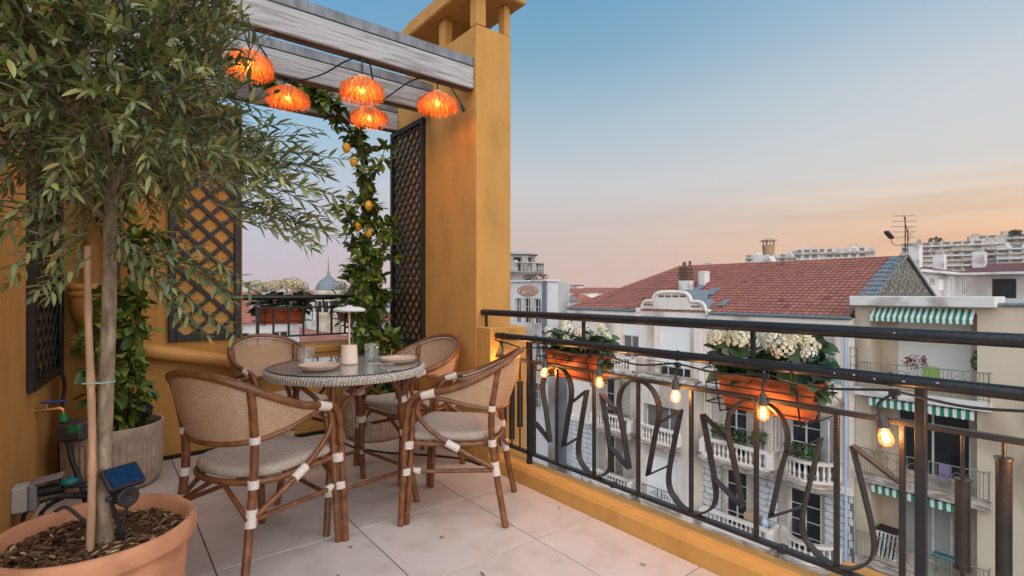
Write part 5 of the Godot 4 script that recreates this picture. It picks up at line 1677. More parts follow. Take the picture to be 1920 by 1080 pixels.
const TC := Vector3(1.03, 0, -2.757)
func build_furniture() -> void:
	var ch := make_chair("cane armchair nearest the camera, its woven back turned to the terracotta pot")
	place_chair(ch, "cane armchair standing beside the black balcony railing", Vector2(1.318, -2.516), Vector2(-0.72, -0.694))
	place_chair(ch, "cane armchair against the pillar, in front of the lemon tree", Vector2(1.333, -3.066), Vector2(-0.985, 0.13))
	place_chair(ch, "cane armchair against the back parapet, behind the table", Vector2(0.965, -3.41), Vector2(0.22, 0.975))
	place_chair(ch, "", Vector2(0.742, -2.58), Vector2(0.875, -0.484))
	# table
	var t := thing("round_table", "round glass topped table with white woven rim on brown cane legs", "table", TC)
	var g := Geo.new(); g.lathe([[0.392, 0.744], [0.0, 0.744]], 64)
	part("woven_top", g, m.rattan_top, t)
	g = Geo.new()
	var rr := []
	for e in [[0.392, 0.746], [0.400, 0.7475], [0.408, 0.742], [0.411, 0.728], [0.408, 0.712], [0.398, 0.708], [0.385, 0.712], [0.38, 0.744]]: rr.append(e)
	rr.reverse()
	g.lathe(rr, 64)
	part("woven_rim", g, m.rattan_white, t)
	g = Geo.new()
	for i in 150:
		var a := TAU * i / 150.0
		var c := V(cos(a), 0, sin(a))
		g.tube(PackedVector3Array([c * 0.401 + V(0, 0.7485, 0), V(cos(a + 0.012), 0, sin(a + 0.012)) * 0.4105 + V(0, 0.741, 0), V(cos(a + 0.02), 0, sin(a + 0.02)) * 0.4125 + V(0, 0.726, 0), V(cos(a + 0.03), 0, sin(a + 0.03)) * 0.409 + V(0, 0.711, 0)]), 0.0055, 5, false)
	tag(part("rim_strand", g, m.rattan_white, t), "", "", "", "stuff")
	g = Geo.new(); g.lathe([[0.395, 0.7565], [0.0, 0.7565]], 64)
	var top := part("glass_top", g, m.glass, t)
	g = Geo.new(); g.lathe([[0.3952, 0.7495], [0.3975, 0.751], [0.3975, 0.755], [0.3952, 0.7566]], 64)
	part("glass_edge", g, m.glass_edge, top)
	for k in 4:
		var a := deg_to_rad(35.0 + 90.0 * k)
		var d := V(cos(a), 0, sin(a)); var e := V(-sin(a), 0, cos(a))
		g = Geo.new(); g.tube(spline([d * 0.375, d * 0.33 + V(0, 0.25, 0), d * 0.285 + V(0, 0.5, 0), d * 0.265 + V(0, 0.71, 0)], 5), 0.0165, 12)
		part("leg", g, m.cane, t)
		for s in [-1.0, 1.0]:
			g = Geo.new(); g.tube(spline([d * 0.318 + e * s * 0.018 + V(0, 0.36, 0), d * 0.292 + e * s * 0.022 + V(0, 0.50, 0), d * 0.285 + e * s * 0.07 + V(0, 0.62, 0), d * 0.27 + e * s * 0.19 + V(0, 0.706, 0)], 6), 0.0115, 10)
			part("leg_brace", g, m.cane, t)
		for q in [[0.37, 0.405, 0.03], [0.545, 0.575, 0.034], [0.17, 0.195, 0.0205]]:
			var r0: float = lerpf(0.375, 0.27, q[0] / 0.71)
			part("binding", binding(d * (r0 - 0.003) + V(0, q[0], 0), d * (r0 - 0.012) + V(0, q[1], 0), q[2]), m.binding, t)
		var a2 := a + PI / 2; var d2 := V(cos(a2), 0, sin(a2))
		g = Geo.new(); g.rod(d * 0.342 + V(0, 0.183, 0), d2 * 0.342 + V(0, 0.183, 0), 0.0105, 8)
		part("stretcher", g, m.cane, t)
	g = Geo.new()
	var ring := PackedVector3Array()
	for i in 42: ring.append(V(cos(TAU * i / 40.0) * 0.30, 0.70, sin(TAU * i / 40.0) * 0.30))
	g.tube(ring, 0.012, 8, false)
	part("under_ring", g, m.cane, t)
	# tableware
	var TY := 0.7575
	for e in [[0.846, -2.655, "beige stoneware plate at the left of the table lamp"], [1.285, -2.66, "beige stoneware plate at the right of the table, by the pillar"]]:
		g = Geo.new(); g.lathe([[0.0, 0.0], [0.072, 0.0], [0.088, 0.008], [0.100, 0.022], [0.1005, 0.027], [0.098, 0.027], [0.085, 0.014], [0.07, 0.009], [0.0, 0.008]], 48)
		var p := solo("plate", g, m.plate, e[2], "plate", "plates on the table")
		p.position = V(e[0], TY, e[1])
	for e in [[0.842, -2.845, "cut glass tumbler behind the left plate"], [1.197, -2.825, "cut glass tumbler between the table lamp and the right plate"]]:
		g = Geo.new()
		var n := 12
		var rows := []
		for q in [[0.0, 0.0], [0.032, 0.0], [0.036, 0.004], [0.0375, 0.012], [0.0385, 0.03], [0.0395, 0.055], [0.041, 0.072], [0.0415, 0.094], [0.0405, 0.0955], [0.0393, 0.094], [0.0385, 0.072], [0.037, 0.05], [0.035, 0.018], [0.0, 0.012]]:
			var row := PackedVector3Array()
			for s in 48:
				var a := TAU * s / 48
				var facet := 1.0
				if q[1] > 0.010 and q[1] < 0.06 and q[0] > 0.0372: facet = 1.0 - 0.035 * absf(sin(a * 7.0))
				row.append(V(q[0] * cos(a) * facet, q[1], -q[0] * sin(a) * facet))
			rows.append(row)
		g.grid(rows, true)
		var tm := solo("tumbler", g, m.tumbler, e[2], "glass", "tumblers on the table")
		tm.position = V(e[0], TY + 0.0008, e[1])
	var lp := thing("table_lamp", "beige cordless table lamp with conical foot and flat grey shade", "lamp", V(1.045, TY, -2.77))
	g = Geo.new(); g.lathe([[0.0, 0.0], [0.046, 0.0], [0.0475, 0.003], [0.0475, 0.010], [0.0465, 0.012], [0.0415, 0.098], [0.039, 0.101], [0.0, 0.102]], 40)
	part("foot", g, m.lamp_body, lp)
	g = Geo.new(); g.rod(V(0, 0.10, 0), V(0, 0.30, 0), 0.0055, 12)
	part("stem", g, m.lamp_stem, lp)
	g = Geo.new(); g.lathe([[0.0, 0.287], [0.060, 0.287], [0.078, 0.285], [0.084, 0.288], [0.086, 0.294], [0.083, 0.301], [0.06, 0.309], [0.02, 0.313], [0.012, 0.319], [0.0, 0.320]], 48)
	part("shade", g, m.white_iron, lp)
	var fk := thing("fork", "small fork lying by the right plate", "fork", V(1.165, TY + 0.002, -2.66), 0.6)
	g = Geo.new(); g.box(V(0, 0, 0), V(0.008, 0.002, 0.11), 0.0008); g.box(V(0, 0.001, 0.075), V(0.018, 0.002, 0.04), 0.0008)
	part("body", g, m.white_iron, fk)

# ---------------------------------------------------------------- festoon lights
func omni(parent: Node3D, at: Vector3, energy: float, size := 0.02) -> void:
	var l := OmniLight3D.new(); l.name = "bulb_light"
	l.light_color = Color(1.0, 0.70, 0.40); l.light_energy = energy; l.light_size = size
	l.omni_range = 60.0; l.omni_attenuation = 2.0; l.shadow_enabled = true
	l.position = at
	parent.add_child(l, true)

func edison(t: Node3D, at: Vector3, lean: Vector3, energy: float) -> void:
	# hanging bulb whose glass centre is at at; lean is the up direction
	var bs := Basis(lean.cross(Vector3.BACK).normalized(), lean, lean.cross(Vector3.BACK).normalized().cross(lean))
	var tr := Transform3D(bs, at)
	var raw := Geo.new(); raw.lathe([[0.0, -0.030], [0.010, -0.0285], [0.019, -0.020], [0.0222, -0.008], [0.021, 0.004], [0.016, 0.018], [0.013, 0.028]], 20)
	var g := Geo.new(); g.add(raw, tr)
	part("bulb", g, m.bulb_glass, t)
	raw = Geo.new()
	for k in 4:
		var a := TAU * k / 4
		raw.rod(V(cos(a) * 0.004, -0.014, sin(a) * 0.004), V(cos(a) * 0.0055, 0.014, sin(a) * 0.0055), 0.0016, 5)
	g = Geo.new(); g.add(raw, tr)
	part("filament", g, m.filament, t)
	raw = Geo.new(); raw.lathe_sharp([[0.0, 0.0285], [0.0165, 0.0285], [0.0185, 0.034], [0.0185, 0.052], [0.0155, 0.056], [0.0145, 0.068], [0.007, 0.078], [0.0, 0.078]], 16)
	g = Geo.new(); g.add(raw, tr)
	part("socket", g, m.dark_plastic, t)
	omni(t, at, energy, 0.015)

func build_lights() -> void:
	# raffia pendants on the pergola
	var L := [
		[V(1.191, 2.365, -2.95), 0.132, 0.120, 2.54, "raffia lamp under the middle of the front pergola beam"],
		[V(1.722, 2.415, -2.985), 0.138, 0.120, 2.54, "raffia lamp nearest the pillar, beside the loose cable end"],
		[V(1.473, 2.413, -3.52), 0.136, 0.115, 2.54, "raffia lamp on the middle beam in front of the lemon leaves"],
		[V(0.924, 2.428, -3.52), 0.138, 0.115, 2.54, "raffia lamp partly covered by olive leaves on the middle beam"],
		[V(0.582, 2.35, -2.95), 0.122, 0.120, 2.54, "raffia lamp at the right edge of the olive crown"],
		[V(-0.094, 2.395, -3.0), 0.122, 0.110, 2.54, "raffia lamp at the top left, hidden behind the olive leaves"]]
	for e in L:
		var p: Vector3 = e[0]; var r: float = e[1]
		var t := thing("raffia_lamp", e[4], "pendant lamp", p, 0.0, "raffia lamps along the pergola")
		var h: float = e[2]
		var g := Geo.new(); var gt := Geo.new(); var gu := Geo.new()
		var gd := Geo.new()
		for i in 760:
			var cl := float(i % 97)
			var a := TAU * (cl + 0.6 * sin(cl * 12.9)) / 97.0 + rng.randfn() * 0.03; var k := rnd(0.84, 1.06)
			var j := rnd(-0.10, 0.10); var dy := rnd(-0.016, 0.016)
			var P := func(rad: float, y: float, f: float) -> Vector3: return V(cos(a + j * f) * rad, y, sin(a + j * f) * rad)
			var p0: Vector3 = P.call(0.022, h * 0.52, 0.0); var p1: Vector3 = P.call(r * 0.50, h * 0.34, 0.3); var p2: Vector3 = P.call(r * 0.93, -h * 0.08 + dy, 0.7); var p3: Vector3 = P.call(r * 1.0 * k, -h * 0.40 + dy * 1.8, 1.0)
			var w := V(-sin(a), 0, cos(a)) * rnd(0.0009, 0.0020)
			var gg: Geo = gd if i % 5 < 2 else g
			gt.quad(p0 - w, p0 + w, p1 + w, p1 - w, V(0, 1, 0)); gg.quad(p1 - w, p1 + w, p2 + w, p2 - w, V(cos(a), 1, sin(a))); gg.quad(p2 - w, p2 + w, p3 + w * 0.4, p3 - w * 0.4, V(cos(a), 0.3, sin(a)))
		tag(part("raffia_skirt", gd, m.raffia_dark, t), "", "", "", "stuff")
		for i in 150:
			var a := rnd(0, TAU)
			var w := V(-sin(a), 0, cos(a)) * 0.0016
			var d := V(cos(a), 0, sin(a))
			var q0 := d * r * rnd(0.25, 0.6) + V(0, h * 0.18, 0); var q1 := d * r * rnd(0.6, 0.85) + V(0, -h * rnd(0.2, 0.45), 0)
			gu.quad(q0 - w, q0 + w, q1 + w, q1 - w, d)
		tag(part("raffia_skirt", g, m.raffia, t), "", "", "", "stuff"); tag(part("raffia_crown", gt, m.raffia_top, t), "", "", "", "stuff"); tag(part("inner_fringe", gu, m.raffia, t), "", "", "", "stuff")
		g = Geo.new(); g.lathe([[0.0, h * 0.46], [0.026, h * 0.46], [0.024, h * 0.56], [0.0, h * 0.58]], 14)
		part("cap", g, m.raffia_top, t)
		g = Geo.new(); g.lathe([[0.0, -0.036], [0.012, -0.034], [0.022, -0.02], [0.024, -0.006], [0.018, 0.012], [0.013, 0.025]], 16)
		part("bulb", g, m.bulb_glass, t, V(0, -0.004, 0))
		g = Geo.new()
		for k in 4: g.rod(V(cos(k * 1.57) * 0.004, -0.02, sin(k * 1.57) * 0.004), V(cos(k * 1.57) * 0.005, 0.012, sin(k * 1.57) * 0.005), 0.0022, 5)
		part("filament", g, m.filament, t)
		g = Geo.new(); g.rod(V(0, 0.022, 0), V(0, h * 0.46, 0), 0.015, 10)
		part("socket", g, m.dark_plastic, t)
		g = Geo.new(); g.rod(V(0, h * 0.57, 0), V(0, e[3] - p.y - 0.004, 0), 0.0045, 8)
		part("drop_cord", g, m.black, t)
		omni(t, V(0, -0.004, 0), 0.013, 0.02)
	var cb := Geo.new()
	cb.tube(spline([V(-0.3, 2.50, -2.9), V(-0.094, 2.53, -3.0), V(0.2, 2.47, -3.02), V(0.45, 2.53, -2.96), V(0.582, 2.53, -2.96), V(0.63, 2.47, -2.98), V(0.70, 2.46, -3.1), V(0.78, 2.50, -3.36), V(0.90, 2.535, -3.54), V(0.95, 2.50, -3.44), V(1.03, 2.475, -3.18), V(1.10, 2.505, -2.99), V(1.17, 2.535, -2.955), V(1.23, 2.528, -2.95), V(1.275, 2.47, -3.0), V(1.33, 2.44, -3.12), V(1.42, 2.49, -3.45), V(1.47, 2.53, -3.54), V(1.52, 2.50, -3.40), V(1.56, 2.53, -3.08), V(1.60, 2.53, -2.97), V(1.70, 2.535, -2.95), V(1.78, 2.53, -2.95), V(1.84, 2.49, -2.96), V(1.885, 2.43, -2.955)], 6), 0.0048, 8)
	solo("pergola_cable", cb, m.black, "black cable winding along the pergola beams between the raffia lamps", "cable")
	var pl := Geo.new(); pl.tube(PackedVector3Array([V(1.888, 2.427, -2.955), V(1.905, 2.395, -2.953), V(1.912, 2.38, -2.952)]), [0.008, 0.015, 0.011], 10)
	solo("cable_end", pl, m.black, "black loose end plug of the pergola cable against the pillar", "plug")
	# bulbs under the second rail of the balcony
	var bz := [-2.64, -2.225, -1.80, -1.35, -0.96, -0.563, -0.15]
	var nm := ["clear warm bulb hanging by the buttress at the left end of the railing", "clear warm bulb in front of the left part of the first orange planter", "clear warm bulb at the right end of the first orange planter", "clear warm bulb in the open stretch between the two planters", "clear warm bulb in front of the second orange planter", "largest looking clear warm bulb, right of the second planter", "clear warm bulb hanging furthest right along the railing"]
	var ys := [0.678, 0.678, 0.680, 0.680, 0.677, 0.672, 0.675]
	for i in 7:
		var t := thing("festoon_bulb", nm[i], "light bulb", Vector3.ZERO, 0.0, "festoon bulbs along the railing")
		var lean := V(0.05, 1, [0.1, 0.12, -0.16, -0.04, -0.05, -0.22, 0.0][i]).normalized()
		var at := V(1.99, ys[i] + 0.006, bz[i])
		edison(t, at, lean, 0.020)
		var top: Vector3 = at + lean * 0.076
		var g := Geo.new(); g.tube(spline([top, top + lean * 0.03, V(2.0, 0.825, bz[i] - lean.z * 0.1)], 4), 0.0045, 8)
		part("drop_cord", g, m.black, t)
		g = Geo.new(); g.box(V(2.0, 0.826, bz[i] - lean.z * 0.1), V(0.014, 0.022, 0.034), 0.005); g.box(V(2.0, 0.815, bz[i] - lean.z * 0.1), V(0.012, 0.03, 0.016), 0.004)
		part("cable_joint", g, m.black, t)
		g = Geo.new()
		var ring := PackedVector3Array()
		for k in 15: ring.append(V(RX + cos(TAU * k / 13.0) * 0.0235, 0.862 + sin(TAU * k / 13.0) * 0.0235, bz[i] - lean.z * 0.1 - 0.02))
		g.tube(ring, 0.002, 5, false)
		part("cable_tie", g, m.black, t)
	var pts := [V(2.0, 0.84, -2.72)]
	for i in 7:
		pts.append(V(2.0, 0.828, bz[i] - 0.02)); pts.append(V(2.0, 0.828, bz[i] + 0.03))
		if i < 6:
			var zm: float = (bz[i] + bz[i + 1]) / 2
			pts.append(V(1.998, 0.815 - rnd(0.0, 0.014), zm))
	pts.append(V(2.0, 0.81, 0.6))
	var rc := Geo.new(); rc.tube(spline(pts, 6), 0.0045, 8)
	solo("railing_cable", rc, m.black, "black festoon cable strung under the second rail of the balcony railing", "cable")

# ---------------------------------------------------------------- plants
func leaf_geo(len: float, wid: float, curl: float, fold: float, seg := 4) -> Geo:
	# along +z from the origin, upper side +y
	var g := Geo.new(); var rows := []
	for i in seg + 1:
		var t := float(i) / seg
		var w := wid * pow(sin(PI * pow(t, 0.85)), 0.85) * 0.5 if i > 0 and i < seg else 0.0004
		var y := -curl * len * t * t
		rows.append(PackedVector3Array([V(w, y + w * fold, t * len), V(0, y, t * len), V(-w, y + w * fold, t * len)]))
	g.grid(rows)
	return g

func frame_from(z: Vector3, up: Vector3) -> Basis:
	var zz := z.normalized()
	var x := up.cross(zz)
	if x.length() < 0.01: x = Vector3.RIGHT.cross(zz)
	x = x.normalized()
	return Basis(x, zz.cross(x), zz)

func view_rank(p: Vector3) -> float:
	# how large a leaf shows in the photograph; huge when it is out of view
	var d := p - V(0, 1.15, 0)
	var z := d.dot(V(0.6187, 0, -0.7856)); var x := d.dot(V(0.7856, 0, 0.6187))
	if z < 0.2 or absf(x / z) > 1.02 or absf(d.y / z) > 0.58: return 1e6
	return z

func build_plants() -> void:
	build_pots()
	olive_tree()
	lemons()
	planters()
	garden_bits()

const OP := Vector3(-0.024, 0, -2.06)
func build_pots() -> void:
	var t := thing("terracotta_pot", "big round terracotta pot in the left foreground", "pot", OP)
	var g := Geo.new()
	g.lathe([[0.0, 0.0], [0.195, 0.0], [0.205, 0.01], [0.222, 0.10], [0.236, 0.25], [0.243, 0.345], [0.2445, 0.352], [0.259, 0.358], [0.266, 0.372], [0.2665, 0.40], [0.262, 0.416], [0.254, 0.422], [0.246, 0.420], [0.238, 0.408], [0.234, 0.38], [0.23, 0.33]], 72)
	part("body", g, m.terracotta, t)
	g = Geo.new(); g.lathe([[0.234, 0.352], [0.0, 0.362]], 32)
	part("soil", g, m.soil, t)
	# bark chips
	var chip := Geo.new()
	chip.quad(V(-0.5, 0, -0.11), V(-0.2, 0.06, 0.10), V(0.25, 0.05, 0.13), V(0.5, -0.02, 0.0)); chip.quad(V(-0.5, 0, -0.11), V(0.5, -0.02, 0.0), V(0.2, 0.03, -0.14), V(-0.2, 0.04, -0.13))
	var mc := mat(C(1, 1, 1), 0.8); mc.vertex_color_use_as_albedo = true; mc.cull_mode = BaseMaterial3D.CULL_DISABLED
	var xf := []; var cols := []
	for i in 2600:
		var a := rnd(0, TAU); var r := 0.229 * sqrt(rng.randf())
		var s := rnd(0.018, 0.05)
		var b := Basis.from_euler(V(rnd(-0.5, 0.5), rnd(0, TAU), rnd(-0.5, 0.5))).scaled(V(s, s, s * rnd(0.5, 1.2)))
		xf.append(Transform3D(b, V(cos(a) * r, 0.365 + rnd(-0.004, 0.014), sin(a) * r)))
		var k := rng.randf()
		var c := C(0.05, 0.024, 0.012).lerp(C(0.16, 0.07, 0.028), rng.randf())
		if k > 0.84: c = C(0.34, 0.20, 0.09)
		if k > 0.96: c = C(0.46, 0.33, 0.18)
		cols.append(c)
	many("bark_mulch", chip.mesh(), mc, xf, t, cols)
	# ribbed pots
	for e in [[V(0.035, 0, -3.89), "ribbed beige planter in the back left corner under the lemon climber"], [V(1.70, 0, -3.93), "ribbed beige planter at the foot of the pillar behind the armchair"]]:
		var p := thing("ribbed_pot", e[1], "pot", e[0], 0.0, "ribbed planters of the lemon trees")
		g = Geo.new(); var rows := []
		for q in [[0.0, 0.0, 0.0], [0.20, 0.0, 0.0], [0.222, 0.012, 0.0], [0.236, 0.05, 0.4], [0.242, 0.09, 1.0], [0.246, 0.28, 1.0], [0.247, 0.305, 0.3], [0.248, 0.32, 0.0], [0.249, 0.362, 0.0], [0.246, 0.368, 0.0], [0.236, 0.368, 0.0], [0.233, 0.36, 0.0], [0.232, 0.31, 0.0]]:
			var row := PackedVector3Array()
			for s in 240:
				var a := TAU * s / 240
				var r: float = q[0] - q[2] * 0.008 * pow(0.5 - 0.5 * cos(a * 48.0), 1.5)
				row.append(V(r * cos(a), q[1], -r * sin(a)))
			rows.append(row)
		g.grid(rows, true)
		part("body", g, m.fibre, p)
		g = Geo.new(); g.lathe([[0.234, 0.325], [0.0, 0.335]], 24)
		part("soil", g, m.soil, p)

func olive_tree() -> void:
	var t := thing("olive_tree", "olive tree with slim bare trunk and wide silvery crown in the terracotta pot", "tree", Vector3.ZERO)
	var g := Geo.new()
	var base := V(-0.006, 0.355, -2.045)
	g.tube(spline([base, V(-0.008, 0.6, -2.045), V(-0.001, 0.85, -2.043), V(0.006, 1.1, -2.045), V(0.008, 1.36, -2.05), V(0.015, 1.55, -2.04)], 6), [0.032, 0.026, 0.0235, 0.022, 0.0222, 0.0218, 0.0212, 0.0216, 0.0208, 0.0205, 0.021, 0.0204, 0.02, 0.0206, 0.02, 0.0198, 0.0203, 0.0196, 0.0195, 0.0195, 0.0194, 0.0192, 0.019, 0.0188, 0.0186, 0.0182, 0.018, 0.017, 0.016, 0.014, 0.012], 14)
	part("trunk", g, m.bark, t)
	var c := V(0.0, 1.82, -1.98)
	var rad := V(0.45, 0.40, 0.47)
	for i in 11:
		var a := TAU * i / 11.0 + rnd(-0.2, 0.2)
		var d := V(cos(a) * rnd(0.5, 0.9), rnd(0.45, 1.2), sin(a) * rnd(0.5, 0.9))
		var s := V(0.010, rnd(1.36, 1.53), -2.045)
		var e := s + d * 0.42
		g = Geo.new(); g.tube(spline([s, s + d * 0.14 + V(0, 0.03, 0), s + d * 0.28 + V(rnd(-0.03, 0.03), 0.03, rnd(-0.03, 0.03)), e], 4), [0.010, 0.0095, 0.009, 0.0085, 0.008, 0.0075, 0.007, 0.0065, 0.006, 0.0055, 0.005, 0.0045, 0.004], 7)
		part("limb", g, m.bark, t)
	# twigs: [start, end]
	var tw := []
	for i in 1020:
		var d := Vector3(rng.randfn(), rng.randfn() * 0.9 + 0.05, rng.randfn()).normalized()
		var k := rnd(0.25, 0.86) if i % 3 else rnd(0.62, 0.92)
		var p := c + d * rad * k
		var dir := (d + V(0, rnd(-0.15, 0.75), 0) + V(rnd(-0.5, 0.5), 0, rnd(-0.5, 0.5))).normalized()
		var L := rnd(0.10, 0.20)
		tw.append([p, p + dir * L + V(0, -0.12 * L * rng.randf(), 0)])
	# long sprays that reach out to the right and hang below
	for e in [[V(0.30, 1.56, -1.75), V(0.595, 1.56, -1.57)], [V(0.30, 1.52, -1.72), V(0.50, 1.53, -1.575)], [V(0.28, 1.44, -1.72), V(0.52, 1.325, -1.505)], [V(0.30, 1.46, -1.70), V(0.51, 1.385, -1.51)], [V(0.25, 1.42, -1.70), V(0.46, 1.27, -1.485)], [V(0.28, 1.40, -1.74), V(0.50, 1.36, -1.53)], [V(0.12, 1.36, -1.9), V(0.335, 1.18, -1.775)], [V(0.08, 1.30, -1.92), V(0.365, 1.15, -1.75)], [V(0.05, 1.28, -1.95), V(0.245, 1.015, -1.85)], [V(0.06, 1.25, -1.95), V(0.325, 1.0, -1.78)], [V(0.04, 1.28, -1.96), V(0.19, 1.05, -1.93)], [V(0.30, 1.84, -1.72), V(0.37, 1.99, -1.62)], [V(0.28, 1.66, -1.72), V(0.39, 1.73, -1.6)], [V(-0.06, 1.32, -1.98), V(-0.17, 1.135, -2.04)], [V(-0.08, 1.34, -1.95), V(-0.23, 1.165, -2.09)], [V(-0.02, 1.30, -1.9), V(-0.12, 1.14, -1.85)], [V(0.3, 1.62, -1.74), V(0.52, 1.64, -1.58)], [V(0.26, 1.50, -1.72), V(0.47, 1.44, -1.52)], [V(0.22, 1.5, -1.66), V(0.44, 1.42, -1.45)], [V(-0.1, 1.4, -1.9), V(-0.28, 1.2, -2.0)], [V(-0.05, 1.38, -1.85), V(-0.2, 1.2, -1.8)], [V(0.30, 1.75, -1.70), V(0.42, 1.83, -1.58)]]:
		for k in (2 if e[1].y < 1.3 else 3):
			var j := V(rnd(-0.035, 0.035), rnd(-0.045, 0.045), rnd(-0.035, 0.035))
			tw.append([e[0] + j * 1.2, (e[1] as Vector3) + j * (0.0 if k == 0 else 1.6) - ((e[1] - e[0]) as Vector3) * (0.0 if k == 0 else rnd(0.08, 0.4))])
	var gt := Geo.new()
	var leaves := []   # [rank, transform, tone]
	for e in tw:
		var p0: Vector3 = e[0]; var p1: Vector3 = e[1]
		var L := p0.distance_to(p1)
		var mid := (p0 + p1) / 2 + V(rnd(-0.015, 0.015), rnd(0.0, 0.025), rnd(-0.015, 0.015))
		var path := spline([p0, mid, p1], 3)
		if bad_spot(p1): continue
		gt.tube(path, [0.0026, 0.0023, 0.002, 0.0018, 0.0016, 0.0013, 0.0009], 4, false)
		var n := int(L / 0.0175)
		var roll := rnd(0, TAU)
		for i in range(1, n + 1):
			var f := 0.12 + 0.88 * float(i) / n
			var q := sample(path, f * (path.size() - 1)); var q2 := sample(path, maxf(0.0, f - 0.1) * (path.size() - 1))
			var T := (q - q2).normalized()
			var N := T.cross(Vector3.UP).normalized().rotated(T, roll + (PI / 2) * (i % 2) + rnd(-0.25, 0.25))
			for s in [-1.0, 1.0]:
				if rng.randf() < 0.06: continue
				var ang := rnd(0.55, 0.95) * (1.0 if f < 0.93 else 0.4)
				var dir: Vector3 = (T * cos(ang) + N * s * sin(ang) + V(0, rnd(-0.05, 0.34), 0)).normalized()
				var up := (Vector3.UP + V(rnd(-0.7, 0.7), 0, rnd(-0.7, 0.7))).normalized()
				var sc := rnd(0.72, 1.18) * (0.7 if f > 0.95 else 1.0)
				var bs := frame_from(dir, up).scaled_local(V(sc, sc, sc))
				if bad_spot(q + dir * 0.05): continue
				leaves.append([view_rank(q + dir * 0.03), Transform3D(bs, q), rng.randf()])
	part("twigs", gt, m.twig, t).set_meta("kind", "stuff")
	var lm := leaf_geo(0.047, 0.0118, 0.08, 0.35, 4).mesh()
	leaves.sort_custom(func(a, b): return a[0] < b[0])
	var xf := []; var cols := []
	for i in leaves.size():
		var tone: float = leaves[i][2]
		if i < 300 and leaves[i][0] < 1e5:
			var o := part("leaf", lm, m["olive%d" % int(tone * 3.999)], t)
			o.transform = leaves[i][1]
		else:
			xf.append(leaves[i][1])
			var cc := C(0.08, 0.13, 0.04).lerp(C(0.32, 0.32, 0.12), pow(tone, 1.5))
			if tone > 0.93: cc = C(0.30, 0.23, 0.07)
			if tone < 0.10: cc = C(0.18, 0.21, 0.13)
			cols.append(cc)
	many("foliage", lm, m.leaf_vc, xf, t, cols)
	# stake and tie
	var st := Geo.new()
	var rr := []
	var pts := []
	for i in 40:
		var f := i / 39.0
		pts.append(V(-0.040 + 0.006 * sin(f * 5.0), 0.358 + f * 0.93, -2.005 - 0.01 * f))
		rr.append(0.0108 - 0.0015 * f + (0.0018 if i in [11, 22, 31] else 0.0))
	st.tube(PackedVector3Array(pts), rr, 12)
	solo("bamboo_stake", st, m.bamboo, "pale bamboo stake standing beside the olive trunk", "stake")
	var ti := Geo.new(); var ring := PackedVector3Array()
	for k in 26:
		var a := TAU * k / 12.0
		ring.append(V(-0.019 + cos(a) * 0.040, 0.872 + 0.003 * sin(k * 0.5), -2.026 + sin(a) * 0.036))
	ti.tube(ring, 0.0022, 5)
	solo("plant_tie", ti, m.tie, "pale green tie binding the stake to the olive trunk", "tie")

func bad_spot(p: Vector3) -> bool:
	# inside the left wall, the beams' height or too close to the lens
	if p.x < -0.237 - 0.0875 * (p.z + 4.28) + 0.02: return true
	if p.y > 2.45: return true
	if p.x > 0.345 + 1.5 * maxf(0.0, 1.76 - p.y) + 0.05 * sin(p.y * 47.0 + p.z * 31.0): return true
	return p.distance_to(V(0, 1.15, 0)) < 0.85

func lemon_plant(label: String, paths: Array, dens: float, spread: float, singles: int, wall_guard: int) -> void:
	var t := thing("lemon_tree", label, "lemon tree", Vector3.ZERO, 0.0, "")
	var gs := Geo.new(); var leaves := []
	for pa in paths:
		var path := spline(pa[0], 8)
		var k := path.size()
		var rad := []
		for i in k: rad.append(lerpf(pa[1], pa[2], float(i) / (k - 1)))
		gs.tube(path, rad, 7)
		var L := 0.0
		for i in k - 1: L += path[i].distance_to(path[i + 1])
		var n := int(L * dens * pa[3])
		for i in n:
			var f := rng.randf()
			var q := sample(path, f * (k - 1))
			var d := V(rng.randfn(), rng.randfn() * 0.7 + 0.1, rng.randfn()).normalized()
			var tip := q + d * rnd(0.03, spread * pa[3])
			if wall_guard == 1 and tip.x > 1.93: tip.x = 1.93
			if tip.z < -4.22 and tip.y < 2.5 and (tip.x < 0.85 or tip.y < 0.76): continue
			if wall_guard == 0 and tip.x < -0.17: continue
			if tip.y > 2.52 and absf(tip.z + 4.13) < 0.12: continue
			gs.tube(PackedVector3Array([q, (q + tip) / 2 + V(0, 0.01, 0), tip]), [0.0028, 0.002, 0.0014], 4, false)
			for j in 5:
				var b := tip.lerp(q, j * 0.16)
				var dir := (d + V(rng.randfn(), rng.randfn() - 0.25, rng.randfn()) * 0.75).normalized()
				var sc := rnd(0.6, 1.2)
				leaves.append([view_rank(b + dir * 0.03), Transform3D(frame_from(dir, (Vector3.UP + V(rnd(-0.8, 0.8), 0, rnd(-0.8, 0.8))).normalized()).scaled_local(V(sc, sc, sc)), b), rng.randf()])
	part("stems", gs, m.green_stem, t)
	var lm := leaf_geo(0.086, 0.047, 0.22, 0.28, 5).mesh()
	leaves.sort_custom(func(a, b): return a[0] < b[0])
	var xf := []; var cols := []
	for i in leaves.size():
		var tone: float = leaves[i][2]
		if i < singles and leaves[i][0] < 1e5:
			var o := part("leaf", lm, m["lemon%d" % int(pow(tone, 1.5) * 3.999)], t)
			o.transform = leaves[i][1]
		else:
			xf.append(leaves[i][1])
			cols.append(C(0.05, 0.105, 0.018).lerp(C(0.22, 0.25, 0.035), pow(tone, 1.6)))
	many("foliage", lm, m.leaf_vc, xf, t, cols)
	_last = t

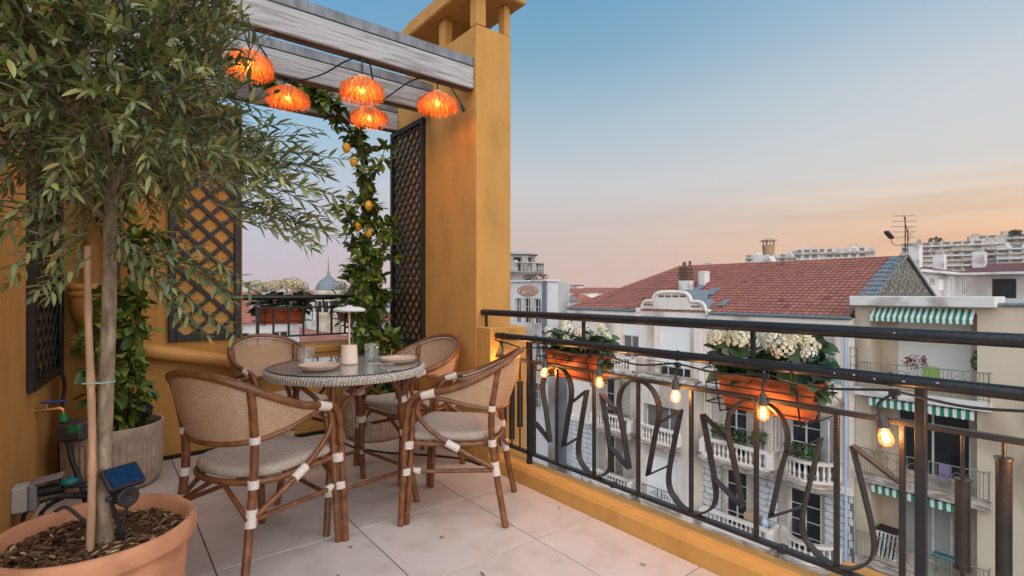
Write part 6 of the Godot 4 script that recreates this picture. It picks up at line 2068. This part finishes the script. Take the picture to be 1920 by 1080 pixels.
var _last: Node3D
func lemons() -> void:
	# iron arch between the two ribbed pots
	var ar := thing("plant_arch", "thin dark metal arch that carries the lemon tree under the beams", "arch")
	for z in [-3.93, -4.03]:
		var p := [V(0.05, 0.33, z), V(0.05, 1.2, z), V(0.05, 2.0, z)]
		for i in range(1, 12):
			var a := PI - PI * i / 12.0
			p.append(V(0.85 + 0.8 * cos(a), 2.0 + 0.73 * sin(a), z))
		p.append(V(1.65, 2.0, z)); p.append(V(1.66, 1.2, z)); p.append(V(1.66, 0.33, z))
		var g := Geo.new(); g.tube(spline(p, 4), 0.006, 7)
		part("arch_tube", g, m.black, ar)
	for k in 15:
		var a := PI * k / 14.0
		var q := V(0.85 + 0.8 * cos(a), 2.0 + 0.73 * sin(a), 0)
		var g := Geo.new(); g.rod(V(q.x, q.y, -3.93), V(q.x, q.y, -4.03), 0.004, 5)
		part("rung", g, m.black, ar)
	lemon_plant("lemon tree climbing the arch beside the pillar with yellow fruit", [
		[[V(1.70, 0.32, -3.93), V(1.68, 0.8, -3.95), V(1.66, 1.4, -3.96), V(1.64, 2.0, -3.97), V(1.56, 2.32, -3.97), V(1.40, 2.54, -3.97), V(1.18, 2.66, -3.97), V(0.92, 2.70, -3.97), V(0.70, 2.68, -3.97)], 0.014, 0.005, 0.66],
		[[V(1.72, 0.33, -3.90), V(1.74, 0.6, -3.88), V(1.72, 0.95, -3.9), V(1.70, 1.2, -3.95)], 0.009, 0.005, 1.35],
		[[V(1.68, 0.34, -3.95), V(1.62, 0.6, -3.93), V(1.60, 0.95, -3.98), V(1.60, 1.5, -4.0)], 0.008, 0.004, 1.05],
		[[V(1.66, 1.1, -3.95), V(1.62, 1.5, -3.93), V(1.64, 1.9, -3.97)], 0.006, 0.004, 1.0],
		[[V(1.67, 1.2, -3.95), V(1.76, 1.5, -3.88), V(1.78, 1.72, -3.84)], 0.005, 0.003, 0.8],
		[[V(1.62, 1.5, -3.95), V(1.48, 1.72, -3.92), V(1.42, 1.8, -3.9)], 0.004, 0.002, 0.6],
		[[V(1.58, 2.0, -3.97), V(1.72, 2.2, -3.9), V(1.78, 2.38, -3.88)], 0.004, 0.002, 0.35]], 88.0, 0.16, 280, 1)
	for p in [V(1.60, 1.615, -3.84), V(1.54, 1.665, -3.90), V(1.45, 2.26, -3.90), V(1.50, 2.16, -3.88), V(1.62, 1.83, -3.88)]:
		var g := Geo.new()
		g.lathe([[0.0, -0.045], [0.006, -0.042], [0.022, -0.030], [0.030, -0.010], [0.030, 0.008], [0.022, 0.028], [0.008, 0.039], [0.0, 0.040]], 16, p)
		part("lemon", g, m.lemon_fruit, _last)
	lemon_plant("dark green lemon climber in the back left corner behind the olive trunk", [
		[[V(0.035, 0.32, -3.89), V(0.06, 0.7, -3.9), V(0.06, 1.1, -3.95), V(0.05, 1.6, -3.97), V(0.06, 2.1, -3.97), V(0.2, 2.5, -3.97)], 0.014, 0.006, 0.75],
		[[V(0.05, 0.33, -3.86), V(0.12, 0.55, -3.84), V(0.14, 0.85, -3.86), V(0.14, 1.15, -3.9), V(0.16, 1.5, -3.9)], 0.007, 0.004, 0.95],
		[[V(0.03, 0.33, -3.86), V(-0.02, 0.6, -3.82), V(-0.05, 0.85, -3.84), V(-0.06, 1.0, -3.86)], 0.006, 0.003, 0.7]], 84.0, 0.17, 170, 0)

func petal_head(r: float, n: int) -> Geo:
	var g := Geo.new()
	for i in n:
		var y := 1.0 - 2.0 * (i + 0.5) / n
		if y < -0.55: continue
		var a := i * 2.39996 + rnd(-0.15, 0.15)
		var d := V(sqrt(1 - y * y) * cos(a), y * 0.85, sqrt(1 - y * y) * sin(a))
		var c := d * r * rnd(0.9, 1.06)
		var bs := frame_from(d.normalized(), V(rnd(-1, 1), rnd(-1, 1), rnd(-1, 1)).normalized())
		var s := r * rnd(0.21, 0.28)
		for k in 4:
			var b2 := bs.rotated(bs.z, TAU * k / 4.0)
			var q := c
			g.quad(q, q + b2.x * s * 0.55 + b2.y * s * 0.5 + b2.z * s * 0.28, q + b2.y * s * 1.0 + b2.z * s * 0.22, q - b2.x * s * 0.55 + b2.y * s * 0.5 + b2.z * s * 0.28, d)
	return g

func planters() -> void:
	var heads := []
	for i in 4: heads.append(petal_head([0.056, 0.046, 0.062, 0.036][i], [70, 60, 84, 44][i]).mesh())
	var lm := leaf_geo(0.085, 0.055, 0.25, 0.2, 5).mesh()
	# [centre on the floor plan, along axis, half length, rim height, drop, label, flower list]
	var S := [
		[V(2.185, 0.0, -2.155), Vector3.BACK, 0.255, 0.800, 0.155, "orange plastic planter hooked on the railing near the pillar", "white hydrangeas in the planter nearest the pillar"],
		[V(2.185, 0.0, -1.035), Vector3.BACK, 0.225, 0.795, 0.150, "orange plastic planter hooked on the railing nearer the camera", "large cream hydrangeas in the planter nearer the camera"],
		[V(1.135, 0.0, -4.50), Vector3.RIGHT, 0.21, 1.03, 0.135, "orange planter on the back railing left of the dome", "cream hydrangeas on the back railing left of the dome"],
		[V(1.74, 0.0, -4.50), Vector3.RIGHT, 0.17, 1.03, 0.135, "orange planter on the back railing behind the lemon tree", "white flowers on the back railing half hidden by the lemon tree"]]
	for i in 4:
		var e: Array = S[i]
		var A: Vector3 = e[1]; var O := A.cross(Vector3.UP)   # towards the terrace or away
		if i < 2: O = Vector3.RIGHT
		else: O = Vector3.FORWARD
		var t := thing("flower_box", e[5], "planter", e[0] + V(0, e[3] - e[4], 0), 0.0, "orange planters on the railings")
		var hl: float = e[2]; var d: float = e[4]
		var rows := []
		for q in [[hl - 0.05, 0.050, 0.0], [hl - 0.02, 0.068, d - 0.022], [hl - 0.012, 0.073, d - 0.021], [hl - 0.010, 0.075, d], [hl - 0.020, 0.068, d], [hl - 0.03, 0.06, d - 0.04]]:
			var ring := PackedVector3Array()
			for k in 32:
				var a := TAU * k / 32
				var cx := signf(cos(a)) * pow(absf(cos(a)), 0.35); var cz := signf(sin(a)) * pow(absf(sin(a)), 0.35)
				ring.append(Vector3.RIGHT * (cx * (q[0] if A == Vector3.RIGHT else q[1])) + V(0, q[2], 0) + Vector3.FORWARD * (cz * (q[1] if A == Vector3.RIGHT else q[0])))
			rows.append(ring)
		var g := Geo.new(); g.grid(rows, true)
		part("box", g, m.planter, t)
		g = Geo.new(); var bs := Basis(A, Vector3.UP, A.cross(Vector3.UP))
		g.box(V(0, -0.002, 0), V(2 * hl - 0.12, 0.006, 0.085), 0.001, bs); g.box(V(0, d - 0.05, 0), V(2 * hl - 0.07, 0.004, 0.115), 0.001, bs)
		part("soil", g, m.soil, t)
		# wire holder
		g = Geo.new()
		for s in [-1.0, 1.0]:
			var a0: Vector3 = A * (s * (hl - 0.06))
			g.tube(PackedVector3Array([a0 - O * 0.16 + V(0, d + 0.03, 0), a0 - O * 0.175 + V(0, d + 0.05, 0), a0 - O * 0.155 + V(0, d + 0.088, 0), a0 - O * 0.135 + V(0, d + 0.08, 0), a0 - O * 0.125 + V(0, d - 0.02, 0), a0 - O * 0.085 + V(0, -0.012, 0), a0 + O * 0.085 + V(0, -0.012, 0), a0 + O * 0.10 + V(0, d * 0.6, 0)]), 0.0035, 6)
		var b0 := A * (hl + 0.005)
		for yy in [0.02, d * 0.7]:
			g.tube(PackedVector3Array([-b0 - O * 0.09 + V(0, yy, 0), b0 - O * 0.09 + V(0, yy, 0), b0 + O * 0.09 + V(0, yy, 0), -b0 + O * 0.09 + V(0, yy, 0), -b0 - O * 0.09 + V(0, yy, 0)]), 0.003, 6)
		for s in [-1.0, 1.0]:
			g.tube(PackedVector3Array([b0 * s - O * 0.09 + V(0, d * 0.7, 0), b0 * s - O * 0.09 + V(0, 0.02, 0)]), 0.003, 6)
		part("wire_holder", g, m.black, t)
		# flowers
		var f := thing("hydrangea", e[6], "flowers", e[0] + V(0, e[3] - 0.03, 0), 0.0, "hydrangeas in the railing planters")
		var hi: float = [0.135, 0.175, 0.185, 0.165][i]
		var nh: int = [17, 24, 12, 8][i]
		for k in nh:
			var s := (-1.0 + 2.0 * (k + 0.5) / nh) * (hl - 0.02) + rnd(-0.02, 0.02)
			var pos := A * s + O * rnd(-0.085, 0.07) + V(0, rnd(0.25, 1.0) * hi + 0.05, 0)
			if i == 1 and k % 3 != 2: pos.y = hi * rnd(0.7, 1.08) + 0.03
			if i == 2 and k % 2 == 0: pos.y = hi * rnd(0.8, 1.05) + 0.03
			var sz: float = [0.62, 0.76, 0.95, 0.85][i] * rnd(0.75, 1.15)
			var o := part("flower_head", heads[k % 4], m.petal if (k + i) % 3 else m.petal_white, f)
			o.transform = Transform3D(Basis.from_euler(V(rnd(-0.3, 0.3), rnd(0, TAU), rnd(-0.3, 0.3))).scaled(Vector3.ONE * sz), pos)
		var xf := [[], [], []]
		for k in [290, 285, 190, 140][i]:
			var s := rnd(-1, 1) * (hl + 0.02)
			var yy := rnd(-0.02, hi * (1.25 if i < 2 else 0.95))
			var q := A * s * 0.9 + O * rnd(-0.06, 0.06) + V(0, yy * 0.8, 0)
			var dir := (A * rnd(-1, 1) + O * rnd(-1.2, 1.0) + V(0, rnd(-0.5, 0.7), 0)).normalized()
			if absf(s) > hl * 0.8: dir = (dir + A * signf(s) * 0.8 + V(0, -0.3, 0)).normalized()
			var pick := 0 if rng.randf() < 0.72 else 1
			if i == 1 and s > hl * 0.55 and rng.randf() < 0.4: pick = 2
			var sc := rnd(0.55, 1.05)
			xf[pick].append(Transform3D(frame_from(dir, (Vector3.UP + V(rnd(-0.8, 0.8), 0, rnd(-0.8, 0.8))).normalized()).scaled_local(V(sc, sc, sc)), q))
		for p in 3:
			for k in xf[p].size():
				var o := part("leaf", lm, m["hyd%d" % p], f)
				o.transform = xf[p][k]
		g = Geo.new()
		for k in 14:
			var s := rnd(-1, 1) * hl * 0.85
			g.tube(PackedVector3Array([A * s * 0.7, A * s + V(0, hi * rnd(0.5, 0.8), 0)]), 0.004, 5)
		part("stems", g, m.hyd1, f)

func spotlight(label: String, foot: Vector3, h: float, face: Vector3, sc: float) -> void:
	var t := thing("solar_spotlight", label, "spotlight", foot, 0.0, "black solar spotlights in the pots")
	var z := face.normalized(); var bs := frame_from(z, Vector3.UP)
	var side := bs.x
	var g := Geo.new()
	g.tube(PackedVector3Array([V(0, -0.03, 0), V(0, 0.02, 0)]), [0.004, 0.012 * sc], 8)
	part("spike", g, m.black, t)
	for s in [-1.0, 1.0]:
		g = Geo.new(); g.tube(PackedVector3Array([V(0, 0.015, 0), V(0, h * 0.4, 0) + side * s * 0.012 * sc, V(0, h * 0.75, 0) + side * s * 0.036 * sc]), 0.006 * sc, 8)
		part("yoke", g, m.black, t)
	g = Geo.new(); var c := V(0, h * 0.72, 0)
	var raw := Geo.new(); raw.lathe([[0.0, -0.045], [0.022, -0.042], [0.030, -0.02], [0.034, 0.02], [0.034, 0.026], [0.028, 0.026], [0.0, 0.02]], 16)
	var tilt := Basis(bs.x, 1.2) * Basis.IDENTITY
	g.add(raw, Transform3D(frame_from(Vector3.UP, z) .scaled(Vector3.ONE * sc), c + z * 0.02 * sc))
	part("lamp_head", g, m.black, t)
	g = Geo.new(); g.rod(c - side * 0.045 * sc, c + side * 0.045 * sc, 0.009 * sc, 8)
	part("hinge", g, m.dark_plastic, t)
	var pn := (V(0, 0.75, 0) + z * 0.75).normalized()
	var pb := frame_from(pn, Vector3.UP)
	var pc := V(0, h, 0) + z * 0.01
	g = Geo.new(); g.box(pc, V(0.115, 0.085, 0.022) * sc, 0.004, pb)
	part("panel_case", g, m.black, t)
	g = Geo.new(); g.box(pc + pn * 0.0125 * sc, V(0.098, 0.068, 0.003) * sc, 0.001, pb)
	part("solar_panel", g, m.solar, t)

func garden_bits() -> void:
	spotlight("black solar spotlight stuck in the bark of the terracotta pot", V(0.035, 0.368, -2.02), 0.205, V(0.45, 0.0, 0.85), 0.9)
	spotlight("black solar spotlight at the rim of the ribbed pot in the corner", V(0.17, 0.335, -3.79), 0.13, V(0.9, 0.0, 0.35), 0.9)
	# dry leaves blown onto the tiles
	var dl := mat(C(0.13, 0.075, 0.04), 0.9); dl.cull_mode = BaseMaterial3D.CULL_DISABLED
	var wh := ["under the seat nearest the camera", "between the near armchair and the round table", "beside the kerb close to the lower right", "by the armchair at the railing", "near the kerb halfway along the railing", "in mid floor at the bottom"]
	var wp := [V(0.72, 0.002, -2.05), V(0.86, 0.002, -2.28), V(1.78, 0.002, -1.35), V(1.22, 0.002, -2.1), V(1.9, 0.002, -2.0), V(1.2, 0.002, -1.7)]
	for i in 6:
		var lo := solo("dry_leaf", leaf_geo(0.028, 0.011, -0.35, 0.5, 4), dl, "small dry brown leaf lying on the tiles " + wh[i], "leaf", "dry leaves on the tiles")
		lo.position = wp[i]; lo.rotation = V(rnd(-0.1, 0.1), rnd(0, TAU), rnd(-0.2, 0.2))
	# tap on the left wall
	var a := V(-0.237, 0, -4.28); var d := V(-0.0875, 0, 1.0).normalized(); var N := V(1.0, 0, 0.0875).normalized()
	var W := func(s: float, y: float, n: float) -> Vector3: return a + d * s + V(0, y, 0) + N * n
	var t := thing("garden_tap", "brass garden tap with blue lever on the left wall", "tap")
	var g := Geo.new(); g.tube(spline([W.call(0.64, 0.53, 0.0), W.call(0.64, 0.532, 0.07), W.call(0.64, 0.528, 0.105), W.call(0.64, 0.50, 0.112)], 5), 0.0105, 12)
	part("spout", g, m.brass, t)
	g = Geo.new(); g.rod(W.call(0.64, 0.53, 0.045), W.call(0.64, 0.563, 0.045), 0.009, 10)
	part("stem", g, m.brass, t)
	g = Geo.new(); g.box(W.call(0.64, 0.57, 0.075), V(0.115, 0.010, 0.022), 0.004, Basis(N, Vector3.UP, N.cross(Vector3.UP)))
	part("lever", g, m.blue, t)
	t = thing("water_timer", "dark grey water timer with green buttons hanging under the tap", "timer")
	g = Geo.new(); g.rod(W.call(0.64, 0.503, 0.112), W.call(0.64, 0.462, 0.112), 0.018, 12)
	part("connector", g, m.green_plastic, t)
	var tb := Basis(V(0.6, 0, 0.8), 0.12) * Basis(V(0.79, 0, 0.61).normalized(), Vector3.UP, V(0.79, 0, 0.61).normalized().cross(Vector3.UP))
	g = Geo.new(); g.box(W.call(0.64, 0.405, 0.155), V(0.145, 0.105, 0.085), 0.018, tb)
	part("body", g, m.dark_plastic, t)
	g = Geo.new(); g.box(W.call(0.64, 0.425, 0.155) + tb * V(0.035, 0.0, -0.043), V(0.062, 0.036, 0.006), 0.003, tb); g.box(W.call(0.64, 0.425, 0.155) + tb * V(0.035, 0.0, 0.043), V(0.062, 0.036, 0.006), 0.003, tb)
	part("button", g, m.green_plastic, t)
	g = Geo.new(); g.lathe([[0.012, -0.03], [0.02, -0.005], [0.022, 0.0], [0.0, 0.0]], 14, W.call(0.64, 0.352, 0.135))
	part("outlet", g, m.dark_plastic, t)
	g = Geo.new(); g.tube(spline([W.call(0.64, 0.33, 0.135), W.call(0.66, 0.25, 0.15), W.call(0.70, 0.14, 0.19), W.call(0.78, 0.05, 0.22), W.call(0.95, 0.02, 0.24), W.call(1.15, 0.02, 0.2), W.call(1.3, 0.05, 0.16), W.call(1.2, 0.07, 0.12), W.call(1.0, 0.05, 0.14)], 7), 0.013, 10)
	solo("garden_hose", g, m.black, "black garden hose running from the timer down to the floor", "hose")
	g = Geo.new(); g.tube(spline([W.call(0.12, 1.3, 0.03), W.call(0.14, 0.75, 0.03), W.call(0.15, 0.66, 0.04), W.call(0.22, 0.58, 0.06), W.call(0.30, 0.5, 0.06), W.call(0.32, 0.2, 0.05), W.call(0.42, 0.02, 0.08)], 7), 0.009, 8)
	solo("wall_cable", g, m.black, "black cable coming down behind the left trellis into the corner", "cable")
	# socket
	t = thing("wall_socket", "grey weatherproof wall socket with raised lid low on the left wall", "socket")
	var sb := Basis(d, Vector3.UP, d.cross(Vector3.UP))
	g = Geo.new(); g.box(W.call(1.09, 0.222, 0.028), V(0.085, 0.115, 0.055), 0.006, sb)
	part("box", g, m.grey_plastic, t)
	g = Geo.new(); g.box(W.call(1.09, 0.222, 0.072), V(0.09, 0.12, 0.03), 0.008, sb)
	part("front", g, m.mid_plastic, t)
	g = Geo.new(); g.box(W.call(1.09, 0.292, 0.125), V(0.086, 0.010, 0.10), 0.004, Basis(d, 0.16) * sb)
	part("lid", g, m.mid_plastic, t)
	t = thing("power_plug", "black plug with teal ring pushed into the grey wall socket", "plug")
	g = Geo.new(); g.rod(W.call(1.09, 0.235, 0.089), W.call(1.09, 0.24, 0.17), 0.024, 14)
	part("body", g, m.black, t)
	g = Geo.new(); g.ball(W.call(1.09, 0.262, 0.195), V(0.036, 0.020, 0.036), 14, 8)
	part("ring", g, m.teal_plastic, t)
	g = Geo.new(); g.tube(spline([W.call(1.09, 0.243, 0.172), W.call(1.08, 0.245, 0.25), W.call(1.06, 0.22, 0.33), W.call(1.05, 0.1, 0.36), W.call(1.0, 0.03, 0.3), W.call(0.9, 0.02, 0.3)], 7), 0.0065, 8)
	g.tube(spline([W.call(1.085, 0.235, 0.172), W.call(1.05, 0.21, 0.26), W.call(1.0, 0.12, 0.30), W.call(0.9, 0.03, 0.27), W.call(0.75, 0.02, 0.3)], 7), 0.0055, 8)
	part("lead", g, m.black, t)
	t = thing("cable_heap", "heap of black cables and hose on the floor behind the terracotta pot", "cables")
	for k in 7:
		g = Geo.new(); var ring := PackedVector3Array()
		var cc: Vector3 = W.call(0.95 + 0.07 * (k % 4), 0.03 + 0.018 * k, 0.17 + 0.02 * (k % 3))
		for j in 30:
			var an := TAU * j / 26.0
			ring.append(cc + V(cos(an) * (0.085 + 0.008 * k), 0.012 * sin(an * 2.0 + k), sin(an) * (0.14 + 0.006 * k)))
		g.tube(ring, 0.008 + 0.0015 * (k % 2), 7)
		part("loop", g, m.black, t)
	g = Geo.new(); g.tube(spline([V(-0.16, 0.395, -2.30), V(-0.11, 0.435, -2.265), V(-0.06, 0.40, -2.20), V(-0.01, 0.378, -2.12), V(0.0, 0.37, -2.07)], 6), 0.006, 7)
	solo("drip_hose", g, m.dark_plastic, "thin dark drip hose lying over the back rim of the terracotta pot", "hose")
	g = Geo.new(); g.tube(spline([V(1.45, 0.008, -4.1), V(1.42, 0.008, -3.75), V(1.55, 0.008, -3.45), V(1.72, 0.008, -3.25), V(1.9, 0.008, -3.0), V(1.94, 0.008, -2.8)], 8), 0.007, 7)
	solo("floor_cable", g, m.black, "black cable lying on the tiles behind the armchair by the railing", "cable")
